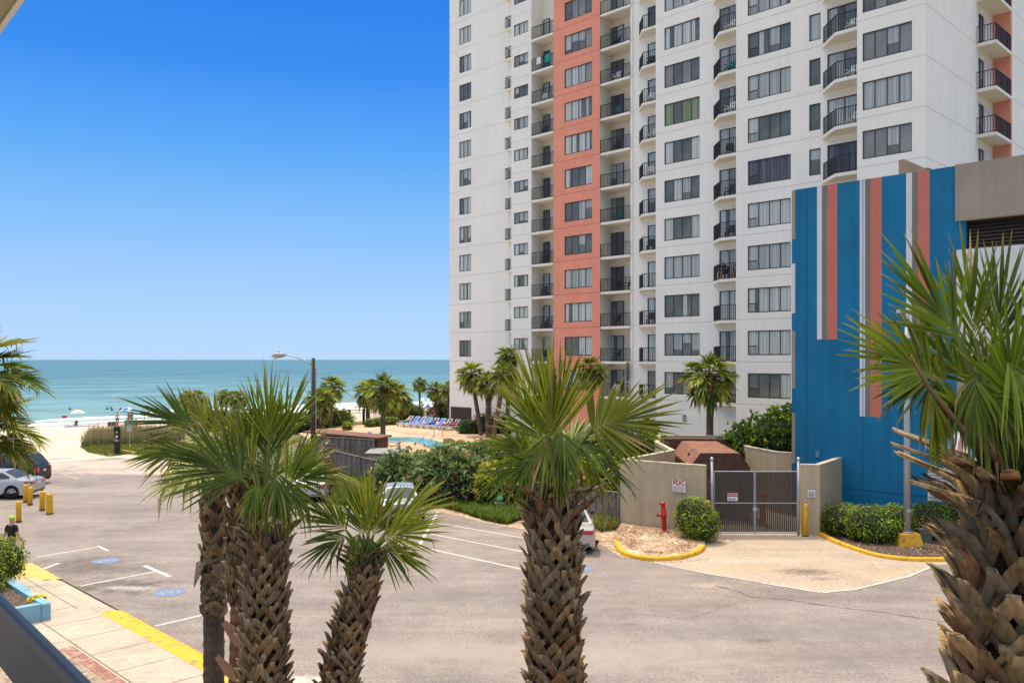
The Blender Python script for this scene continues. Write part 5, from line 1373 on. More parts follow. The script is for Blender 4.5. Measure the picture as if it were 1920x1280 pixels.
# chain-link gate: two leaves
gA = gnd(1335, 1003); gB = gnd(1497, 1003)
gd = (gB-gA); gl = gd.length; ga = math.atan2(gd.y, gd.x)
gate = thing('chain_gate', 'double chain gate with metal frame closing the dumpster bay', 'gate', gA, ga)
zg0, zg1 = .1, 2.62; half = gl*.487
def leaf(x0, x1, nm):
    mb = MB()
    for x in (x0, x1): mb.tube([(x, 0, zg0), (x, 0, zg1)], .025, 8)
    for z in (zg0, 1.32, zg1): mb.tube([(x0, 0, z), (x1, 0, z)], .022, 8)
    f = mb.part('gate_leaf', M['galv'], gate)
    mb = MB(); st = .105; wd = x1-x0; hg = zg1-zg0
    def wire(a, b):
        mb.beam(a, b, .0065, .0065)
    k = -hg
    while k < wd:
        for sg in (1, -1):
            xa, za = (k, 0) if sg == 1 else (k+hg, 0)
            # segment clipped to the leaf
            t0, t1 = 0.0, hg
            if sg == 1:
                lo_, hi_ = max(0, -k), min(hg, wd-k)
                if lo_ < hi_: wire((x0+k+lo_, .004, zg0+lo_), (x0+k+hi_, .004, zg0+hi_))
            else:
                c = k+hg
                lo_, hi_ = max(0, c-wd), min(hg, c)
                if lo_ < hi_: wire((x0+c-lo_, -.004, zg0+lo_), (x0+c-hi_, -.004, zg0+hi_))
        k += st
    mb.part('chain_mesh', M['wire'], f)
    mb = MB(); n = int(wd/.075)
    for i in range(n):
        x = x0+.04+i*(wd-.08)/max(1, n-1); mb.box(x-.034, x+.034, .018, .022, zg0+.04, zg1-.04)
    mb.part('privacy_slat', M['louvre'], f)
leaf(.08, half, 'a'); leaf(half+.05, gl-.05, 'b')
mb = MB(); mb.box(half-.06, half+.11, -.04, .03, 1.02, 1.14); mb.tube([(half+.03, -.03, -.05), (half+.03, -.03, .9)], .012, 6); mb.part('latch', M['galv'], gate)
for (x, lab) in ((0, 'tall silver gate post with ball cap beside the fire connection wall'), (gl, 'tall silver gate post with ball cap beside the angled pillar wall')):
    p = gA+gd.normalized()*x; t = thing('gate_post', lab, 'post', p, ga, 'gate posts')
    mb = MB(); mb.tube([(0,0,-.1), (0,0,3.08)], .055, 12); mb.part('pole', M['galv'], t, True)
    mb = MB(); mb.ell((0,0,3.12), (.08,.08,.09), 0, 12, 8); mb.part('cap', M['galv'], t, True)
    mb = MB()
    for z in (.5, 2.2): mb.box(-.08, .08, -.02, .02, z, z+.06)
    mb.part('hinge', M['galv'], t)
def wall_sign(name, label, p, rz, w, h, head, headmat, lines, boardmat='sign_white', linemat='text_pink', headtxt=None, hs=.2, seed=1):
    t = thing(name, label, 'sign', p, rz)
    mb = MB(); mb.cbox(-w/2, w/2, -.012, .012, 0, h, .006); mb.part('board', M[boardmat], t)
    if head:
        mb = MB(); mb.box(-w/2+.01, w/2-.01, -.016, -.013, h*(1-head), h-.01); mb.part('header', M[headmat], t)
    if headtxt: lettering(headtxt[0], headtxt[1], t, (0, -.018, h*headtxt[2]), (R(90), 0, 0), M[headtxt[3]], headtxt[4])
    mb = MB(); rg = random.Random(seed); top = h*(1-head)-.05 if head else h*hs
    for i in range(lines):
        z = top-(i+1)*(top-.03)/lines; dashes(mb, -w/2+.04, w/2-.04-rg.uniform(0, .1*w), z, min(.035, top/lines*.45), -.0165, rg, .015)
    mb.part('small_print', M[linemat], t)
    return t
def on_wall(px, py, A, B):             # point on the upright plane through A and B seen at a pixel
    u = (px-960)/F; dx, dy = B[0]-A[0], B[1]-A[1]
    t = (A[0]-u*A[1])/(u*dy-dx); D = A[1]+t*dy
    return Vector((u*D, D, H-(py-HY)/F*D))
angm = math.atan2(P0[1]-Pm[1], P0[0]-Pm[0]); ang1 = math.atan2(Pm[1]-P1[1], Pm[0]-P1[0])
sc_ = on_wall(1273.5, 922, P1, Pm)
nn_ = Vector((math.sin(ang1), -math.cos(ang1), 0))
wall_sign('fire_sign', 'white sign with bold red FDC lettering on the beige wall', sc_+nn_*.03, ang1, .60, .50, 0, 'text_red', 4, headtxt=('FDC', .27, .76, 'text_red', .008), hs=.52, seed=3)
gp = gA+gd.normalized()*(gl*.235)+Vector((math.sin(ga), -math.cos(ga), 0))*.04
wall_sign('warning_sign', 'small red topped warning sign wired to the chain gate', Vector((gp.x, gp.y, 1.42)), ga, .42, .32, .45, 'text_red', 2, linemat='text_grey', headtxt=('WARNING', .085, .76, 'sign_white', .001), seed=5)
q0, q1 = (gnd(1503,1003).x, gnd(1503,1003).y+.06), (pb.x, pb.y)
ps = on_wall(1521, 932, q0, q1); pa = math.atan2(q1[1]-q0[1], q1[0]-q0[0])
wall_sign('notice_sign', 'small white notice with black header on the pillar wall', ps+Vector((math.sin(pa), -math.cos(pa), 0))*.03, pa, .31, .40, .17, 'sign_black', 5, linemat='text_grey', headtxt=('NOTICE', .06, .91, 'sign_white', .001), seed=6)
# dumpster / compactor
dA = Vector((8.75, 39.6, 0)); dr = R(62)
dump = thing('dumpster', 'large rusty steel compactor dumpster behind the chain gate', 'dumpster', (9.40, 40.1, 0), R(-3))
L0, W0, Hh = 5.6, 1.32, 2.3
mb = MB()
prof = [(-W0, .25), (-W0, 2.40), (-W0*.66, 3.02), (W0*.66, 3.02), (W0, 2.40), (W0, .25)]
y0, y1 = -1.6, 4.1
va = [(x, y0, z) for x, z in prof]+[(x, y1, z) for x, z in prof]
mb.add(va, [(0,1,2,3,4,5)], 1); mb.add(va, [(11,10,9,8,7,6)], 1)
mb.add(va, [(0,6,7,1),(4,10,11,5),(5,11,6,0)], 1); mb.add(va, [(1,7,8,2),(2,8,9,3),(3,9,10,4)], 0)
mb.part('hopper', [M['rust'], M['rust_dark']], dump)  # upright faces take a darker rust, their shade put into the colour
mb = MB()
for k in range(5):
    y = y0+.3+k*1.05
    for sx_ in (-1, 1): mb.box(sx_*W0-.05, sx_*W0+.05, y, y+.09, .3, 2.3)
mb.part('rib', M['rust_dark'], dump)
mb = MB(); mb.add([(-W0-.05, y0-.05, 2.2), (-W0-.05, y0-.75, 1.75), (-W0-.05, y0-.75, .6), (-W0-.05, y0, .4), (-W0+.02, y0-.05, 2.2), (-W0+.02, y0-.75, 1.75), (-W0+.02, y0-.75, .6), (-W0+.02, y0, .4)], [(0,1,2,3),(7,6,5,4),(0,4,5,1),(1,5,6,2)], 0)
mb.add([(W0-.02, y0-.05, 2.35), (W0-.02, y0-1.0, 2.0), (W0-.02, y0-1.0, .6), (W0-.02, y0, .4), (W0+.05, y0-.05, 2.35), (W0+.05, y0-1.0, 2.0), (W0+.05, y0-1.0, .6), (W0+.05, y0, .4)], [(0,1,2,3),(7,6,5,4),(0,4,5,1),(1,5,6,2)], 0)
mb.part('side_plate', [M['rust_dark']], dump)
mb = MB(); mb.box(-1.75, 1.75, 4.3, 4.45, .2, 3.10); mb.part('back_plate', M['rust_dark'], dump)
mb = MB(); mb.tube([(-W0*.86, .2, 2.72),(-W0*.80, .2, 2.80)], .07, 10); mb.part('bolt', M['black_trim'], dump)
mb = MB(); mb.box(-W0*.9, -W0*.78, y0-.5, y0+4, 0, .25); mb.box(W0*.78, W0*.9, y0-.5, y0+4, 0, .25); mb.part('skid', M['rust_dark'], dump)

# standpipes
def standpipe(name, label, p, rz, s=1.0, lean=.05):
    t = thing(name, label, 'standpipe', p, rz); t.scale = (s,)*3
    mb = MB(); mb.lathe([(.11,-.1),(.11,.1),(.10,.12),(.10,.72),(.135,.73),(.135,.80),(.12,.82),(.12,1.0),(.085,1.03),(.085,1.22),(.10,1.24),(.10,1.30),(.03,1.33)], 14); mb.xf(Matrix.Rotation(-lean, 4, 'Y')); mb.part('pipe', M['red'], t, True)
    mb = MB(); mb.tube([(0,0,1.25), (-.2,-.02,1.27)], [.06,.07], 10); mb.tube([(-.1,-.06,.78),(-.27,-.1,.80)], .05, 10); mb.part('outlet', M['red'], t, True)
    mb = MB(); mb.tube([(-.26,-.1,.80),(-.30,-.11,.80)], .065, 10); mb.part('cap', M['black_trim'], t)
    return t
standpipe('fire_standpipe', 'red fire department standpipe on the sandy island', gnd(1246, 1001), R(-10))
standpipe('fire_standpipe', 'dim red pipe behind the chain gate, seen through its mesh', (10.9, 37.3, 0), R(30), 1.1, 0)
def bollard(label, p, hgt, r, m='yellow', sq=False, lean=(0,0), group=None, cat='bollard'):
    t = thing('bollard', label, cat, p, rnd.uniform(0, 1), group)
    mb = MB(); n = 4 if sq else 14
    pr = [(r,-.1),(r,hgt-.06),(r*.85,hgt-.015),(r*.5,hgt)] if not sq else [(r*1.3,-.1),(r*1.3,hgt-.05),(r*1.1,hgt)]
    mb.tube([(lean[0]*z, lean[1]*z, z) for _, z in pr], [q for q, _ in pr], n); mb.part('post', M[m], t, not sq)
    mb = MB(); mb.tube([(lean[0]*.0, 0, -.02),(0, 0, .05)], r*1.18 if not sq else r*1.45, n); mb.part('base_collar', M['rust_dark'], t)
    return t
g_ = gnd(1508, 1004); bollard('round yellow steel bollard before the pillar wall by the gate', g_-Vector((0,.12,0)), 1.32, .11)
g_ = gnd(1329, 1000); bollard('yellow bollard half hidden behind the clipped round bush', g_+Vector((0,.1,0)), 1.35, .10)
for i, (px, py, hh, l, lab) in enumerate([(35,978,.93,(.0,0),'nearest yellow bollard, just behind the man in a lime cap'), (48,941,.90,(0,0),'yellow bollard farthest back, against the silver sedan'), (56,946,.88,(.05,0),'leaning yellow bollard touching its neighbour by the silver sedan'), (79,956,.92,(0,0),'upright yellow bollard with a dark scuffed foot in open asphalt'), (93,963,.93,(-.03,.02),'yellow bollard with rust stained top, outermost in the lot')]):
    bollard(lab, gnd(px, py), hh, .115, group='yellow bollards in the beach lot', sq=i == 4, lean=l)

# ================================================================== LAMP POLES
p = gnd(1712, 1026)
lp = thing('light_pole', 'tall grey light pole on a yellow concrete foot by the blue garage', 'light pole', p+Vector((0,.5,0)))
mb = MB()
for z0, z1, a, b in ((-.1, .47, .46, .36),):
    mb.add([(sx_*a, sy*a, z0) for sx_, sy in ((-1,-1),(1,-1),(1,1),(-1,1))]+[(sx_*b, sy*b, z1) for sx_, sy in ((-1,-1),(1,-1),(1,1),(-1,1))], [(3,2,1,0),(4,5,6,7),(0,1,5,4),(1,2,6,5),(2,3,7,6),(3,0,4,7)])
mb.part('foot', M['yellow'], lp)
ztop = H+(HY-585)/F*(p.y+.5)
mb = MB(); mb.tube([(0,0,.47),(0,0,.53)], .2, 14); mb.tube([(0,0,.53),(0,0,ztop*.5),(0,0,ztop)], [.135,.115,.08], 14); mb.part('pole', M['grey_pole'], lp, True)
mb = MB()
for a in range(4): mb.tube([(.17*math.cos(a*1.57+.78), .17*math.sin(a*1.57+.78), .5),(.17*math.cos(a*1.57+.78), .17*math.sin(a*1.57+.78), .6)], .025, 6)
mb.part('anchor_bolt', M['galv'], lp)
mb = MB(); mb.tube([(0,-.10,1.35),(0,-.13,1.35)], .085, 14); mb.part('hand_hole_cover', M['galv'], lp)
mb = MB(); mb.cbox(-.17,.17,-.05,.6,ztop-.02,ztop+.12,.03); mb.part('luminaire', M['lamp_grey'], lp)
mb = MB(); mb.cbox(-.26,.26,-.22,.22,0,.55,.03); solo('utility_box', mb, M['util_box'], 'small grey green utility box beside the yellow pole foot', 'utility box', gnd(1738,1018)+Vector((0,.3,0)))
# street lamp on a wooden pole
sp_ = ray(587, 671, 57.0)
sl = thing('street_lamp', 'weathered wooden street lamp pole with curved arm and cobra lamp', 'street lamp', (sp_.x, sp_.y, 0))
mb = MB(); mb.tube([(0,0,-.1),(0,0,3.5),(.02,0,sp_.z)], [.17,.15,.115], 12); mb.part('pole', M['pole_wood'], sl, True)
def rel(px, py, D=57.0): return ray(px, py, D)-Vector((sp_.x, sp_.y, 0))
mb = MB(); mb.tube([rel(587,684), rel(575,678), rel(560,670.5), rel(545,666.5), rel(534,665.5)], [.045,.045,.04,.04,.035], 10); mb.part('arm', M['galv'], sl, True)
mb = MB(); c = rel(521, 666.5)
mb.tube([rel(536,665.5), rel(532,665.5), rel(525,665.5), rel(515,666), rel(509,667.5)], [.05,.12,.19,.17,.05], 12); mb.part('lamp_head', M['lamp_grey'], sl, True)
mb = MB(); mb.ell(rel(516,669), (.20,.15,.15), 0, 12, 8); mb.part('lens', M['lamp_glass'], sl, True)
mb = MB(); mb.tube([rel(522,661),rel(522,659)], .05, 8); mb.part('photocell', M['black_trim'], sl)
mb = MB(); mb.tube([rel(592.5,690)+Vector((0,-.05,0)), rel(592.5,806)+Vector((0,-.05,0))], .035, 8); mb.part('conduit', M['galv'], sl)

# ================================================================== POOL, FENCES, SHED
def kidney():
    pts = [(704,828),(722,820.5),(750,819),(780,819.5),(805,823),(828,829),(838,833),(833,838),(812,841),(797,837.5),(785,831.5),(765,828.5),(735,829.5),(712,831)]
    return smooth_path([gdk(*p) for p in pts+[pts[0]]], 5)[:-1]
K = kidney(); n = len(K); cK = sum(K, Vector())/n
mb = MB(); vs = []
for p in K:
    d = (p-cK).normalized(); vs += [(p.x, p.y, .02), (p.x+d.x*.10, p.y+d.y*.1, .06), (p.x+d.x*.42, p.y+d.y*.42, .055), (p.x+d.x*.45, p.y+d.y*.45, .0)]
mb.add(vs, [(i*4+k, ((i+1) % n)*4+k, ((i+1) % n)*4+k+1, i*4+k+1) for i in range(n) for k in range(3)])
pool = thing('swimming_pool', 'kidney shaped turquoise swimming pool in the tan deck', 'pool', (cK.x, cK.y, DZ))
mb.v = [(a-cK.x, b-cK.y, c) for a, b, c in mb.v]; mb.part('coping', M['coping'], pool)
def water_mat():
    m = bpy.data.materials.new('pool_water'); nt, b, N, L = nt_of(m); tc = N.new('ShaderNodeTexCoord')
    v = N.new('ShaderNodeTexNoise'); v.inputs['Scale'].default_value = 1.6; v.inputs['Detail'].default_value = 5; L.new(tc.outputs['Object'], v.inputs['Vector'])
    cr = N.new('ShaderNodeValToRGB'); cr.color_ramp.elements[0].position = .35; cr.color_ramp.elements[0].color = (.03,.27,.31,1); cr.color_ramp.elements[1].position = .68; cr.color_ramp.elements[1].color = (.19,.50,.52,1)
    L.new(v.outputs['Fac'], cr.inputs['Fac']); L.new(cr.outputs['Color'], b.inputs['Base Color']); b.inputs['Roughness'].default_value = .12; b.inputs['Specular IOR Level'].default_value = .3
    bp = N.new('ShaderNodeBump'); bp.inputs['Strength'].default_value = .4; bp.inputs['Distance'].default_value = .1; L.new(v.outputs['Fac'], bp.inputs['Height']); L.new(bp.outputs['Normal'], b.inputs['Normal'])
    return m
mb = MB(); mb.add([(p.x-cK.x, p.y-cK.y, .025) for p in K], [tuple(range(n))]); o = mb.part('water', water_mat(), pool)
bm = bmesh.new(); bm.from_mesh(o.data); bmesh.ops.triangulate(bm, faces=bm.faces[:]); bm.normal_update()
if sum(f.normal.z for f in bm.faces) < 0: bmesh.ops.reverse_faces(bm, faces=bm.faces[:])
bm.to_mesh(o.data); bm.free()
hp = gdk(806, 822)
t = thing('pool_handrail', 'pair of bent steel handrails at the far pool edge', 'handrail', hp)
for dx in (0, .75):
    mb = MB(); mb.tube([(dx-.55,-.9,.0),(dx-.3,-.5,.55),(dx,0,.9),(dx+.22,.25,.95),(dx+.32,.35,.7),(dx+.32,.38,0)], .035, 8); mb.part('rail', M['steel'], t, True)
rp = gdk(842, 833)
for i, (dx, s, lab) in enumerate([(0, .55, 'larger brown rock at the pool end'), (.9, .40, 'smaller brown rock beside the trimmed hedge')]):
    mb = MB(); mb.ell((0,0,s*.35), (s,s*.8,s*.55), 0, 10, 7, .18, random.Random(i)); solo('rock', mb, M['rock'], lab, 'rock', rp+Vector((dx,.2*i,0)), group='rocks by the pool')
def picket_fence(name, label, a, b, h0, h1, sp, group=None, post=2.4, iron=False):
    a = Vector(a); b = Vector(b); d = b-a; ln = d.length; rz = math.atan2(d.y, d.x)
    t = thing(name, label, 'fence', a, rz, group); hh = lambda x: h0+(h1-h0)*x/ln
    mb = MB(); k = int(ln/sp)
    if iron:
        for i in range(k+1): x = ln*i/k; mb.box(x-.012, x+.012, -.012, .012, .06, hh(x))
        mb.part('baluster', M['rail'], t)
        mb = MB()
        for z in (.15, -.14, -.04):
            mb.beam((0,0,z if z > 0 else h0+z), (ln,0,z if z > 0 else h1+z), .035, .035)
        mb.part('rail', M['rail'], t)
    else:
        for i in range(k):
            x = ln*i/k; y = .02 if i % 2 else -.02
            mb.add([(x,y-.012,.02),(x+sp*.97,y-.012,.02),(x+sp*.97,y-.012,hh(x+sp)),(x,y-.012,hh(x)),(x,y+.012,.02),(x+sp*.97,y+.012,.02),(x+sp*.97,y+.012,hh(x+sp)),(x,y+.012,hh(x))], [(0,1,2,3),(7,6,5,4),(0,3,7,4),(1,5,6,2),(3,2,6,7)])
        mb.part('board', M['wood_grey'], t)
        mb = MB(); mb.beam((0,0,h0+.03), (ln,0,h1+.03), .12, .04); mb.part('top_rail', M['wood_cap'], t)
    m = max(1, round(ln/post)); 
    for i in range(m+1):
        mb = MB(); x = ln*i/m; w_ = .035 if iron else .055; mb.box(x-w_, x+w_, -w_, w_, 0, hh(x)+(.08 if iron else .12))
        mb.part('post', M['rail'] if iron else M['wood_grey'], t)
    return t
fa = ray(627, 885, 53.0); fa.z = 0; fb = ray(726, 893, 50.0); fb.z = 0
picket_fence('board_fence', 'weathered grey board fence sloping down beside the pump shed', fa, fb, 1.55, 1.15, .22)
fa = ray(880, 900, 46.0); fa.z = 0; fb = Vector((P1[0]-.02, P1[1]+.25, 0))
picket_fence('board_fence', 'dark board fence ending at the beige fire connection wall', fa, fb, 1.05, 1.35, .20)
fa = gnd(560, 800); fb = gnd(655, 797)
picket_fence('iron_fence', 'black iron fence stretch beyond the pump shed, up to its gate', fa, fb, 1.25, 1.25, .16, iron=True)
fc = gnd(682, 796.5); fd = gnd(812, 787)
picket_fence('iron_fence', 'black iron fence stretch behind the pool palms and shrubs', fc, fd, 1.5, 1.5, .14, iron=True)
t = picket_fence('iron_gate', 'black iron gate with heavy posts at the far side of the deck', fb, fc, 1.45, 1.45, .16, iron=True, post=9)
t['category'] = 'gate'
ln = (fc-fb).length
for ch, x in zip([c for c in t.children if c.name.startswith('post')], (0, ln)):
    mb = MB(); mb.cbox(x-.13, x+.13, -.13, .13, 0, 1.75, .02); ch.data = mb.mesh('gate_post', M['black_trim'])
fa = gnd(282, 834); fb = gnd(345, 833)
picket_fence('iron_fence', 'short dark iron fence behind the lawn and dune grass', fa, fb, 1.0, 1.0, .14, iron=True)
mb = MB(); mb.cbox(-.45,.45,-.45,.45,0,1.35,.02); mb.box(-.52,.52,-.52,.52,1.353,1.45); solo('brick_pillar', mb, M['brick_pillar'], 'short brick pillar just before the iron gate', 'pillar', gnd(648,799.5))
# pump shed with fence and boxes
ps_ = ray(668, 840, 58.0); ps_.z = 0
shed = thing('pump_shed', 'low brown pump shed with flat rust brown roof near the pool', 'shed', ps_, R(-20))
def srel(px, py, D): return ray(px, py, D)
mb = MB(); mb.box(-3.0, 2.1, -.9, .55, 0, 2.0); mb.part('wall', M['shed_wall'], shed)
mb = MB(); mb.add([(-3.4,-1.2,2.26),(2.35,-1.2,2.01),(2.35,.7,2.03),(-3.4,.7,2.30),(-3.4,-1.2,2.36),(2.35,-1.2,2.11),(2.35,.7,2.13),(-3.4,.7,2.40)], [(3,2,1,0),(4,5,6,7),(0,1,5,4),(1,2,6,5),(2,3,7,6),(3,0,4,7)]); mb.part('roof', M['shed_roof'], shed)
mb = MB(); mb.box(.75,1.15,-1.15,-.95,.5,1.9); mb.part('meter_cabinet', M['plastic_white'], shed)
fa = ray(590, 845, 56.5); fa.z = 0; fb = ray(700, 845, 56.0); fb.z = 0
picket_fence('board_fence', 'grey board fence panel before the pump shed with a hazard diamond', fa, fb, 2.15, 1.95, .18)
dm = ray(613, 826, 56.2)
t = thing('hazard_placard', 'small four coloured hazard diamond on the grey fence', 'sign', dm+Vector((0,-.06,0)))
for (dx, dz, m) in ((0, .13, 'red'), (0, -.13, 'plastic_white'), (-.13, 0, 'cloth_blue'), (.13, 0, 'yellow')):
    mb = MB(); mb.quad((dx-.125,0,dz),(dx,0,dz-.125),(dx+.125,0,dz),(dx,0,dz+.125)); mb.part('quarter', M[m], t)
bw = ray(606, 888, 53.5); bw.z = 0
t = thing('screen_wall', 'brown screen wall behind the silver car by the lamp pole', 'wall', bw, R(-8))
mb = MB(); mb.box(-1.5,.75,-.08,.08,0,1.95); mb.part('panel', M['shed_wall'], t)
mb = MB()
for x in (-.15, .0): mb.tube([(x,-.14,0),(x,-.14,2.0)], .035, 8)
mb.part('pipe', M['cloth_cream'], t)
bp_ = ray(722, 858, 55.2); bp_.z = 0
t = thing('equipment_box', 'beige equipment box with sloping grey lid behind the fence', 'box', bp_, R(-10))
mb = MB(); mb.box(-1.05,1.0,-.5,.6,0,1.18); mb.part('body', M['beige_box'], t)
mb = MB(); mb.add([(-1.15,-.6,1.19),(1.1,-.6,1.19),(1.1,.7,1.40),(-1.15,.7,1.40),(-1.15,-.6,1.25),(1.1,-.6,1.25),(1.1,.7,1.46),(-1.15,.7,1.46)], [(3,2,1,0),(4,5,6,7),(0,1,5,4),(1,2,6,5),(2,3,7,6),(3,0,4,7)]); mb.part('lid', M['grey_lid'], t)
# fire hydrant
hy = gnd(937, 961)
t = thing('fire_hydrant', 'yellow fire hydrant with green bonnet in the weeds', 'hydrant', hy); t.scale = (1.15,)*3
mb = MB(); mb.lathe([(.15,-.05),(.15,.05),(.11,.07),(.11,.5),(.13,.52)], 14); mb.part('barrel', M['hydrant_yellow'], t, True)
mb = MB(); mb.lathe([(.155,.52),(.155,.57),(.13,.60),(.10,.70),(.05,.74),(.035,.75),(.035,.80),(.01,.81)], 14); mb.part('bonnet', M['hydrant_green'], t, True)
mb = MB(); mb.tube([(-.1,0,.38),(-.22,0,.38)], .06, 10); mb.tube([(.1,0,.38),(.2,0,.38)], .05, 10); mb.tube([(0,-.1,.36),(0,-.2,.36)], .07, 10); mb.part('outlet_cap', M['hydrant_green'], t)
# green canvas shade behind the near palm
gp = ray(992, 875, 47.0)
t = thing('green_canopy', 'bright green canvas canopy glimpsed behind the big middle palm', 'canopy', (gp.x, gp.y, 0))
mb = MB()
for k in range(6):
    a0_ = math.pi*2*k/6; a1_ = math.pi*2*(k+1)/6
    mb.add([(0,0,2.2),(1.9*math.cos(a0_),1.9*math.sin(a0_),1.35),(1.9*math.cos(a1_),1.9*math.sin(a1_),1.35)], [(0,1,2)])
mb.part('canvas', M['cloth_green'], t)
mb = MB(); mb.tube([(0,0,0),(0,0,2.25)], .03, 8); mb.part('pole', M['galv'], t)
tc2 = ray(1085, 882, 46.0)
c2 = dup(t, (tc2.x, tc2.y, -.1), .5, 'second green canvas canopy behind the right side fronds of the middle palm')
# kiosk
kp = gnd(220, 851)
t = thing('pay_station', 'tall black pay station pillar with white lettering at the lot end', 'pay station', kp, R(10))
mb = MB(); mb.cbox(-.19,.19,-.16,.16,0,2.05,.02); mb.part('cabinet', M['black_trim'], t)
mb = MB(); mb.box(-.21,.18,-.22,.16,1.75,2.10); mb.part('hood', M['black_trim'], t)
lettering('P', .34, t, (0, -.17, 1.30), (R(90),0,0), M['sign_white'], .01); lettering('PAY', .17, t, (0, -.17, 1.04), (R(90),0,0), M['sign_white'], .004)
mb = MB(); mb.tube([(0,-.165,1.68),(0,-.17,1.68)], .06, 12); mb.part('badge', M['sign_white'], t)
sp2 = gnd(243, 846)
t = thing('sign_post', 'thin grey metal signpost standing in the lawn by the pay station', 'post', sp2)
mb = MB(); mb.tube([(0,0,0),(0,0,2.1)], .03, 8); mb.part('post', M['galv'], t)
mb = MB(); mb.box(-.2,.2,-.05,-.03,1.55,2.1); mb.part('plate', M['galv'], t)

# ================================================================== LOUNGERS
def lounger(label, p, rz, up=38, group='blue pool loungers'):
    t = thing('sun_lounger', label, 'sun lounger', p, rz, group)      # head end towards +y
    mb = MB()
    for x in (-.31, .31): mb.beam((x,-1.0,.36),(x,.35,.36), .05, .07); mb.beam((x,.35,.36),(x,.95,.33), .05, .06)
    mb.beam((-.31,-1.0,.36),(.31,-1.0,.36), .05, .06); mb.beam((-.31,.95,.33),(.31,.95,.33), .05, .05); mb.part('frame', M['plastic_white'], t)
    for y in (-.85, .55):
        for x in (-.31, .31):
            mb = MB(); mb.add([(x-.03,y-.16,.33),(x+.03,y-.16,.33),(x+.03,y+.16,.33),(x-.03,y+.16,.33),(x-.03,y-.02,0),(x+.03,y-.02,0),(x+.03,y+.08,0),(x-.03,y+.08,0)], [(0,1,2,3),(7,6,5,4),(0,4,5,1),(1,5,6,2),(2,6,7,3),(3,7,4,0)]); mb.part('leg', M['plastic_white'], t)
    mb = MB(); mb.box(-.28,.28,-.98,.15,.385,.405); mb.part('seat', M['sling_blue'], t)
    a = R(up); c, s = math.cos(a), math.sin(a)
    mb = MB(); mb.box(-.28,.28,0,.80,-.01,.012); mb.xf(Matrix.Translation((0,.15,.40)) @ Matrix.Rotation(a, 4, 'X')); b = mb.part('backrest', M['sling_blue'], t)
    mb = MB(); mb.box(-.33,-.285,0,.84,-.025,.02); mb.box(.285,.33,0,.84,-.025,.02); mb.box(-.285,.285,.80,.84,-.022,.018); mb.xf(Matrix.Translation((0,.15,.40)) @ Matrix.Rotation(a, 4, 'X')); mb.part('back_frame', M['plastic_white'], b)
    return t
l0 = gdk(781, 797)+Vector((-.95,-.95,0)); step = Vector((Q, -Q, 0))*1.02
labs = ['first blue lounger of the row, nearest the far palms', 'second blue lounger of the row, empty, beside the first', 'third blue lounger of the row, empty', 'fourth blue lounger of the row, empty, before the sunbathers', 'blue lounger under the dark haired sunbather in blue', 'raised blue lounger between two sunbathers', 'lounger under the sunbather in pink', 'last lounger of the row, under the sunbather in red']
ups = [42, 45, 45, 45, 30, 48, 30, 28]
LPOS = [l0+step*i for i in range(8)]
first = lounger(labs[0], LPOS[0], R(-45), 44)
for i in range(1, 8): dup(first, LPOS[i], R(-45)+rnd.uniform(-.06, .06), labs[i])
dup(first, gdk(706, 832.5), R(70), 'blue lounger beside the pump shed, back to the fence'); dup(first, gdk(727, 835), R(78), 'blue lounger half hidden by the near pool palm trunk')
for i, (key, top, bot, sk, lab) in enumerate([(0,'skin','cloth_teal','skin','sunbather under a teal towel on the first lounger'), (4,'cloth_blue','cloth_blue','skin','dark haired sunbather in blue lying in the lounger row'), (6,'skin','cloth_pink','skin','sunbather in pink swimwear on the lounger row'), (7,'cloth_red','cloth_red','skin','sunbather in dark red on the last lounger')]):
    person(lab, LPOS[key]+Vector((0,0,-.02)), R(-45), 'recl', RECL, sk, top, bot, group='sunbathers by the pool')
for (px, py, top, lab) in [(803,789,'cloth_black','seated person in black behind the loungers'), (812,788,'cloth_red','seated person in a red shirt behind the loungers')]:
    person(lab, gdk(px, py), R(-30), 'chair', CHAIR, 'skin', top, 'cloth_teal', group='people behind the loungers')
    g2 = gdk(px, py); t = thing('patio_chair', 'chair under the '+lab, 'chair', g2, R(-30), 'chairs behind the loungers')
    mb = MB(); mb.box(-.25,.25,-.45,.12,.38,.42); mb.part('seat', M['plastic_teal'], t)
    mb = MB(); mb.box(-.25,.25,.10,.14,.42,.95); mb.part('backrest', M['plastic_teal'], t)
    for x in (-.22, .22):
        for y in (-.42, .1): mb = MB(); mb.box(x-.02,x+.02,y-.02,y+.02,0,.38); mb.part('leg', M['plastic_white'], t)

# ================================================================== BEACH
def umbrella(label, px, py, D, r, m1, m2, tilt=.0):
    p = ray(px, py, D); g = terrain(*w2loc(p))
    t = thing('beach_umbrella', label, 'umbrella', (p.x, p.y, g), rnd.uniform(0, 1), 'beach umbrellas')
    h = p.z-g
    mb = MB(); n = 8
    for k in range(n):
        a = 2*math.pi*k/n; b = 2*math.pi*(k+1)/n
        for j in range(3):
            q = lambda an, u: (r*u*math.cos(an), r*u*math.sin(an), h-r*.42*u*u)
            mb.add([q(a, j/3), q(b, j/3), q(b, (j+1)/3), q(a, (j+1)/3)], [(0,1,2,3)], k % 2)
    mb.part('canopy', [M[m1], M[m2]], t)
    mb = MB(); mb.tube([(0,0,-.1),(0,0,h+.08)], .025, 6); mb.part('pole', M['plastic_white'], t)
umbrella('beige beach umbrella over the lone person at the waterline', 146, 768, 112, .95, 'cloth_cream', 'sign_white')
umbrella('blue and white beach umbrella by the group on the sand', 241, 763, 118, 1.05, 'plastic_white', 'sling_blue')
umbrella('red and white beach umbrella above the palm fronds', 291, 764, 120, .95, 'cloth_pink', 'plastic_white')
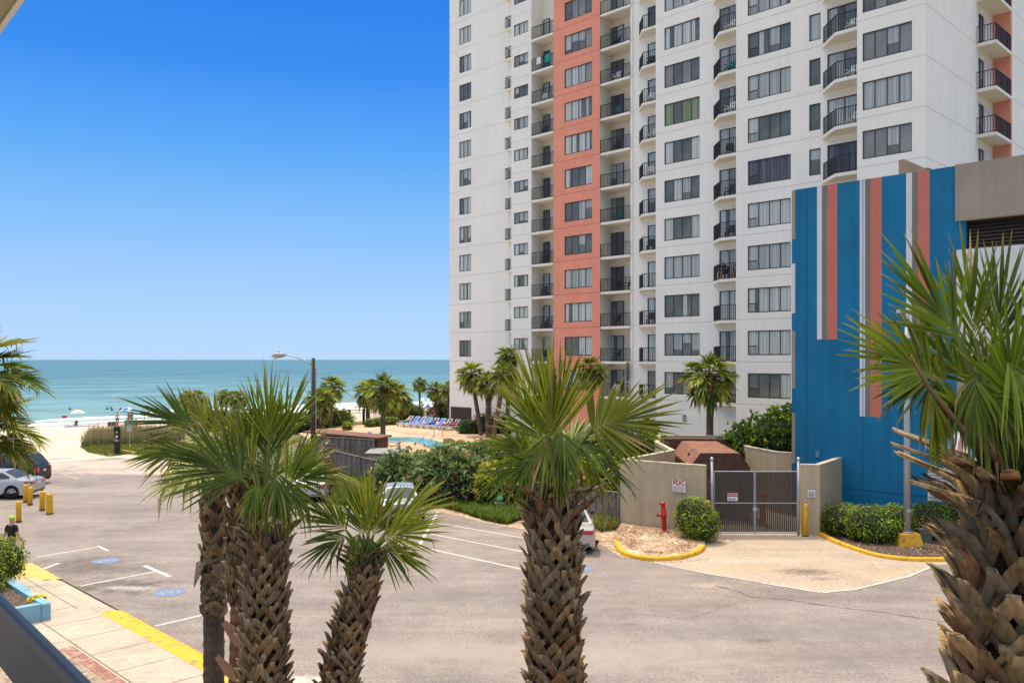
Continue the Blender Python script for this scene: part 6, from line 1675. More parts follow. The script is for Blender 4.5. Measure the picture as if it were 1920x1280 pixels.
umbrella('yellow green beach umbrella left of the twin palms', 343, 768, 118, .9, 'cloth_lime', 'plastic_white')
umbrella('pink beach umbrella right of the twin palms', 383, 768, 122, 1.0, 'cloth_pink', 'cloth_cream')
umbrella('aqua beach umbrella beyond the row of loungers', 795, 745, 132, 1.1, 'planter', 'plastic_white')
umbrella('striped blue beach umbrella standing among the pool palms', 806, 757, 128, 1.2, 'plastic_white', 'cloth_blue')
umbrella('dark blue beach umbrella by the far palm trunks', 836, 756, 128, 1.0, 'cloth_blue', 'cloth_blue')
def at_beach(px, py): return tgnd(px, py)
bp = [(143,796,'sit','cloth_black','person in black sitting alone below the beige umbrella'), (220,797,'stand','skin','bare backed person standing in front of the dune grass'), (241,797,'stand','skin_dark','tanned person in the standing group near the blue umbrella'),
      (247,796,'stand','cloth_grey','person in grey in the standing group near the blue umbrella'), (255,798,'sit','skin_dark','tanned person sitting beside the standing group'), (398,780,'sit','cloth_grey','seated person right of the twin palms'), (416,778,'stand','cloth_red','standing person beyond the dune fence'),
      (632,772,'sit','cloth_grey','seated person in grey beside one in red'), (645,771,'sit','cloth_red','seated person in bright red beyond the iron gate'), (653,759,'stand','cloth_pink','person in pink standing in the foam'), (660,757,'stand','cloth_black','dark clad person standing in the foam'),
      (667,765,'sit','skin','person sitting at the water line in front of the foam'), (773,761,'sit','cloth_red','person in red seated left of a slim palm'), (791,760,'stand','cloth_pink','person in pink right of the slim palm'), (793,764,'sit','cloth_black','person in black seated right of the slim palm'),
      (808,751,'stand','cloth_black','person standing at the surf between palm trunks'), (702,762,'stand','cloth_blue','person in blue seen through the pool palms'), (706,768,'sit','cloth_blue','seated person in blue seen through the pool palms')]
bp += [(612,770,'stand','cloth_blue','person in blue standing between lamp pole and low palm'), (620,767,'stand','skin_dark','tanned bather at the surf right of the lamp pole'), (683,760,'stand','cloth_teal','bather in teal at the foam left of the pool palms'), (731,763,'sit','cloth_pink','person in pink sitting right of the front pool palm'), (759,759,'stand','skin_dark','tanned bather in the foam left of the slim palm'),
       (766,764,'sit','cloth_blue','person in blue seated on sand left of the slim palm'), (826,755,'stand','cloth_red','bather in red between the two thick far palms'), (306,784,'stand','cloth_blue','person in blue on the sand under the red umbrella'), (318,786,'sit','cloth_pink','person in pink seated on the sand left of twin palms'), (334,784,'stand','skin','bather in bare skin tone by the yellow green umbrella')]
for i, (px, py, po, top, lab) in enumerate(bp):
    sk = 'skin_dark' if top == 'skin_dark' else 'skin'
    person(lab, at_beach(px, py), rnd.uniform(-.5, .5)+(math.pi if i % 2 else 0), po, STAND if po == 'stand' else SIT, sk, top, ['cloth_blue','cloth_black','cloth_red','cloth_teal'][i % 4], group='people on the beach')
for (px, py, lab) in [(131,767.5,'swimmer farthest out, near the beige umbrella'), (201,767,'first swimmer of the trio in the surf'), (208,766,'second swimmer of the trio in the surf'), (210,769,'third swimmer of the trio, closest in'), (226,768,'lone swimmer beside the blue umbrella')]:
    D = F*(H+2.0)/(py-HY); p = ray(px, py, D)
    person(lab, (p.x, p.y, -3.25), 0, 'stand', STAND, 'skin_dark', 'cloth_black', 'cloth_black', group='swimmers in the sea')
t2 = at_beach(148, 797)
mb = MB(); mb.cbox(-1.6,1.9,-.9,.9,0,.05,.02); solo('beach_blanket', mb, M['sling_blue'], 'bright blue blanket spread under the lone person', 'blanket', t2, .2)
mb = MB(); mb.cbox(-.55,.55,-.35,.35,0,.55,.06); solo('cool_box', mb, M['plastic_dark'], 'dark cool box beside the bare backed person', 'cool box', at_beach(212,797))
mb = MB(); mb.cbox(-.45,.45,-.4,.4,0,.9,.06); solo('beach_bin', mb, M['plastic_teal'], 'blue green bin standing by the group on the sand', 'bin', at_beach(243,801))
t = thing('beach_sign', 'small red beach sign on a thin pole at the waterline', 'sign', at_beach(121, 796))
mb = MB(); mb.tube([(0,0,0),(0,0,1.25)], .03, 6); mb.part('pole', M['galv'], t)
mb = MB(); mb.cbox(-.35,.35,-.02,.02,1.05,1.4,.02); mb.part('plate', M['red'], t)
# ================================================================== CARS
def loft(mb, rings, mt=0, close=True):
    n = len(rings[0]); vs = [q for r in rings for q in r]; fs = []
    for i in range(len(rings)-1):
        for k in range(n-1): fs.append((i*n+k, (i+1)*n+k, (i+1)*n+k+1, i*n+k+1))
    if close: fs += [tuple(reversed(range(n))), tuple((len(rings)-1)*n+k for k in range(n))]
    mb.add(vs, fs, mt)
def car(label, loc, rz, paint, kind='sedan'):
    """length along x, nose at +x"""
    t = thing('parked_car', label, 'car', loc, rz, 'parked cars')
    if kind == 'sedan':
        Ln, W, wr = 4.75, .90, .33; xw = (.95, 3.72)
        top = [(0,.80),(.05,.96),(.25,1.01),(.9,1.03),(1.4,1.02),(2.4,.98),(3.2,.97),(3.6,.93),(4.1,.86),(4.5,.76),(4.68,.66),(4.75,.55)]
        cab = dict(rb=(.72,1.03), rt=(1.52,1.42), ft=(2.62,1.45), fb=(3.42,.97), hw=.60)
    else:
        Ln, W, wr = 4.9, .95, .37; xw = (1.0, 3.88)
        top = [(0,.95),(.05,1.05),(.25,1.08),(.9,1.08),(1.4,1.08),(2.4,1.06),(3.2,1.05),(3.6,1.03),(4.2,.97),(4.6,.86),(4.82,.72),(4.9,.6)]
        cab = dict(rb=(.10,1.08), rt=(.55,1.72), ft=(2.75,1.76), fb=(3.60,1.05), hw=.68)
    tz = lambda x: float(np.interp(x, [a for a, _ in top], [b for _, b in top]))
    wid = lambda x: W*float(np.interp(x, [0,.12,.5,1.2,3.6,4.3,4.65,Ln], [.84,.93,.985,1,1,.96,.86,.70]))
    ar = wr+.06
    xs = sorted(set([0,.04,.12,.3,.5]+[x for c in xw for x in [c+ar*math.cos(math.pi*i/10) for i in range(11)]]+[1.6,2.0,2.4,2.8,3.1,4.3,4.5,4.65,Ln-.03,Ln]))
    rings = []
    for x in xs:
        zb = .20+(.12 if x < .1 or x > Ln-.1 else 0)
        for c in xw:
            if abs(x-c) < ar: zb = max(zb, wr+math.sqrt(max(0, ar*ar-(x-c)**2)))
        w_ = wid(x); z1 = tz(x); zm = max(zb+.03, .62*z1)
        half = [(w_*.86, zb), (w_*.985, zb+.02), (w_*1.0, max(zb+.025, .34+.1*z1)), (w_*1.0, zm+.01), (w_*.985, max(z1-.13, zm+.02)), (w_*.93, max(z1-.035, zm+.03)), (w_*.72, z1+.005), (w_*.3, z1+.03)]
        rings.append([(x, y, z) for y, z in half]+[(x, -y, z) for y, z in reversed(half)])
    mb = MB(); loft(mb, rings)
    # cabin: pillars and roof
    hw = cab['hw']; bw = W*.90
    def cr(u, v):                       # u along (0 rear base,1 rear top,2 front top,3 front base), v across -1..1
        pts = [cab['rb'], cab['rt'], cab['ft'], cab['fb']]
        i = min(2, int(u)); f = u-i; x = pts[i][0]*(1-f)+pts[i+1][0]*f; z = pts[i][1]*(1-f)+pts[i+1][1]*f
        zt = (z-1.0)/(cab['rt'][1]-1.0); y = bw*(1-max(0, min(1, zt)))+hw*max(0, min(1, zt))
        cz = .035*(1-v*v)*max(0, zt)
        return (x, y*v, z+cz)
    us = [0,.15,.35,.6,.85,.95,1,1.1,1.3,1.5,1.7,1.9,2,2.05,2.2,2.5,2.8,3]; vsn = [-1,-.96,-.8,-.4,0,.4,.8,.96,1]
    rings = [[cr(u, v) for v in vsn] for u in us]
    loft(mb, rings, 0, False)
    # side walls of the cabin down to the belt
    for sg in (1, -1):
        up = [cr(u, sg) for u in us]; dn = [(p[0], sg*bw, tz(p[0])-.02) for p in up]
        vs = up+dn; k = len(up); mb.add(vs, [(i, i+1, k+i+1, k+i) for i in range(k-1)])
    body = mb.part('body', M[paint], t, True)
    m = body.modifiers.new('edge', 'EDGE_SPLIT'); m.split_angle = R(38)
    def off(p, d, e=.012): return tuple(Vector(p)+Vector(d)*e)
    # glass
    for (ua, ub, nm, d) in ((.1,.92,'rear_window',(-.6,0,.8)), (2.1,2.93,'windscreen',(.6,0,.8))):
        g = MB(); vv = [-.86,-.5,0,.5,.86]; uu = [ua+(ub-ua)*i/4 for i in range(5)]
        pts = [[off(cr(u, v), d) for v in vv] for u in uu]
        loft(g, pts, 0, False); g.part(nm, M['carglass'], t, True)
    for sg in (1, -1):
        g = MB()
        def sp(x, fz_):
            zb = tz(x)+.03; 
            zr = min(np.interp(x, [cab['rb'][0], cab['rt'][0], cab['ft'][0], cab['fb'][0]], [cab['rb'][1], cab['rt'][1], cab['ft'][1], cab['fb'][1]])-.07, 9)
            z = zb+(zr-zb)*fz_; zt = max(0, min(1, (z-1.0)/(cab['rt'][1]-1.0))); y = bw*(1-zt)+hw*zt
            return (x, sg*(y+.012), z)
        x0 = cab['rb'][0]+.38 if kind == 'sedan' else cab['rb'][0]+.3; x1 = cab['fb'][0]-.28; xm = (x0+x1)*.5
        for a, b in ((x0, xm-.04), (xm+.04, x1)):
            xx = [a+(b-a)*i/5 for i in range(6)]
            vs = [sp(x, f_) for x in xx for f_ in (0, .5, 1)]
            g.add(vs, [(i*3+k, (i+1)*3+k, (i+1)*3+k+1, i*3+k+1) for i in range(5) for k in range(2)])
        g.part('side_window', M['carglass'], t, True)
        d = MB()
        for xd in (x0+.45, xm, x1+.1): d.beam((xd, sg*(W*.999), .40), (xd-.03, sg*(W*.99), .90), .012, .012)
        for xd in (xm-.35, x1-.25): d.box(xd-.1, xd+.1, sg*W*.995-.015, sg*W*.995+.015, .83, .865)
        d.part('door_trim', M[paint] if paint != 'darkcar' else M['black_trim'], t)
        mm = MB(); mm.ell((cab['fb'][0]-.22, sg*(W+.10), 1.02), (.07,.11,.08), 0, 10, 6); mm.part('mirror', M['black_trim'] if paint != 'silver' else M[paint], t, True)
        lt = MB(); lz = tz(.1)
        if kind == 'sedan':
            y0, y1 = wid(.02)*.42, wid(.06)*1.0
            lt.add([(-.018, sg*y0, lz-.20), (-.018, sg*y1*.93, lz-.22), (.30, sg*(W*.985+.012), lz-.19), (.30, sg*(W*.985+.012), lz-.07), (-.012, sg*y1*.93, lz-.06), (-.012, sg*y0, lz-.08)], [(0,1,4,5),(1,2,3,4)])
        else:
            y1 = wid(.03)*.95
            lt.add([(-.015, sg*y1*.78, .80), (-.015, sg*y1, .80), (.20, sg*(W*.97+.012), .84), (.20, sg*(W*.97+.012), 1.02), (-.015, sg*y1, 1.04), (-.015, sg*y1*.78, 1.04)], [(0,1,4,5),(1,2,3,4)])
        lt.part('tail_light', M['taillight'], t)
        hl = MB(); hl.add([(Ln-.2, sg*W*.55, .62), (Ln-.42, sg*W*.93, .66), (Ln-.5, sg*W*.94, .78), (Ln-.24, sg*W*.55, .74)], [(0,1,2,3)]); hl.part('headlight', M['lamp_glass'], t)
    for x in xw:
        for sg in (1, -1):
            w_ = MB(); prof = [(wr*.62,.0),(wr*.95,.0),(wr,.03),(wr,.17),(wr*.95,.2),(wr*.62,.2)]
            w_.tube([(x, sg*(W-.22+z), wr) for r_, z in prof], [r_ for r_, z in prof], 24, 0, False); ty = w_.part('wheel', M['tyre'], t, True)
            r2 = MB(); r2.tube([(x, sg*(W-.055), wr), (x, sg*(W-.05), wr)], [wr*.66, wr*.64], 20, 1)
            for k in range(7):
                a = 2*math.pi*k/7; c_, s_ = math.cos(a), math.sin(a)
                r2.add([(x+c_*wr*.1-s_*.03, sg*(W-.02), wr+s_*wr*.1+c_*.03), (x+c_*wr*.1+s_*.03, sg*(W-.02), wr+s_*wr*.1-c_*.03), (x+c_*wr*.62+s_*.035, sg*(W-.035), wr+s_*wr*.62-c_*.035), (x+c_*wr*.62-s_*.035, sg*(W-.035), wr+s_*wr*.62+c_*.035)], [(0,1,2,3)], 0)
            r2.tube([(x, sg*(W-.05), wr), (x, sg*(W-.01), wr)], [wr*.16, wr*.13], 12, 0)
            ring_ = [(x+math.cos(2*math.pi*k/24)*wr*q, sg*(W-.03), wr+math.sin(2*math.pi*k/24)*wr*q) for q in (.60,.67) for k in range(24)]
            r2.add(ring_, [(k, (k+1) % 24, 24+(k+1) % 24, 24+k) for k in range(24)], 0)
            r2.part('rim', [M['alloy'], M['black_trim']], ty)
    u = MB(); u.box(.35, Ln-.35, -W*.8, W*.8, .17, .5); u.part('underbody', M['black_trim'], t)
    pl = MB(); pl.box(-.022, -.012, -.16, .16, .72 if kind == 'sedan' else .78, .83 if kind == 'sedan' else .9); pl.part('licence_plate', M['sign_white'], t)
    bu = MB(); bu.box(-.03, .02, -W*.7, W*.7, .36, .40); bu.part('bumper_strip', M['black_trim'], t)
    return t
p = gnd(23, 935); car('silver sedan parked beside the yellow bollards', p+Vector((.95, .75, 0)), R(180+4), 'silver')
p = gnd(62, 908); car('black people carrier parked beyond the silver sedan', Vector((p.x+.55, p.y+.2, 0)), R(180+2), 'darkcar', 'suv')
p = gnd(1122, 1040); car('champagne sedan seen from behind at the sandy verge', Vector((p.x-.95, p.y-.05, 0)), R(90), 'champagne')
p = gnd(802, 990); car('pale grey car in the angled bay in front of the oleanders', Vector((p.x-1.15, p.y-.1, 0)), R(99), 'greycar').scale = (1.05, 1.05, 1.08)
p = gnd(590, 940); car('silver car behind the left palms near the brown screen wall', Vector((p.x-.2, p.y-.4, 0)), R(100), 'silver')

# ================================================================== BALCONY FURNITURE
def chair_proto(m, label):
    t = thing('balcony_chair', label, 'chair', (0,0,0), 0, 'chairs on the tower balconies')
    mb = MB(); mb.cbox(-.26,.26,-.24,.24,.38,.42,.02); mb.part('seat', M[m], t)
    mb = MB(); mb.add([(-.26,.20,.42),(.26,.20,.42),(.24,.34,.93),(-.24,.34,.93),(-.26,.24,.42),(.26,.24,.42),(.24,.38,.93),(-.24,.38,.93)], [(0,1,2,3),(7,6,5,4),(3,2,6,7),(0,3,7,4),(1,5,6,2)]); mb.part('backrest', M[m], t)
    for x in (-.24, .24):
        for y in (-.22, .22): mb = MB(); mb.box(x-.025,x+.025,y-.025,y+.025,0,.38); mb.part('leg', M[m], t)
        mb = MB(); mb.box(x-.03,x+.03,-.24,.28,.60,.64); mb.part('arm', M[m], t)
    return t
ORD = ['zeroth','first','second','third','fourth','fifth','sixth','seventh','eighth','ninth','tenth','eleventh','twelfth']
COLN = {'C':'balcony before the coral stripe', 'E':'balcony just past the coral stripe', 'F':'narrow balcony by the white pier', 'G':'angled balcony in the middle bay', 'H':'large angled balcony above the garage'}
protos = {}; used = set()
def put_chair(c, k, m, off, ang, note):
    x, y, z, w_ = SPOT[c, k]; p = loc2w(x+off*w_, y, z+.005)
    lab = f"{note} chair, {ORD[k]} floor {COLN[c]}"
    rz = R(-45)+ang
    if m not in protos:
        protos[m] = chair_proto(m, lab); protos[m].location = p; protos[m].rotation_euler = (0,0,rz)
    else: dup(protos[m], p, rz, lab)
for c, k, m, note in [('C',10,'plastic_white','white'),('C',9,'plastic_dark','dark'),('C',5,'plastic_dark','dark'),('C',4,'plastic_dark','dark'),('C',2,'plastic_dark','dark'),('C',3,'plastic_dark','dark'),
    ('E',11,'plastic_dark','dark'),('E',10,'plastic_white','white'),('E',9,'plastic_teal','teal'),('E',8,'plastic_dark','dark'),('E',6,'plastic_teal','teal'),('E',4,'plastic_dark','dark'),('E',3,'plastic_dark','dark'),('E',1,'plastic_white','white'),('E',2,'plastic_dark','dark'),
    ('F',10,'plastic_dark','dark'),('F',9,'plastic_white','white'),('F',8,'plastic_white','white'),('F',7,'plastic_white','white'),('F',3,'plastic_dark','dark'),('F',5,'plastic_dark','dark'),
    ('G',10,'plastic_white','white'),('G',9,'plastic_teal','teal'),('G',8,'plastic_white','white'),('G',7,'plastic_dark','dark'),('G',5,'plastic_dark','dark'),('G',6,'plastic_dark','dark'),
    ('H',9,'plastic_white','white'),('H',8,'plastic_white','white'),('H',7,'plastic_white','white'),('H',10,'plastic_white','white')]:
    put_chair(c, k, m, .42, rnd.uniform(-.5, .5), note)
for c, k, m, note in [('C',10,'plastic_white','second white'),('E',10,'plastic_white','second white'),('E',4,'plastic_dark','second dark'),('C',3,'plastic_dark','second dark'),('H',9,'plastic_white','second white'),('H',8,'plastic_white','second white')]:
    put_chair(c, k, m, .82 if c in 'CE' else .95, rnd.uniform(-.6, -.2), note)
x, y, z, w_ = SPOT['G', 4]
person('bald man in black sitting on a balcony of the middle bay', loc2w(x+.2, y, z), R(-45), 'chair', CHAIR, 'skin', 'cloth_black', 'cloth_grey', hair='skin', group='people on the balcony')
person('bare legged companion seated beside the man on the balcony', loc2w(x+1.25, y, z), R(-30), 'chair', CHAIR, 'skin', 'cloth_grey', 'skin', group='people on the balcony')
put_chair('G', 4, 'plastic_dark', .12, 0, 'dark occupied'); put_chair('G', 4, 'plastic_dark', .74, .2, 'second dark occupied')
x, y, z, w_ = SPOT['C', 11]
mb = MB()
V = []; n = 8
for i in range(n+1):
    q = i/n; V += [(q*.62-.31, .03*math.sin(q*14)-.06, -.62), (q*.6-.3, .015*math.sin(q*14+1)-.05, -.2), (q*.6-.3, -.04, .035), (q*.6-.3, .045, .035), (q*.6-.3, .05+.01*math.sin(q*12), -.35)]
mb.add(V, [(i*5+k, (i+1)*5+k, (i+1)*5+k+1, i*5+k+1) for i in range(n) for k in range(4)])
solo('hanging_towel', mb, M['cloth_teal'], 'teal towel hung over the balcony rail near the coral stripe', 'towel', loc2w(x+1.9, yD-.01, zk(11)+1.03), R(-45))
mb2 = MB(); mb2.add([(a*.8, b, c*.9) for a, b, c in V], mb.f); solo('hanging_towel', mb2, M['plastic_white'], 'white towel hung over the same rail as the teal one', 'towel', loc2w(x+.9, yD-.01, zk(11)+1.03), R(-45))
x, y, z, w_ = SPOT['E', 2]
t = thing('folded_parasol', 'dark grey folded parasol on a low balcony past the coral stripe', 'umbrella', loc2w(ex0+ew-.12, yD-.2, zk(1)), R(-45))
mb = MB(); mb.lathe([(.03,1.25),(.13,1.4),(.17,2.0),(.10,2.6),(.02,2.75)], 10); mb.part('canopy', M['cloth_grey'], t, True)
mb = MB(); mb.tube([(0,0,0),(0,0,1.3)], .03, 8); mb.part('pole', M['rail'], t)

# ================================================================== PLANTER, MAN, OWN BALCONY
pc = gnd(96, 1160, .12)
px_, py_ = w2loc(pc)
t = thing('blue_planter', 'pale blue painted masonry planter on the pavement', 'planter', (pc.x, pc.y, .12), R(-45))
Lx, Ly, ph, th = 9.0, 4.2, .46, .24
mb = MB()
mb.cbox(-Lx, 0, -th, 0, 0, ph, .03); mb.cbox(-th, 0, -Ly, -th-.003, 0, ph, .03); mb.cbox(-Lx, -Lx+th, -Ly, -th-.003, 0, ph, .03); mb.cbox(-Lx+th+.003, -th-.003, -Ly, -Ly+th, 0, ph, .03)
mb.part('wall', M['planter'], t)
mb = MB(); mb.box(-Lx+th+.005, -th-.005, -Ly+th+.005, -th-.005, .02, ph-.12); mb.part('soil', M['soil'], t)
man = gnd(22, 1066)
person('man in black shirt and lime cap walking away beside the planter bush', (man.x, man.y, 0.0), R(180-14), 'walk', WALK, 'skin', 'cloth_black', 'cloth_grey', hair='hair', scale=1.06, fingers=True, levels=2, cap='cloth_lime')
d = Vector((-.657, .754, 0)).normalized(); nrm_ = Vector((.754, .657, 0)).normalized()
ba = math.atan2(d.y, d.x)
t = thing('viewer_balcony', 'own balcony corner with dark metal handrail and beige soffit edge', 'balcony', (0, 0, H-1.55), ba)
# local x runs along the rail, local -y is outward
hr = .45
mb = MB(); zt = 1.55-hr
prof = [(-.352,-.112),(-.352,-.016),(-.349,-.004),(-.343,0),(-.336,0),(-.331,-.004),(-.328,-.016),(-.328,-.112)]
mb.add([(-.6, y, zt+z) for y, z in prof]+[(4.5, y, zt+z) for y, z in prof], [(i, i+1, 8+i+1, 8+i) for i in range(7)]+[(7,0,8,15), tuple(range(8)), tuple(reversed(range(8,16)))]); mb.part('handrail', M['rail_paint'], t, False)
mb = MB()
for x in (-.58, 2.6, 4.3): mb.box(x-.02, x+.02, -.36, -.32, 0, zt-.113)
mb.part('rail_post', M['rail_paint'], t)
mb = MB(); mb.box(-3, 6, -.42, 2.2, -.22, 0); mb.part('floor_slab', M['eave'], t)
mb = MB(); mb.box(1.2, 6.5, -.637, 2.2, 1.55+1.2, 1.55+1.42); mb.box(1.2, 6.5, -.655, -.638, 1.55+1.19, 1.55+1.43, 1); mb.part('soffit', [M['eave'], M['plastic_white']], t)
# ================================================================== PALMS
def palm_root(label, base, group=None): return thing('palm_tree', label, 'palm tree', base, 0, group)
def HW(px, py, D): return np.array(ray(px, py, D))
# --- middle palm in front
D = 8.3
def middle():
    rg = np.random.default_rng(21)
    cx = (1037-960)/F*D; base = np.array((cx, D, 0.0)); top = HW(1036, 893, D)
    root = palm_root('thick booted palm standing alone in the middle of the view', base)
    o = -base
    LV = Leaves()
    trunk_boots(LV, rg, [(0,0,0), (0.02,0,3), (0,0,top[2]-.27)], [.25,.215,.19], per_turn=10, pitch=.10, length=.28, width=.040, flare=.065, top_long=.34, long_len=.44, topout=.85, thin=.2)
    ring_trunk(LV, rg, [(0,0,top[2]-.5), (0,0,top[2]+.05)], [.18,.10], (.10,.07,.04))
    LV.part('trunk', M['boots'], root)
    LV = Leaves(); tp = top+o
    def fr(th, pl, bth, bl, sp, dep=0, bdep=0, nh=(0,-1,.15), **k):
        kw = dict(nseg=36, droop=.12, age=.25, fold=.12, hang=.1, spread=sp); kw.update(k)
        frond(LV, rg, tp+np.array((0,0,.0)), img(th, dep), pl, img(bth, bdep), bl, nh, **kw)
    # upright fans
    fr(92, .38, 93, .88, 30, .08, .05, hang=.03, droop=.05, nseg=26); fr(98, .41, 104, .88, 28, .2, .15, hang=.05, droop=.06, nseg=24); fr(85, .40, 80, .88, 28, .2, .15, hang=.05, droop=.06, nseg=24); fr(90, .34, 90, .86, 40, -.08, -.05, hang=.06, droop=.06, nseg=28)
    fr(108, .38, 118, .70, 40, .0, .0, droop=.1, hang=.08, nseg=20, age=.4)
    # the big fan to the right
    fr(50, .60, 18, .78, 84, -.05, -.12, nh=(-.1,-1,.25), fold=.05, nseg=44, droop=.06, hang=.03)
    # left and drooping fans
    fr(135, .30, 158, .48, 60, .1, .0, droop=.2, hang=.3, age=.4, nseg=24); fr(150, .26, 195, .46, 55, -.2, -.2, droop=.3, hang=.3, age=.5, nseg=22)
    fr(97, .46, 262, .42, 50, -.40, -.42, nh=(0,-.7,.7), droop=.3, hang=.8, age=.2, nseg=16); fr(80, .48, 284, .42, 50, -.42, -.45, nh=(.2,-.7,.7), droop=.3, hang=.8, age=.2, nseg=16)
    fr(50, .44, 322, .60, 42, -.3, -.25, nh=(.1,-.6,.8), droop=.15, hang=.4, age=.35, nseg=22); fr(40, .3, 312, .52, 42, .1, .1, droop=.2, hang=.4, age=.5, nseg=20)
    fr(120, .32, 240, .40, 50, -.3, -.3, nh=(-.2,-.7,.6), droop=.3, hang=.6, age=.5, nseg=20)
    for az, el in ((0.9, 50), (1.7, 45), (2.5, 55)):
        e = R(el); dd = np.array((math.cos(az)*math.cos(e), math.sin(az)*math.cos(e), math.sin(e))); e2 = e-.3; bb = np.array((math.cos(az)*math.cos(e2), math.sin(az)*math.cos(e2), math.sin(e2)))
        frond(LV, rg, tp, dd, .34, bb, .56, (-math.cos(az)*.4, -math.sin(az)*.4, 1), spread=60, nseg=24, droop=.15, age=.4, hang=.2)
    for k in range(7):
        az = -1.57+rg.uniform(-1.5, 1.5); e2 = R(rg.uniform(-88, -68)); dd = np.array((math.cos(az)*.6, math.sin(az)*.6, .8)); bb = np.array((math.cos(az)*math.cos(e2), math.sin(az)*math.cos(e2), math.sin(e2)))
        frond(LV, rg, tp+np.array((0,0,.08)), dd, .26, bb, rg.uniform(.34, .46), (math.cos(az), math.sin(az), .4), spread=36, nseg=14, droop=.2, age=rg.uniform(.45,.85), fold=.35, hang=.5)
    LV.part('crown', M['leaf'], root)
middle()
# --- big palm at the right edge
def right():
    D = 4.35; rg = np.random.default_rng(5)
    cx = (1892-960)/F*D; base = np.array((cx, D, 0.0)); top = HW(1888, 915, D)
    root = palm_root('massive near palm at the frame edge before the blue garage, tan cut leaf bases', base)
    LV = Leaves()
    trunk_boots(LV, rg, [(0,0,0), (0,0,3), (0,0,5.0), (0,0,top[2]-.02)], [.36,.33,.27,.14], per_turn=10, pitch=.095, length=.28, width=.042, flare=.09, tan=.75, top_long=.72, long_len=.42, topout=.72, thin=.12)
    ring_trunk(LV, rg, [(0,0,top[2]-.3), (0,0,top[2]+.02)], [.10,.01], (.12,.10,.04))
    LV.part('trunk', M['boots'], root)
    LV = Leaves(); tp = top-base
    def fr(th, pl, bth, bl, sp, dep=0, bdep=0, nh=(0,-1,.15), st=(0,0,0), **k):
        kw = dict(nseg=35, droop=.12, age=.3, fold=.14, hang=.1, spread=sp, pw=.020); kw.update(k)
        frond(LV, rg, tp+np.array(st), img(th, dep), pl, img(bth, bdep), bl, nh, **kw)
    # big fan reaching left, hub near (1735,690)
    fr(125, .70, 152, .46, 62, -.05, -.1, nh=(.05,-1,.3), fold=.05, nseg=28, droop=.10, hang=.12, age=.35, pw=.028)
    fr(125, .66, 190, .30, 40, -.05, -.1, nh=(.05,-1,.3), fold=.1, nseg=12, droop=.3, hang=.6, age=.55)
    # upper fans, hubs near (1800,610) and above
    fr(108, .80, 124, .54, 40, .0, .05, nh=(0,-1,.1), fold=.1, hang=.05, nseg=20, droop=.06, pw=.03)
    fr(96, .78, 94, .52, 32, .2, .1, nh=(0,-1,.0), fold=.15, hang=.05, nseg=16, droop=.05); fr(84, .76, 80, .54, 36, .3, .2, fold=.15, hang=.05, nseg=18, droop=.05, pw=.03); fr(72, .72, 60, .54, 44, .2, .2, fold=.15, hang=.08, nseg=22, droop=.06, pw=.03)
    fr(62, .5, 40, .58, 55, .2, .1, hang=.1, nseg=26, pw=.03); fr(84, .5, 84, .5, 45, .5, .5, hang=.1, nseg=22)
    # torn drooping leaves in front
    fr(112, .62, 262, .34, 44, -.2, -.25, nh=(-.2,-.8,.5), droop=.4, hang=.9, age=.55, nseg=16); fr(98, .66, 292, .36, 48, -.25, -.3, nh=(.2,-.8,.5), droop=.4, hang=.8, age=.5, nseg=18)
    fr(124, .66, 268, .26, 46, -.05, 0, nh=(-.2,-.8,.5), droop=.5, hang=.9, age=.6, nseg=10); fr(82, .56, 305, .4, 55, -.3, -.3, nh=(.2,-.8,.5), droop=.3, hang=.7, age=.5, nseg=20)
    fr(66, .45, 335, .45, 55, -.3, -.3, nh=(.1,-.7,.7), droop=.25, hang=.5, nseg=22)
    fr(116, .60, 142, .50, 46, .15, .1, nh=(.05,-1,.2), fold=.1, nseg=22, droop=.1, hang=.15, age=.3); fr(104, .56, 118, .50, 46, .25, .2, nh=(0,-1,.15), nseg=22, hang=.1); fr(90, .42, 96, .52, 50, -.1, -.05, nseg=24, hang=.1, age=.1)
    fr(118, .58, 300, .34, 50, -.15, -.2, nh=(-.1,-.8,.5), droop=.3, hang=.9, age=.7, nseg=16); fr(108, .52, 320, .4, 50, -.25, -.25, nh=(0,-.8,.5), droop=.3, hang=.8, age=.45, nseg=20); fr(130, .66, 292, .3, 44, -.1, -.1, nh=(0,-.8,.5), droop=.4, hang=.9, age=.65, nseg=12)
    for az, el in ((0.8, 50), (1.5, 60), (0.2, 40), (-.5, 50)):
        e = R(el); dd = np.array((math.cos(az)*math.cos(e), math.sin(az)*math.cos(e), math.sin(e))); e2 = e-.3; bb = np.array((math.cos(az)*math.cos(e2), math.sin(az)*math.cos(e2), math.sin(e2)))
        frond(LV, rg, tp, dd, .6, bb, .5, (-math.cos(az)*.4, -math.sin(az)*.4, 1), spread=60, nseg=26, droop=.15, age=.35, hang=.2)
    for (th, ln, dp) in ((118, .42, -.1), (100, .40, -.3), (80, .45, -.25), (62, .45, -.1), (132, .32, -.2)):
        frond(LV, rg, tp+np.array((0,0,-.1)), img(th, dp), ln, img(th, dp), .02, (0,-1,.2), spread=20, nseg=3, pw=.036, age=.3)
    LV.part('crown', M['leaf'], root)
    # dead stalk crossing the blue wall
    mb = MB(); a = HW(1845, 860, D)-base; b = HW(1775, 800, D)-base; c = HW(1715, 720, D)-base; e = HW(1690, 665, D)-base
    mb.tube([HW(1886, 925, D)-base+np.array((0,.02,0)), HW(1866, 884, D)-base+np.array((0,-.10,0)), a+np.array((0,-.14,0)), b+np.array((0,-.16,0)), c+np.array((0,-.12,0)), e+np.array((0,-.1,0))], [.02,.019,.018,.013,.009,.004], 8); mb.part('dead_stalk', mat('dead_stalk', (.16,.085,.045), .8, .2, 6), root, True)
right()
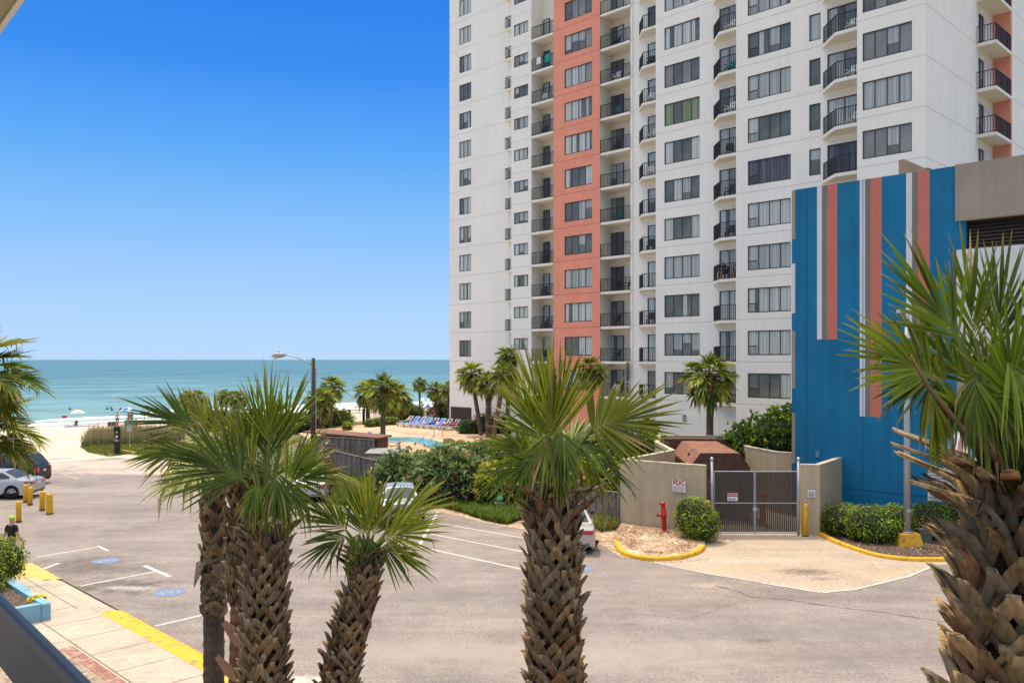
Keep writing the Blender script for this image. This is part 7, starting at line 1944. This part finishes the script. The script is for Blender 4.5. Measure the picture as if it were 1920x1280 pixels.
# --- left group
def group_left():
    # thick palm
    D = 9.4; rg = np.random.default_rng(8)
    top = HW(500, 968, D); base = np.array(((492-960)/F*D, D, 0.0))
    root = palm_root('thick criss cross booted palm, tallest of the pavement clump', base)
    LV = Leaves(); tp = top-base
    trunk_boots(LV, rg, [(0,0,0), (0.0,0,3), tuple(tp-np.array((0,0,.22)))], [.235,.215,.17], per_turn=10, pitch=.10, length=.27, width=.038, flare=.055, top_long=.45, long_len=.32, topout=.35)
    LV.part('trunk', M['boots'], root)
    LV = Leaves()
    def fr(th, pl, bth, bl, sp, dep=0, bdep=0, nh=(0,-1,.2), **k):
        kw = dict(nseg=35, droop=.15, age=.3, fold=.14, hang=.12, spread=sp); kw.update(k)
        frond(LV, rg, tp, img(th, dep), pl, img(bth, bdep), bl, nh, **kw)
    fr(90, .80, 91, .82, 34, .1, .05, hang=.04, droop=.06, nseg=26); fr(92, .62, 92, .80, 40, .25, .15, hang=.1, droop=.08, nseg=28); fr(82, .80, 74, .74, 34, .2, .1, hang=.05, droop=.08, nseg=20); fr(97, .74, 106, .74, 34, .3, .2, hang=.06, droop=.08, nseg=20)
    fr(120, .50, 150, .92, 58, -.15, -.2, nh=(.1,-1,.5), droop=.10, hang=.06, fold=.08, nseg=34); fr(108, .62, 128, .70, 46, .2, .1, droop=.12, hang=.15, nseg=24)
    fr(66, .46, 52, .62, 45, .2, .2, hang=.15, nseg=22); fr(55, .45, 20, .62, 50, .0, -.1, hang=.25, droop=.15, nseg=24); fr(74, .55, 284, .46, 46, -.3, -.35, nh=(.2,-.7,.7), droop=.3, hang=.8, age=.35, nseg=18)
    fr(98, .40, 255, .40, 46, -.4, -.4, nh=(0,-.7,.7), droop=.3, hang=.7, age=.45, nseg=18); fr(58, .42, 318, .52, 46, -.2, -.2, droop=.2, hang=.5, age=.45, nseg=20)
    for az, el in ((0.8, 50), (1.6, 55), (2.3, 50)):
        e = R(el); dd = np.array((math.cos(az)*math.cos(e), math.sin(az)*math.cos(e), math.sin(e))); e2 = e-.3; bb = np.array((math.cos(az)*math.cos(e2), math.sin(az)*math.cos(e2), math.sin(e2)))
        frond(LV, rg, tp, dd, .48, bb, .62, (-math.cos(az)*.4, -math.sin(az)*.4, 1), spread=58, nseg=26, droop=.15, age=.5, hang=.2)
    for k in range(7):
        az = -1.57+rg.uniform(-1.5, 1.5); e2 = R(rg.uniform(-88, -68)); dd = np.array((math.cos(az)*.5, math.sin(az)*.5, .85)); bb = np.array((math.cos(az)*math.cos(e2), math.sin(az)*math.cos(e2), math.sin(e2)))
        frond(LV, rg, tp+np.array((0,0,.05)), dd, .36, bb, rg.uniform(.36, .5), (math.cos(az), math.sin(az), .4), spread=34, nseg=14, droop=.2, age=rg.uniform(.45,.9), fold=.35, hang=.5)
    LV.part('crown', M['leaf'], root)
    # slim palm, bare below
    D = 11.2; rg = np.random.default_rng(31)
    top = HW(398, 880, D); base = np.array(((401-960)/F*D, D, 0.0)); tp = top-base
    root = palm_root('slim bare trunked palm with few shaggy boots, nearest the parking stalls', base)
    LV = Leaves(); zb = HW(400, 1075, D)[2]; zc = HW(400, 1040, D)[2]
    ring_trunk(LV, rg, [(0,0,0), (0.0,0,zb-.2), tuple(tp)], [.135,.13,.12], (.115,.085,.06))
    trunk_boots(LV, rg, [(0,0,zc-.15), tuple(tp-np.array((0,0,.05)))], [.115,.12], per_turn=5, pitch=.17, length=.32, width=.045, flare=.03, core=False, top_long=.3, long_len=.36, topout=.4)
    trunk_boots(LV, rg, [(0,0,zb-.55), (0,0,zc-.1)], [.118,.118], per_turn=7, pitch=.09, length=.13, width=.04, flare=.004, core=False, top_long=0)
    for k in range(5):                 # peeling collar
        a = k*1.257+.3; o_ = np.array((math.cos(a), math.sin(a), 0)); s_ = np.array((-math.sin(a), math.cos(a), 0))
        P_ = [np.array((0,0,zc-.06))+o_*.14, np.array((0,0,zc-.10))+o_*.21, np.array((0,0,zc-.24))+o_*.25, np.array((0,0,zc-.36))+o_*.29]
        V = np.concatenate([[p_-s_*w_, p_+s_*w_] for p_, w_ in zip(P_, (.09,.08,.05,.01))]); LV.add(V, [(i*2, i*2+1, i*2+3, i*2+2) for i in range(3)], np.ones((8,3))*np.array((.17,.12,.085)))
    LV.part('trunk', M['boots'], root)
    LV = Leaves()
    fr2 = lambda th, pl, bth, bl, sp, dep=0, bdep=0, nh=(0,-1,.2), **k: frond(LV, rg, tp, img(th, dep), pl, img(bth, bdep), bl, nh, **{**dict(nseg=35, droop=.15, age=.3, fold=.12, hang=.12, spread=sp), **k})
    fr2(116, .62, 158, .86, 46, .0, 0, nh=(.1,-1,.4), fold=.08, nseg=28, droop=.08); fr2(140, .42, 190, .66, 48, -.1, -.1, droop=.15, hang=.25, nseg=26); fr2(104, .60, 132, .62, 42, .3, .3, nseg=24)
    fr2(95, .5, 100, .6, 45, .5, .4, nseg=24); fr2(78, .45, 65, .55, 45, .5, .4, nseg=22); fr2(150, .28, 215, .5, 44, .1, 0, droop=.25, hang=.4, age=.5, nseg=20)
    fr2(140, .22, 248, .40, 40, .1, .1, droop=.3, hang=.6, age=.85, nseg=14); fr2(100, .22, 265, .36, 40, -.2, -.1, droop=.3, hang=.6, age=.75, nseg=14)
    LV.part('crown', M['leaf'], root)
    # reddish palm half hidden behind the thick one
    D = 10.6; rg = np.random.default_rng(44)
    top = HW(462, 900, D); base = np.array(((458-960)/F*D, D, 0.0)); tp = top-base
    root = palm_root('reddish palm trunk tucked behind the thick booted palm', base)
    LV = Leaves()
    ring_trunk(LV, rg, [(0,0,0), (0,0,2.6), tuple(tp)], [.21,.20,.15], (.21,.105,.06))
    trunk_boots(LV, rg, [(0,0,HW(452,1130,D)[2]), tuple(tp)], [.17,.15], per_turn=8, pitch=.13, length=.28, width=.04, flare=.05, core=False, top_long=.3, long_len=.3)
    LV.part('trunk', M['boots'], root)
    mb = MB()
    for (a, b, c) in (((455,1200),(444,1170),(430,1155)), ((452,1262),(440,1245),(418,1218))):
        P_ = [HW(*q, D)-base+np.array((0,-.22,0)) for q in (a, b, c)]; s_ = np.array((.045, 0, .045))
        V = [q for p_, w_ in zip(P_, (.4, 1.1, .5)) for q in (p_-s_*w_, p_+s_*w_)]; mb.add(V, [(0,1,3,2),(2,3,5,4)])
    mb.part('peeling_boot', mat('peeling_boot', (.36,.19,.12), .8, .2, 8), root)
    LV = Leaves(); crown(LV, rg, tp, 9, .5, .68, 36, lo=15, hi=85, dead=0, spread=80); LV.part('crown', M['leaf'], root)
    # short palm
    D = 9.6; rg = np.random.default_rng(77)
    top = HW(687, 1045, D); base = np.array(((632-960)/F*D, D, 0.0)); tp = top-base
    root = palm_root('shorter leaning palm with narrow booted trunk, right of the clump', base)
    LV = Leaves()
    trunk_boots(LV, rg, [(-.06,0,0), (.02,0,HW(635,1280,D)[2]), tuple(tp*np.array((.86,1,1))-np.array((0,0,.45))), tuple(tp-np.array((0,0,.03)))], [.18,.16,.135,.09], per_turn=9, pitch=.09, length=.23, width=.031, flare=.05, top_long=.35, long_len=.30, topout=.6)
    LV.part('trunk', M['boots'], root)
    LV = Leaves()
    fr3 = lambda th, pl, bth, bl, sp, dep=0, bdep=0, nh=(0,-1,.2), **k: frond(LV, rg, tp, img(th, dep), pl, img(bth, bdep), bl, nh, **{**dict(nseg=34, droop=.15, age=.15, fold=.14, hang=.1, spread=sp, pw=.018), **k})
    fr3(88, .24, 88, .66, 34, .1, .05, nseg=22, droop=.06); fr3(74, .26, 66, .62, 34, .2, .1, nseg=20, droop=.08); fr3(100, .26, 108, .60, 34, .2, .1, nseg=20, droop=.08); fr3(48, .30, 18, .66, 62, -.1, -.15, nh=(-.1,-1,.35), fold=.08, nseg=32, droop=.08); fr3(125, .38, 140, .62, 50, -.1, -.1, fold=.08, nseg=26)
    fr3(35, .22, 342, .54, 46, -.2, -.2, droop=.15, hang=.2, nseg=20); fr3(132, .34, 205, .50, 48, -.15, -.2, droop=.25, hang=.5, nseg=22); fr3(52, .48, 38, .80, 34, .5, .4, hang=.1, fold=.1, nseg=20)
    fr3(104, .30, 250, .36, 40, -.3, -.3, nh=(0,-.7,.7), droop=.3, hang=.8, nseg=14); fr3(80, .25, 285, .34, 40, -.3, -.3, nh=(0,-.7,.7), droop=.3, hang=.7, nseg=14)
    fr3(90, .3, 92, .5, 45, .6, .5, nseg=20)
    LV.part('crown', M['leaf'], root)
group_left()
# --- two palms just outside the left edge
for (px, py, D, sd, lab, bl, fr_) in [(-62, 696, 17.0, 51, 'upper palm fronds entering at the left border over the sea', .84, .95), (-42, 802, 19.0, 52, 'lower palm fronds at the left border hanging over the black car', .84, .9)]:
    rg = np.random.default_rng(sd); top = HW(px, py, D); base = np.array((top[0]-.2, D, 0.0)); tp = top-base
    root = palm_root(lab, base); LV = Leaves(); trunk_boots(LV, rg, [(0,0,0), tuple(tp)], [.26,.2], per_turn=8, pitch=.14, length=.32, width=.06, flare=.08); LV.part('trunk', M['boots'], root)
    LV = Leaves(); crown(LV, rg, tp, 30, .60, bl*.85, 34, lo=-35, hi=80, droop=.14, dead=3, az0=.3, wf=1.3); LV.part('crown', M['leaf'], root)
# --- palms around the pool and dunes: a few variants, each copy with its own size and turn
VAR = []
for v in range(4):
    rg = np.random.default_rng(100+v)
    LV = Leaves(); crown(LV, rg, (0,0,0), 38+2*v, .66, .80, 24, lo=-62, hi=85, droop=.20, rows=4, dead=7+6*(v % 2), wf=1.55); LV.c = [np.clip(c_*1.35, 0, .6) for c_ in LV.c]; cm = LV.mesh('crown', M['leaf'])
    LV = Leaves()
    if v % 2 == 0:
        ring_trunk(LV, rg, [(0,0,-10), (0,0,-.4)], [.20,.17], (.17,.125,.09), 12); trunk_boots(LV, rg, [(0,0,-1.2), (0,0,-.05)], [.2,.2], per_turn=6, pitch=.16, length=.32, width=.06, flare=.08, core=False, top_long=.5, long_len=.4)
    else:
        trunk_boots(LV, rg, [(0,0,-6), (0,0,-.05)], [.23,.2], per_turn=6, pitch=.2, length=.34, width=.075, flare=.07, top_long=.5, long_len=.4)
    VAR.append((cm, LV.mesh('trunk', M['boots'])))
def mid_palm(px, py, D, r_px, var, label, base_px=None, rz=None, squash=1.0):
    top = ray(px, py, D); g = terrain(*w2loc(top)); s = r_px/F*D/1.72
    bx = (ray(base_px, py, D).x if base_px else top.x)
    root = palm_root(label, (bx, D, g), 'palms around the pool')
    c = bpy.data.objects.new('crown', VAR[var][0]); COL.objects.link(c); c.parent = root; c.location = (top.x-bx, 0, top.z-g); c.rotation_euler = (0,0,rz if rz is not None else rnd.uniform(0,6.28)); c.scale = (s, s, s*squash)
    t = bpy.data.objects.new('trunk', VAR[var][1]); COL.objects.link(t); t.parent = root; h = top.z-g
    zl = 10.0 if var % 2 == 0 else 6.0
    t.location = c.location; sz = h/zl; t.scale = (max(s, .62)*.95, max(s, .62)*.95, sz)
    lean = math.atan2(top.x-bx, h); t.rotation_euler = (0, lean, rnd.uniform(0,6.28)) if False else (0, lean, 0)
    return root
mid_palm(718, 728, 63, 47, 0, 'slender palm in front of the pool, trunk crossing its edge')
mid_palm(690, 735, 94, 36, 2, 'palm behind the pool front palm, nearer the iron gate')
mid_palm(742, 742, 95, 44, 1, 'squat palm with tan dead skirt behind the pool front palm')
mid_palm(622, 726, 87, 34, 2, 'taller palm beside the street lamp pole')
mid_palm(600, 750, 82, 42, 3, 'low wide palm with shaggy trunk behind the street lamp pole')
mid_palm(351, 745, 92, 23, 2, 'left one of twin small palms on the dune')
mid_palm(372, 746, 93, 25, 1, 'right one of twin small palms on the dune')
mid_palm(424, 742, 88, 22, 0, 'small dune palm beside the twin pair')
mid_palm(446, 746, 86, 24, 3, 'dune palm mostly hidden by the tall clump fronds')
mid_palm(787, 718, 98, 19, 0, 'slim straight palm standing behind the loungers')
mid_palm(817, 730, 98, 25, 1, 'thick trunked palm behind the loungers beside the slim one')
mid_palm(843, 728, 96, 24, 1, 'palm at the tower edge behind the blue loungers')
mid_palm(884, 702, 77, 38, 2, 'tall curving palm beside the last lounger', 904)
mid_palm(916, 716, 75, 34, 1, 'brown skirted palm with patterned trunk at the tower foot')
mid_palm(945, 704, 71, 42, 0, 'palm beside the brown skirted palm at the tower foot', 922)
mid_palm(955, 672, 76, 36, 2, 'highest crown of the palms at the tower foot', 950)
mid_palm(1108, 694, 60, 42, 2, 'palm behind the big fan of the middle palm')
mid_palm(1215, 800, 52, 30, 1, 'low palm crown above the enclosure corner')
mid_palm(1331, 703, 51, 66, 0, 'full round palm behind the dumpster bay before the white tower', rz=1.0)

# ================================================================== SHRUBS
def B(name, label, px, py, D, lobes, n, size, cols, seed, **k):
    p = ray(px, py, D); g = terrain(*w2loc(p)); return bush(name, label, 'shrub', (p.x, p.y, g), lobes, n, size, cols, seed, **k)
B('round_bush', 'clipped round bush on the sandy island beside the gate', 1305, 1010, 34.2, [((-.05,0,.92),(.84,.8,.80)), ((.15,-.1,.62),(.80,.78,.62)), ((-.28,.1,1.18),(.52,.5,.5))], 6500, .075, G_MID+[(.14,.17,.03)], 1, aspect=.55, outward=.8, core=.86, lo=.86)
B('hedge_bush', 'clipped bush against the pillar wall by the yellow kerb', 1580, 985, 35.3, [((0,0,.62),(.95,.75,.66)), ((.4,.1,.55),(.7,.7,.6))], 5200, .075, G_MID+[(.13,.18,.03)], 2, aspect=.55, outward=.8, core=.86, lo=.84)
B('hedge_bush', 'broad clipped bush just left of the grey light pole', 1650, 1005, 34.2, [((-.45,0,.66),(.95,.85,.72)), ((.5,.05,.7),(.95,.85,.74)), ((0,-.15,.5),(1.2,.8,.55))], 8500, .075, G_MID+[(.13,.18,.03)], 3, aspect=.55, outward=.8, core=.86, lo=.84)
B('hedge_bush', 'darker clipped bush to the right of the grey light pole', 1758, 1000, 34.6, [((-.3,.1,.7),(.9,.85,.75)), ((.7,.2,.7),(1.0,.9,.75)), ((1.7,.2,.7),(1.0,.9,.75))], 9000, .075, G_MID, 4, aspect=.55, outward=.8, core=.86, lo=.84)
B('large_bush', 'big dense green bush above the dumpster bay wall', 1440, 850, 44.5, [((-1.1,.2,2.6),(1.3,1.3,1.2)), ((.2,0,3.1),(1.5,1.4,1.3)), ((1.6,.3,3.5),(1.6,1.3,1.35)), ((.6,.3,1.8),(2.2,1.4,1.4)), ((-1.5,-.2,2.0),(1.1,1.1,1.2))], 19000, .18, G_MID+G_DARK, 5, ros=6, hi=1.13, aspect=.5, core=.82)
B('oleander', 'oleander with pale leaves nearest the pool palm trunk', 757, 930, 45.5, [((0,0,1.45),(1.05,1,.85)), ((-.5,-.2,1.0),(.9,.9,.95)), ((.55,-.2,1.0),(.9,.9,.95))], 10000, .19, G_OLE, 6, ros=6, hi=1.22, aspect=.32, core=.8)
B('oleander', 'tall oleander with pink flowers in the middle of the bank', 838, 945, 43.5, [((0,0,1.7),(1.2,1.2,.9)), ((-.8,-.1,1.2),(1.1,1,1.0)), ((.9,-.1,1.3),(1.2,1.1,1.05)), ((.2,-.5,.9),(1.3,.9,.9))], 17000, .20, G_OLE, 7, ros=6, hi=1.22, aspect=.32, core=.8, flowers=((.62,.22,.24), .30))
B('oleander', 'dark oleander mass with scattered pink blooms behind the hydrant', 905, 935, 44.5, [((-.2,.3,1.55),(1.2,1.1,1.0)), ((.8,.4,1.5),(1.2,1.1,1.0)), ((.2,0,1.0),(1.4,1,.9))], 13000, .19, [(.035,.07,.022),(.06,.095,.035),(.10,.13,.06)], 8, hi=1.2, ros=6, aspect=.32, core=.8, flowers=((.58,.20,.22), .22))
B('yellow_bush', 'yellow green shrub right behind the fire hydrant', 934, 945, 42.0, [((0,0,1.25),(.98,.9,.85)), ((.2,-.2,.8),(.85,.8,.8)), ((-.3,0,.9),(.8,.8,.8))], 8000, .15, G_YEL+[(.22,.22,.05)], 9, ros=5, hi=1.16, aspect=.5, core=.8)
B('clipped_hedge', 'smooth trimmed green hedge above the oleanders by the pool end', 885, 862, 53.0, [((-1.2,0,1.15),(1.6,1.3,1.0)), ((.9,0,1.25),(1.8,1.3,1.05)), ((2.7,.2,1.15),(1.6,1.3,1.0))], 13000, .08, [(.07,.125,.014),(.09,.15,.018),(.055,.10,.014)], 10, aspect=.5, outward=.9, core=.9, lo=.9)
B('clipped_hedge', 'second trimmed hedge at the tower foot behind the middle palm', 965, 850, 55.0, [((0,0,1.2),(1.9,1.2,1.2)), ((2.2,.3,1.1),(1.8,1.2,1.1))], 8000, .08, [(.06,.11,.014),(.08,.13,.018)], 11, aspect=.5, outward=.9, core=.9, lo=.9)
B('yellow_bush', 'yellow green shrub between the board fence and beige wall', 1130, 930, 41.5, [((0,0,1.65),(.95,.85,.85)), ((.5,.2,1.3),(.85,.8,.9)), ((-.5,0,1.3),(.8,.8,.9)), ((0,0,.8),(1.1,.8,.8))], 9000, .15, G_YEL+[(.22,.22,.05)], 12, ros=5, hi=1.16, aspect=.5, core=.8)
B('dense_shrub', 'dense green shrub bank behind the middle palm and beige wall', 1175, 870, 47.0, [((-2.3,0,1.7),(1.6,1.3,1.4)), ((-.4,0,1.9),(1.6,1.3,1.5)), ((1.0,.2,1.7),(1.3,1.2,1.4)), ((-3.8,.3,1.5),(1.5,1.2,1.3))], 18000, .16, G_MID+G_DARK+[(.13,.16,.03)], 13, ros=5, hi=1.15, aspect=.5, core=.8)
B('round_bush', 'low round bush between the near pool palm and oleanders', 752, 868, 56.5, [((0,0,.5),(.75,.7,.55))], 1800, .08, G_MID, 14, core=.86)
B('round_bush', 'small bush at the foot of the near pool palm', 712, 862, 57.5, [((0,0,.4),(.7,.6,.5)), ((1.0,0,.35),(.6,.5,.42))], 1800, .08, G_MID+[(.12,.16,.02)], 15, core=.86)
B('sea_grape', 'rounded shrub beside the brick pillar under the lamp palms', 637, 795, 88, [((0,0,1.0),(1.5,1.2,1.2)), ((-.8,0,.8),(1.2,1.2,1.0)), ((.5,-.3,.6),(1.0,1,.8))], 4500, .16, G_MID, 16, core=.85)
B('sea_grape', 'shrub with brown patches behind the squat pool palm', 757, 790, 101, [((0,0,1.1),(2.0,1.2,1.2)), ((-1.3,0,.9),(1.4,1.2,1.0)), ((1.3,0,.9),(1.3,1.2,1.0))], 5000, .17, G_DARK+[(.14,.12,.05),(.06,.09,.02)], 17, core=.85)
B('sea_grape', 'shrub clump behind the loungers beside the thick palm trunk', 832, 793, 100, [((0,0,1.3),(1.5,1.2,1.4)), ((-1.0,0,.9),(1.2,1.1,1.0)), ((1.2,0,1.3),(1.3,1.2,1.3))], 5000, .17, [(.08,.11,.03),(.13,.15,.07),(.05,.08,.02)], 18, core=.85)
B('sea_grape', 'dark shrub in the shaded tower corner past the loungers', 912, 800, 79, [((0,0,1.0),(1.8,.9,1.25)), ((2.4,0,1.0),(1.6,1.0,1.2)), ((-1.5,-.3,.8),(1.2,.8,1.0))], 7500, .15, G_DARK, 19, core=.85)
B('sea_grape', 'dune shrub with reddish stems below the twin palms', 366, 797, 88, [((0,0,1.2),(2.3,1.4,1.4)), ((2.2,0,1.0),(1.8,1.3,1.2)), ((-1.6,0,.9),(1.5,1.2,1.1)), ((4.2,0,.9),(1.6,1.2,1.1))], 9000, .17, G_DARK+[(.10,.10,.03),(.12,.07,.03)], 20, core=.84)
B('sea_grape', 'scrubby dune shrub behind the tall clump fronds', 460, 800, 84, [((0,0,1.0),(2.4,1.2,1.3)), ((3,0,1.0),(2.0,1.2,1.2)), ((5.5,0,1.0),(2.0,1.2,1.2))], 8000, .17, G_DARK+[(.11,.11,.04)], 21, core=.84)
for i, (px, py, r_, lab) in enumerate([(693,800,.62,'first tiny clipped shrub right of the iron gate'), (708,799,.66,'second tiny clipped shrub right of the iron gate'), (717,797,.6,'third tiny clipped shrub beside the pool palm'), (729,796,.58,'fourth tiny clipped shrub along the fence'), (739,796,.58,'last tiny clipped shrub along the fence'), (651,806,.55,'tiny yellow green shrub at the shed roof corner')]):
    p = gdk(px, py); bush('small_shrub', lab, 'shrub', p, [((0,0,r_*.6),(r_,r_,r_*.8))], 700, .12, G_MID if i < 5 else G_YEL, 40+i, core=.86, group='small shrubs along the deck')
# planter shrub and flowers
pr = gnd(20, 1100, .4)
bush('planter_shrub', 'lush yellow green shrub spilling out of the blue planter', 'shrub', (pr.x-.95, pr.y-.1, .4), [((0,0,.80),(.95,1.0,.85)), ((.25,.8,.6),(.7,.9,.75)), ((-.6,.5,.85),(1.0,1,.8)), ((.45,-.7,.40),(.75,.8,.6)), ((-.6,-.7,.5),(.9,.9,.75))], 15000, .075, G_YEL[:2]+G_MID*2, 60, aspect=.5, core=.82)
pf = gnd(66, 1128, .45)
bush('yellow_flowers', 'small yellow leaved plant in the planter corner', 'plant', (pf.x, pf.y, .44), [((0,0,.10),(.2,.2,.14)), ((.15,.1,.08),(.15,.15,.12))], 500, .055, [(.55,.42,.02),(.45,.36,.03)], 61, core=.6)
# weeds, dune grass and lawn: stuff
def region(poly, n, rg, z=0.0):
    P = np.array([(p.x, p.y) for p in poly]); lo_, hi_ = P.min(0), P.max(0); out = []
    while len(out) < n:
        q = rg.uniform(lo_, hi_, (n*2, 2))
        x, y = q[:, 0], q[:, 1]; ins = np.zeros(len(q), bool); j = len(P)-1
        for i in range(len(P)):
            c = ((P[i, 1] > y) != (P[j, 1] > y)) & (x < (P[j, 0]-P[i, 0])*(y-P[i, 1])/(P[j, 1]-P[i, 1]+1e-12)+P[i, 0]); ins ^= c; j = i
        out += [(a, b, z) for a, b in q[ins]]
    return np.array(out[:n])
def stuff(name, LV, m):
    o = LV.part(name, m, None); o['kind'] = 'stuff'; return o
rg = np.random.default_rng(9)
LV = Leaves()
dz = region([gnd(*p) for p in [(152,838),(200,834),(330,832),(345,822),(300,812),(215,812),(165,818)]], 5200, rg)
dz[:, 2] = 0
blades(LV, rg, dz[:3600], .80, .024, [(.17,.18,.075),(.12,.15,.065),(.22,.19,.09),(.09,.13,.07),(.16,.19,.12)], .6, (.30,.25,.13))
blades(LV, rg, dz[3600:], 1.15, .016, [(.17,.17,.075),(.24,.19,.09)], .5, (.36,.26,.14))
blades(LV, rg, region([gnd(*p) for p in [(165,836),(250,834),(300,832),(300,816),(180,818)]], 260, rg), 1.6, .013, [(.30,.2,.1),(.24,.19,.1)], .4, (.42,.25,.13))
stuff('dune_grass', LV, M['grass'])
LV = Leaves()
blades(LV, rg, region([gnd(*p) for p in [(150,838),(165,848),(205,855),(250,851),(300,861),(400,880),(430,835),(250,826)]], 9000, rg, .01), .14, .03, G_LAWN, .5)
blades(LV, rg, region([gnd(*p) for p in [(610,945),(700,952),(790,945),(800,925),(740,888),(640,885),(605,905)]], 11000, rg, .01), .30, .03, G_LAWN+[(.10,.15,.02)], .6)
stuff('lawn_grass', LV, M['grass'])
LV = Leaves()
blades(LV, rg, region([gnd(*p) for p in [(868,962),(905,975),(950,984),(985,972),(985,948),(940,938),(890,945)]], 5200, rg, .01), .34, .028, [(.10,.17,.02),(.14,.19,.035),(.07,.13,.02)], .8)
blades(LV, rg, region([gnd(*p) for p in [(820,948),(865,962),(880,945),(840,935)]], 900, rg, .01), .35, .03, [(.10,.16,.02),(.14,.18,.03)], .8)
blades(LV, rg, region([gnd(*p) for p in [(1112,988),(1128,1000),(1160,992),(1162,978),(1120,972)]], 900, rg, .03), .34, .02, [(.19,.18,.05),(.13,.15,.03)], .9)
blades(LV, rg, region([gnd(*p) for p in [(1150,1000),(1200,1030),(1260,1040),(1300,1020),(1250,1000)]], 160, rg, .13), .10, .02, [(.2,.2,.05)], 1.2)
blades(LV, rg, region([gnd(*p) for p in [(-60,848),(70,858),(60,862),(75,852),(60,835),(-60,830)]], 1500, rg, .0), .35, .03, G_LAWN, .8)
stuff('verge_weeds', LV, M['grass'])
LV = Leaves()
rg = np.random.default_rng(12)
def litter(poly, n, size, cols, z):
    P = region([gnd(*p) for p in poly], n, rg, z); a = rg.uniform(0, 6.28, n); s = size*rg.uniform(.5, 1.5, n); up = rg.uniform(.0, .5, n)
    dx = np.stack([np.cos(a), np.sin(a), up], 1)*s[:, None]; dy = np.stack([-np.sin(a), np.cos(a), up*.3], 1)*s[:, None]*.45
    V = np.stack([P-dx, P-dy, P+dx+np.array((0,0,.005)), P+dy], 1).reshape(-1, 3); c = np.array(cols)[rg.integers(0, len(cols), n)]*rg.uniform(.6, 1.3, n)[:, None]
    LV.add(V, np.arange(n*4).reshape(-1, 4), np.repeat(c, 4, 0))
litter([(1150,1015),(1190,1040),(1240,1046),(1300,1036),(1318,1015),(1250,1000),(1165,990)], 1500, .05, [(.42,.25,.15),(.30,.16,.09),(.55,.40,.27)], .17)
litter([(1540,1003),(1600,1030),(1700,1047),(1800,1048),(1800,1000),(1600,990)], 1500, .05, [(.42,.30,.2),(.2,.12,.07),(.5,.40,.28)], .03)
litter([(1130,1020),(1160,1045),(1240,1056),(1330,1052),(1335,1045),(1240,1048),(1165,1035)], 240, .035, [(.30,.18,.10),(.2,.12,.07)], .012)
litter([(1350,1012),(1540,1012),(1720,1060),(1600,1100),(1400,1080)], 60, .03, [(.14,.09,.06)], .016)
stuff('fallen_leaves', LV, M['grass'])
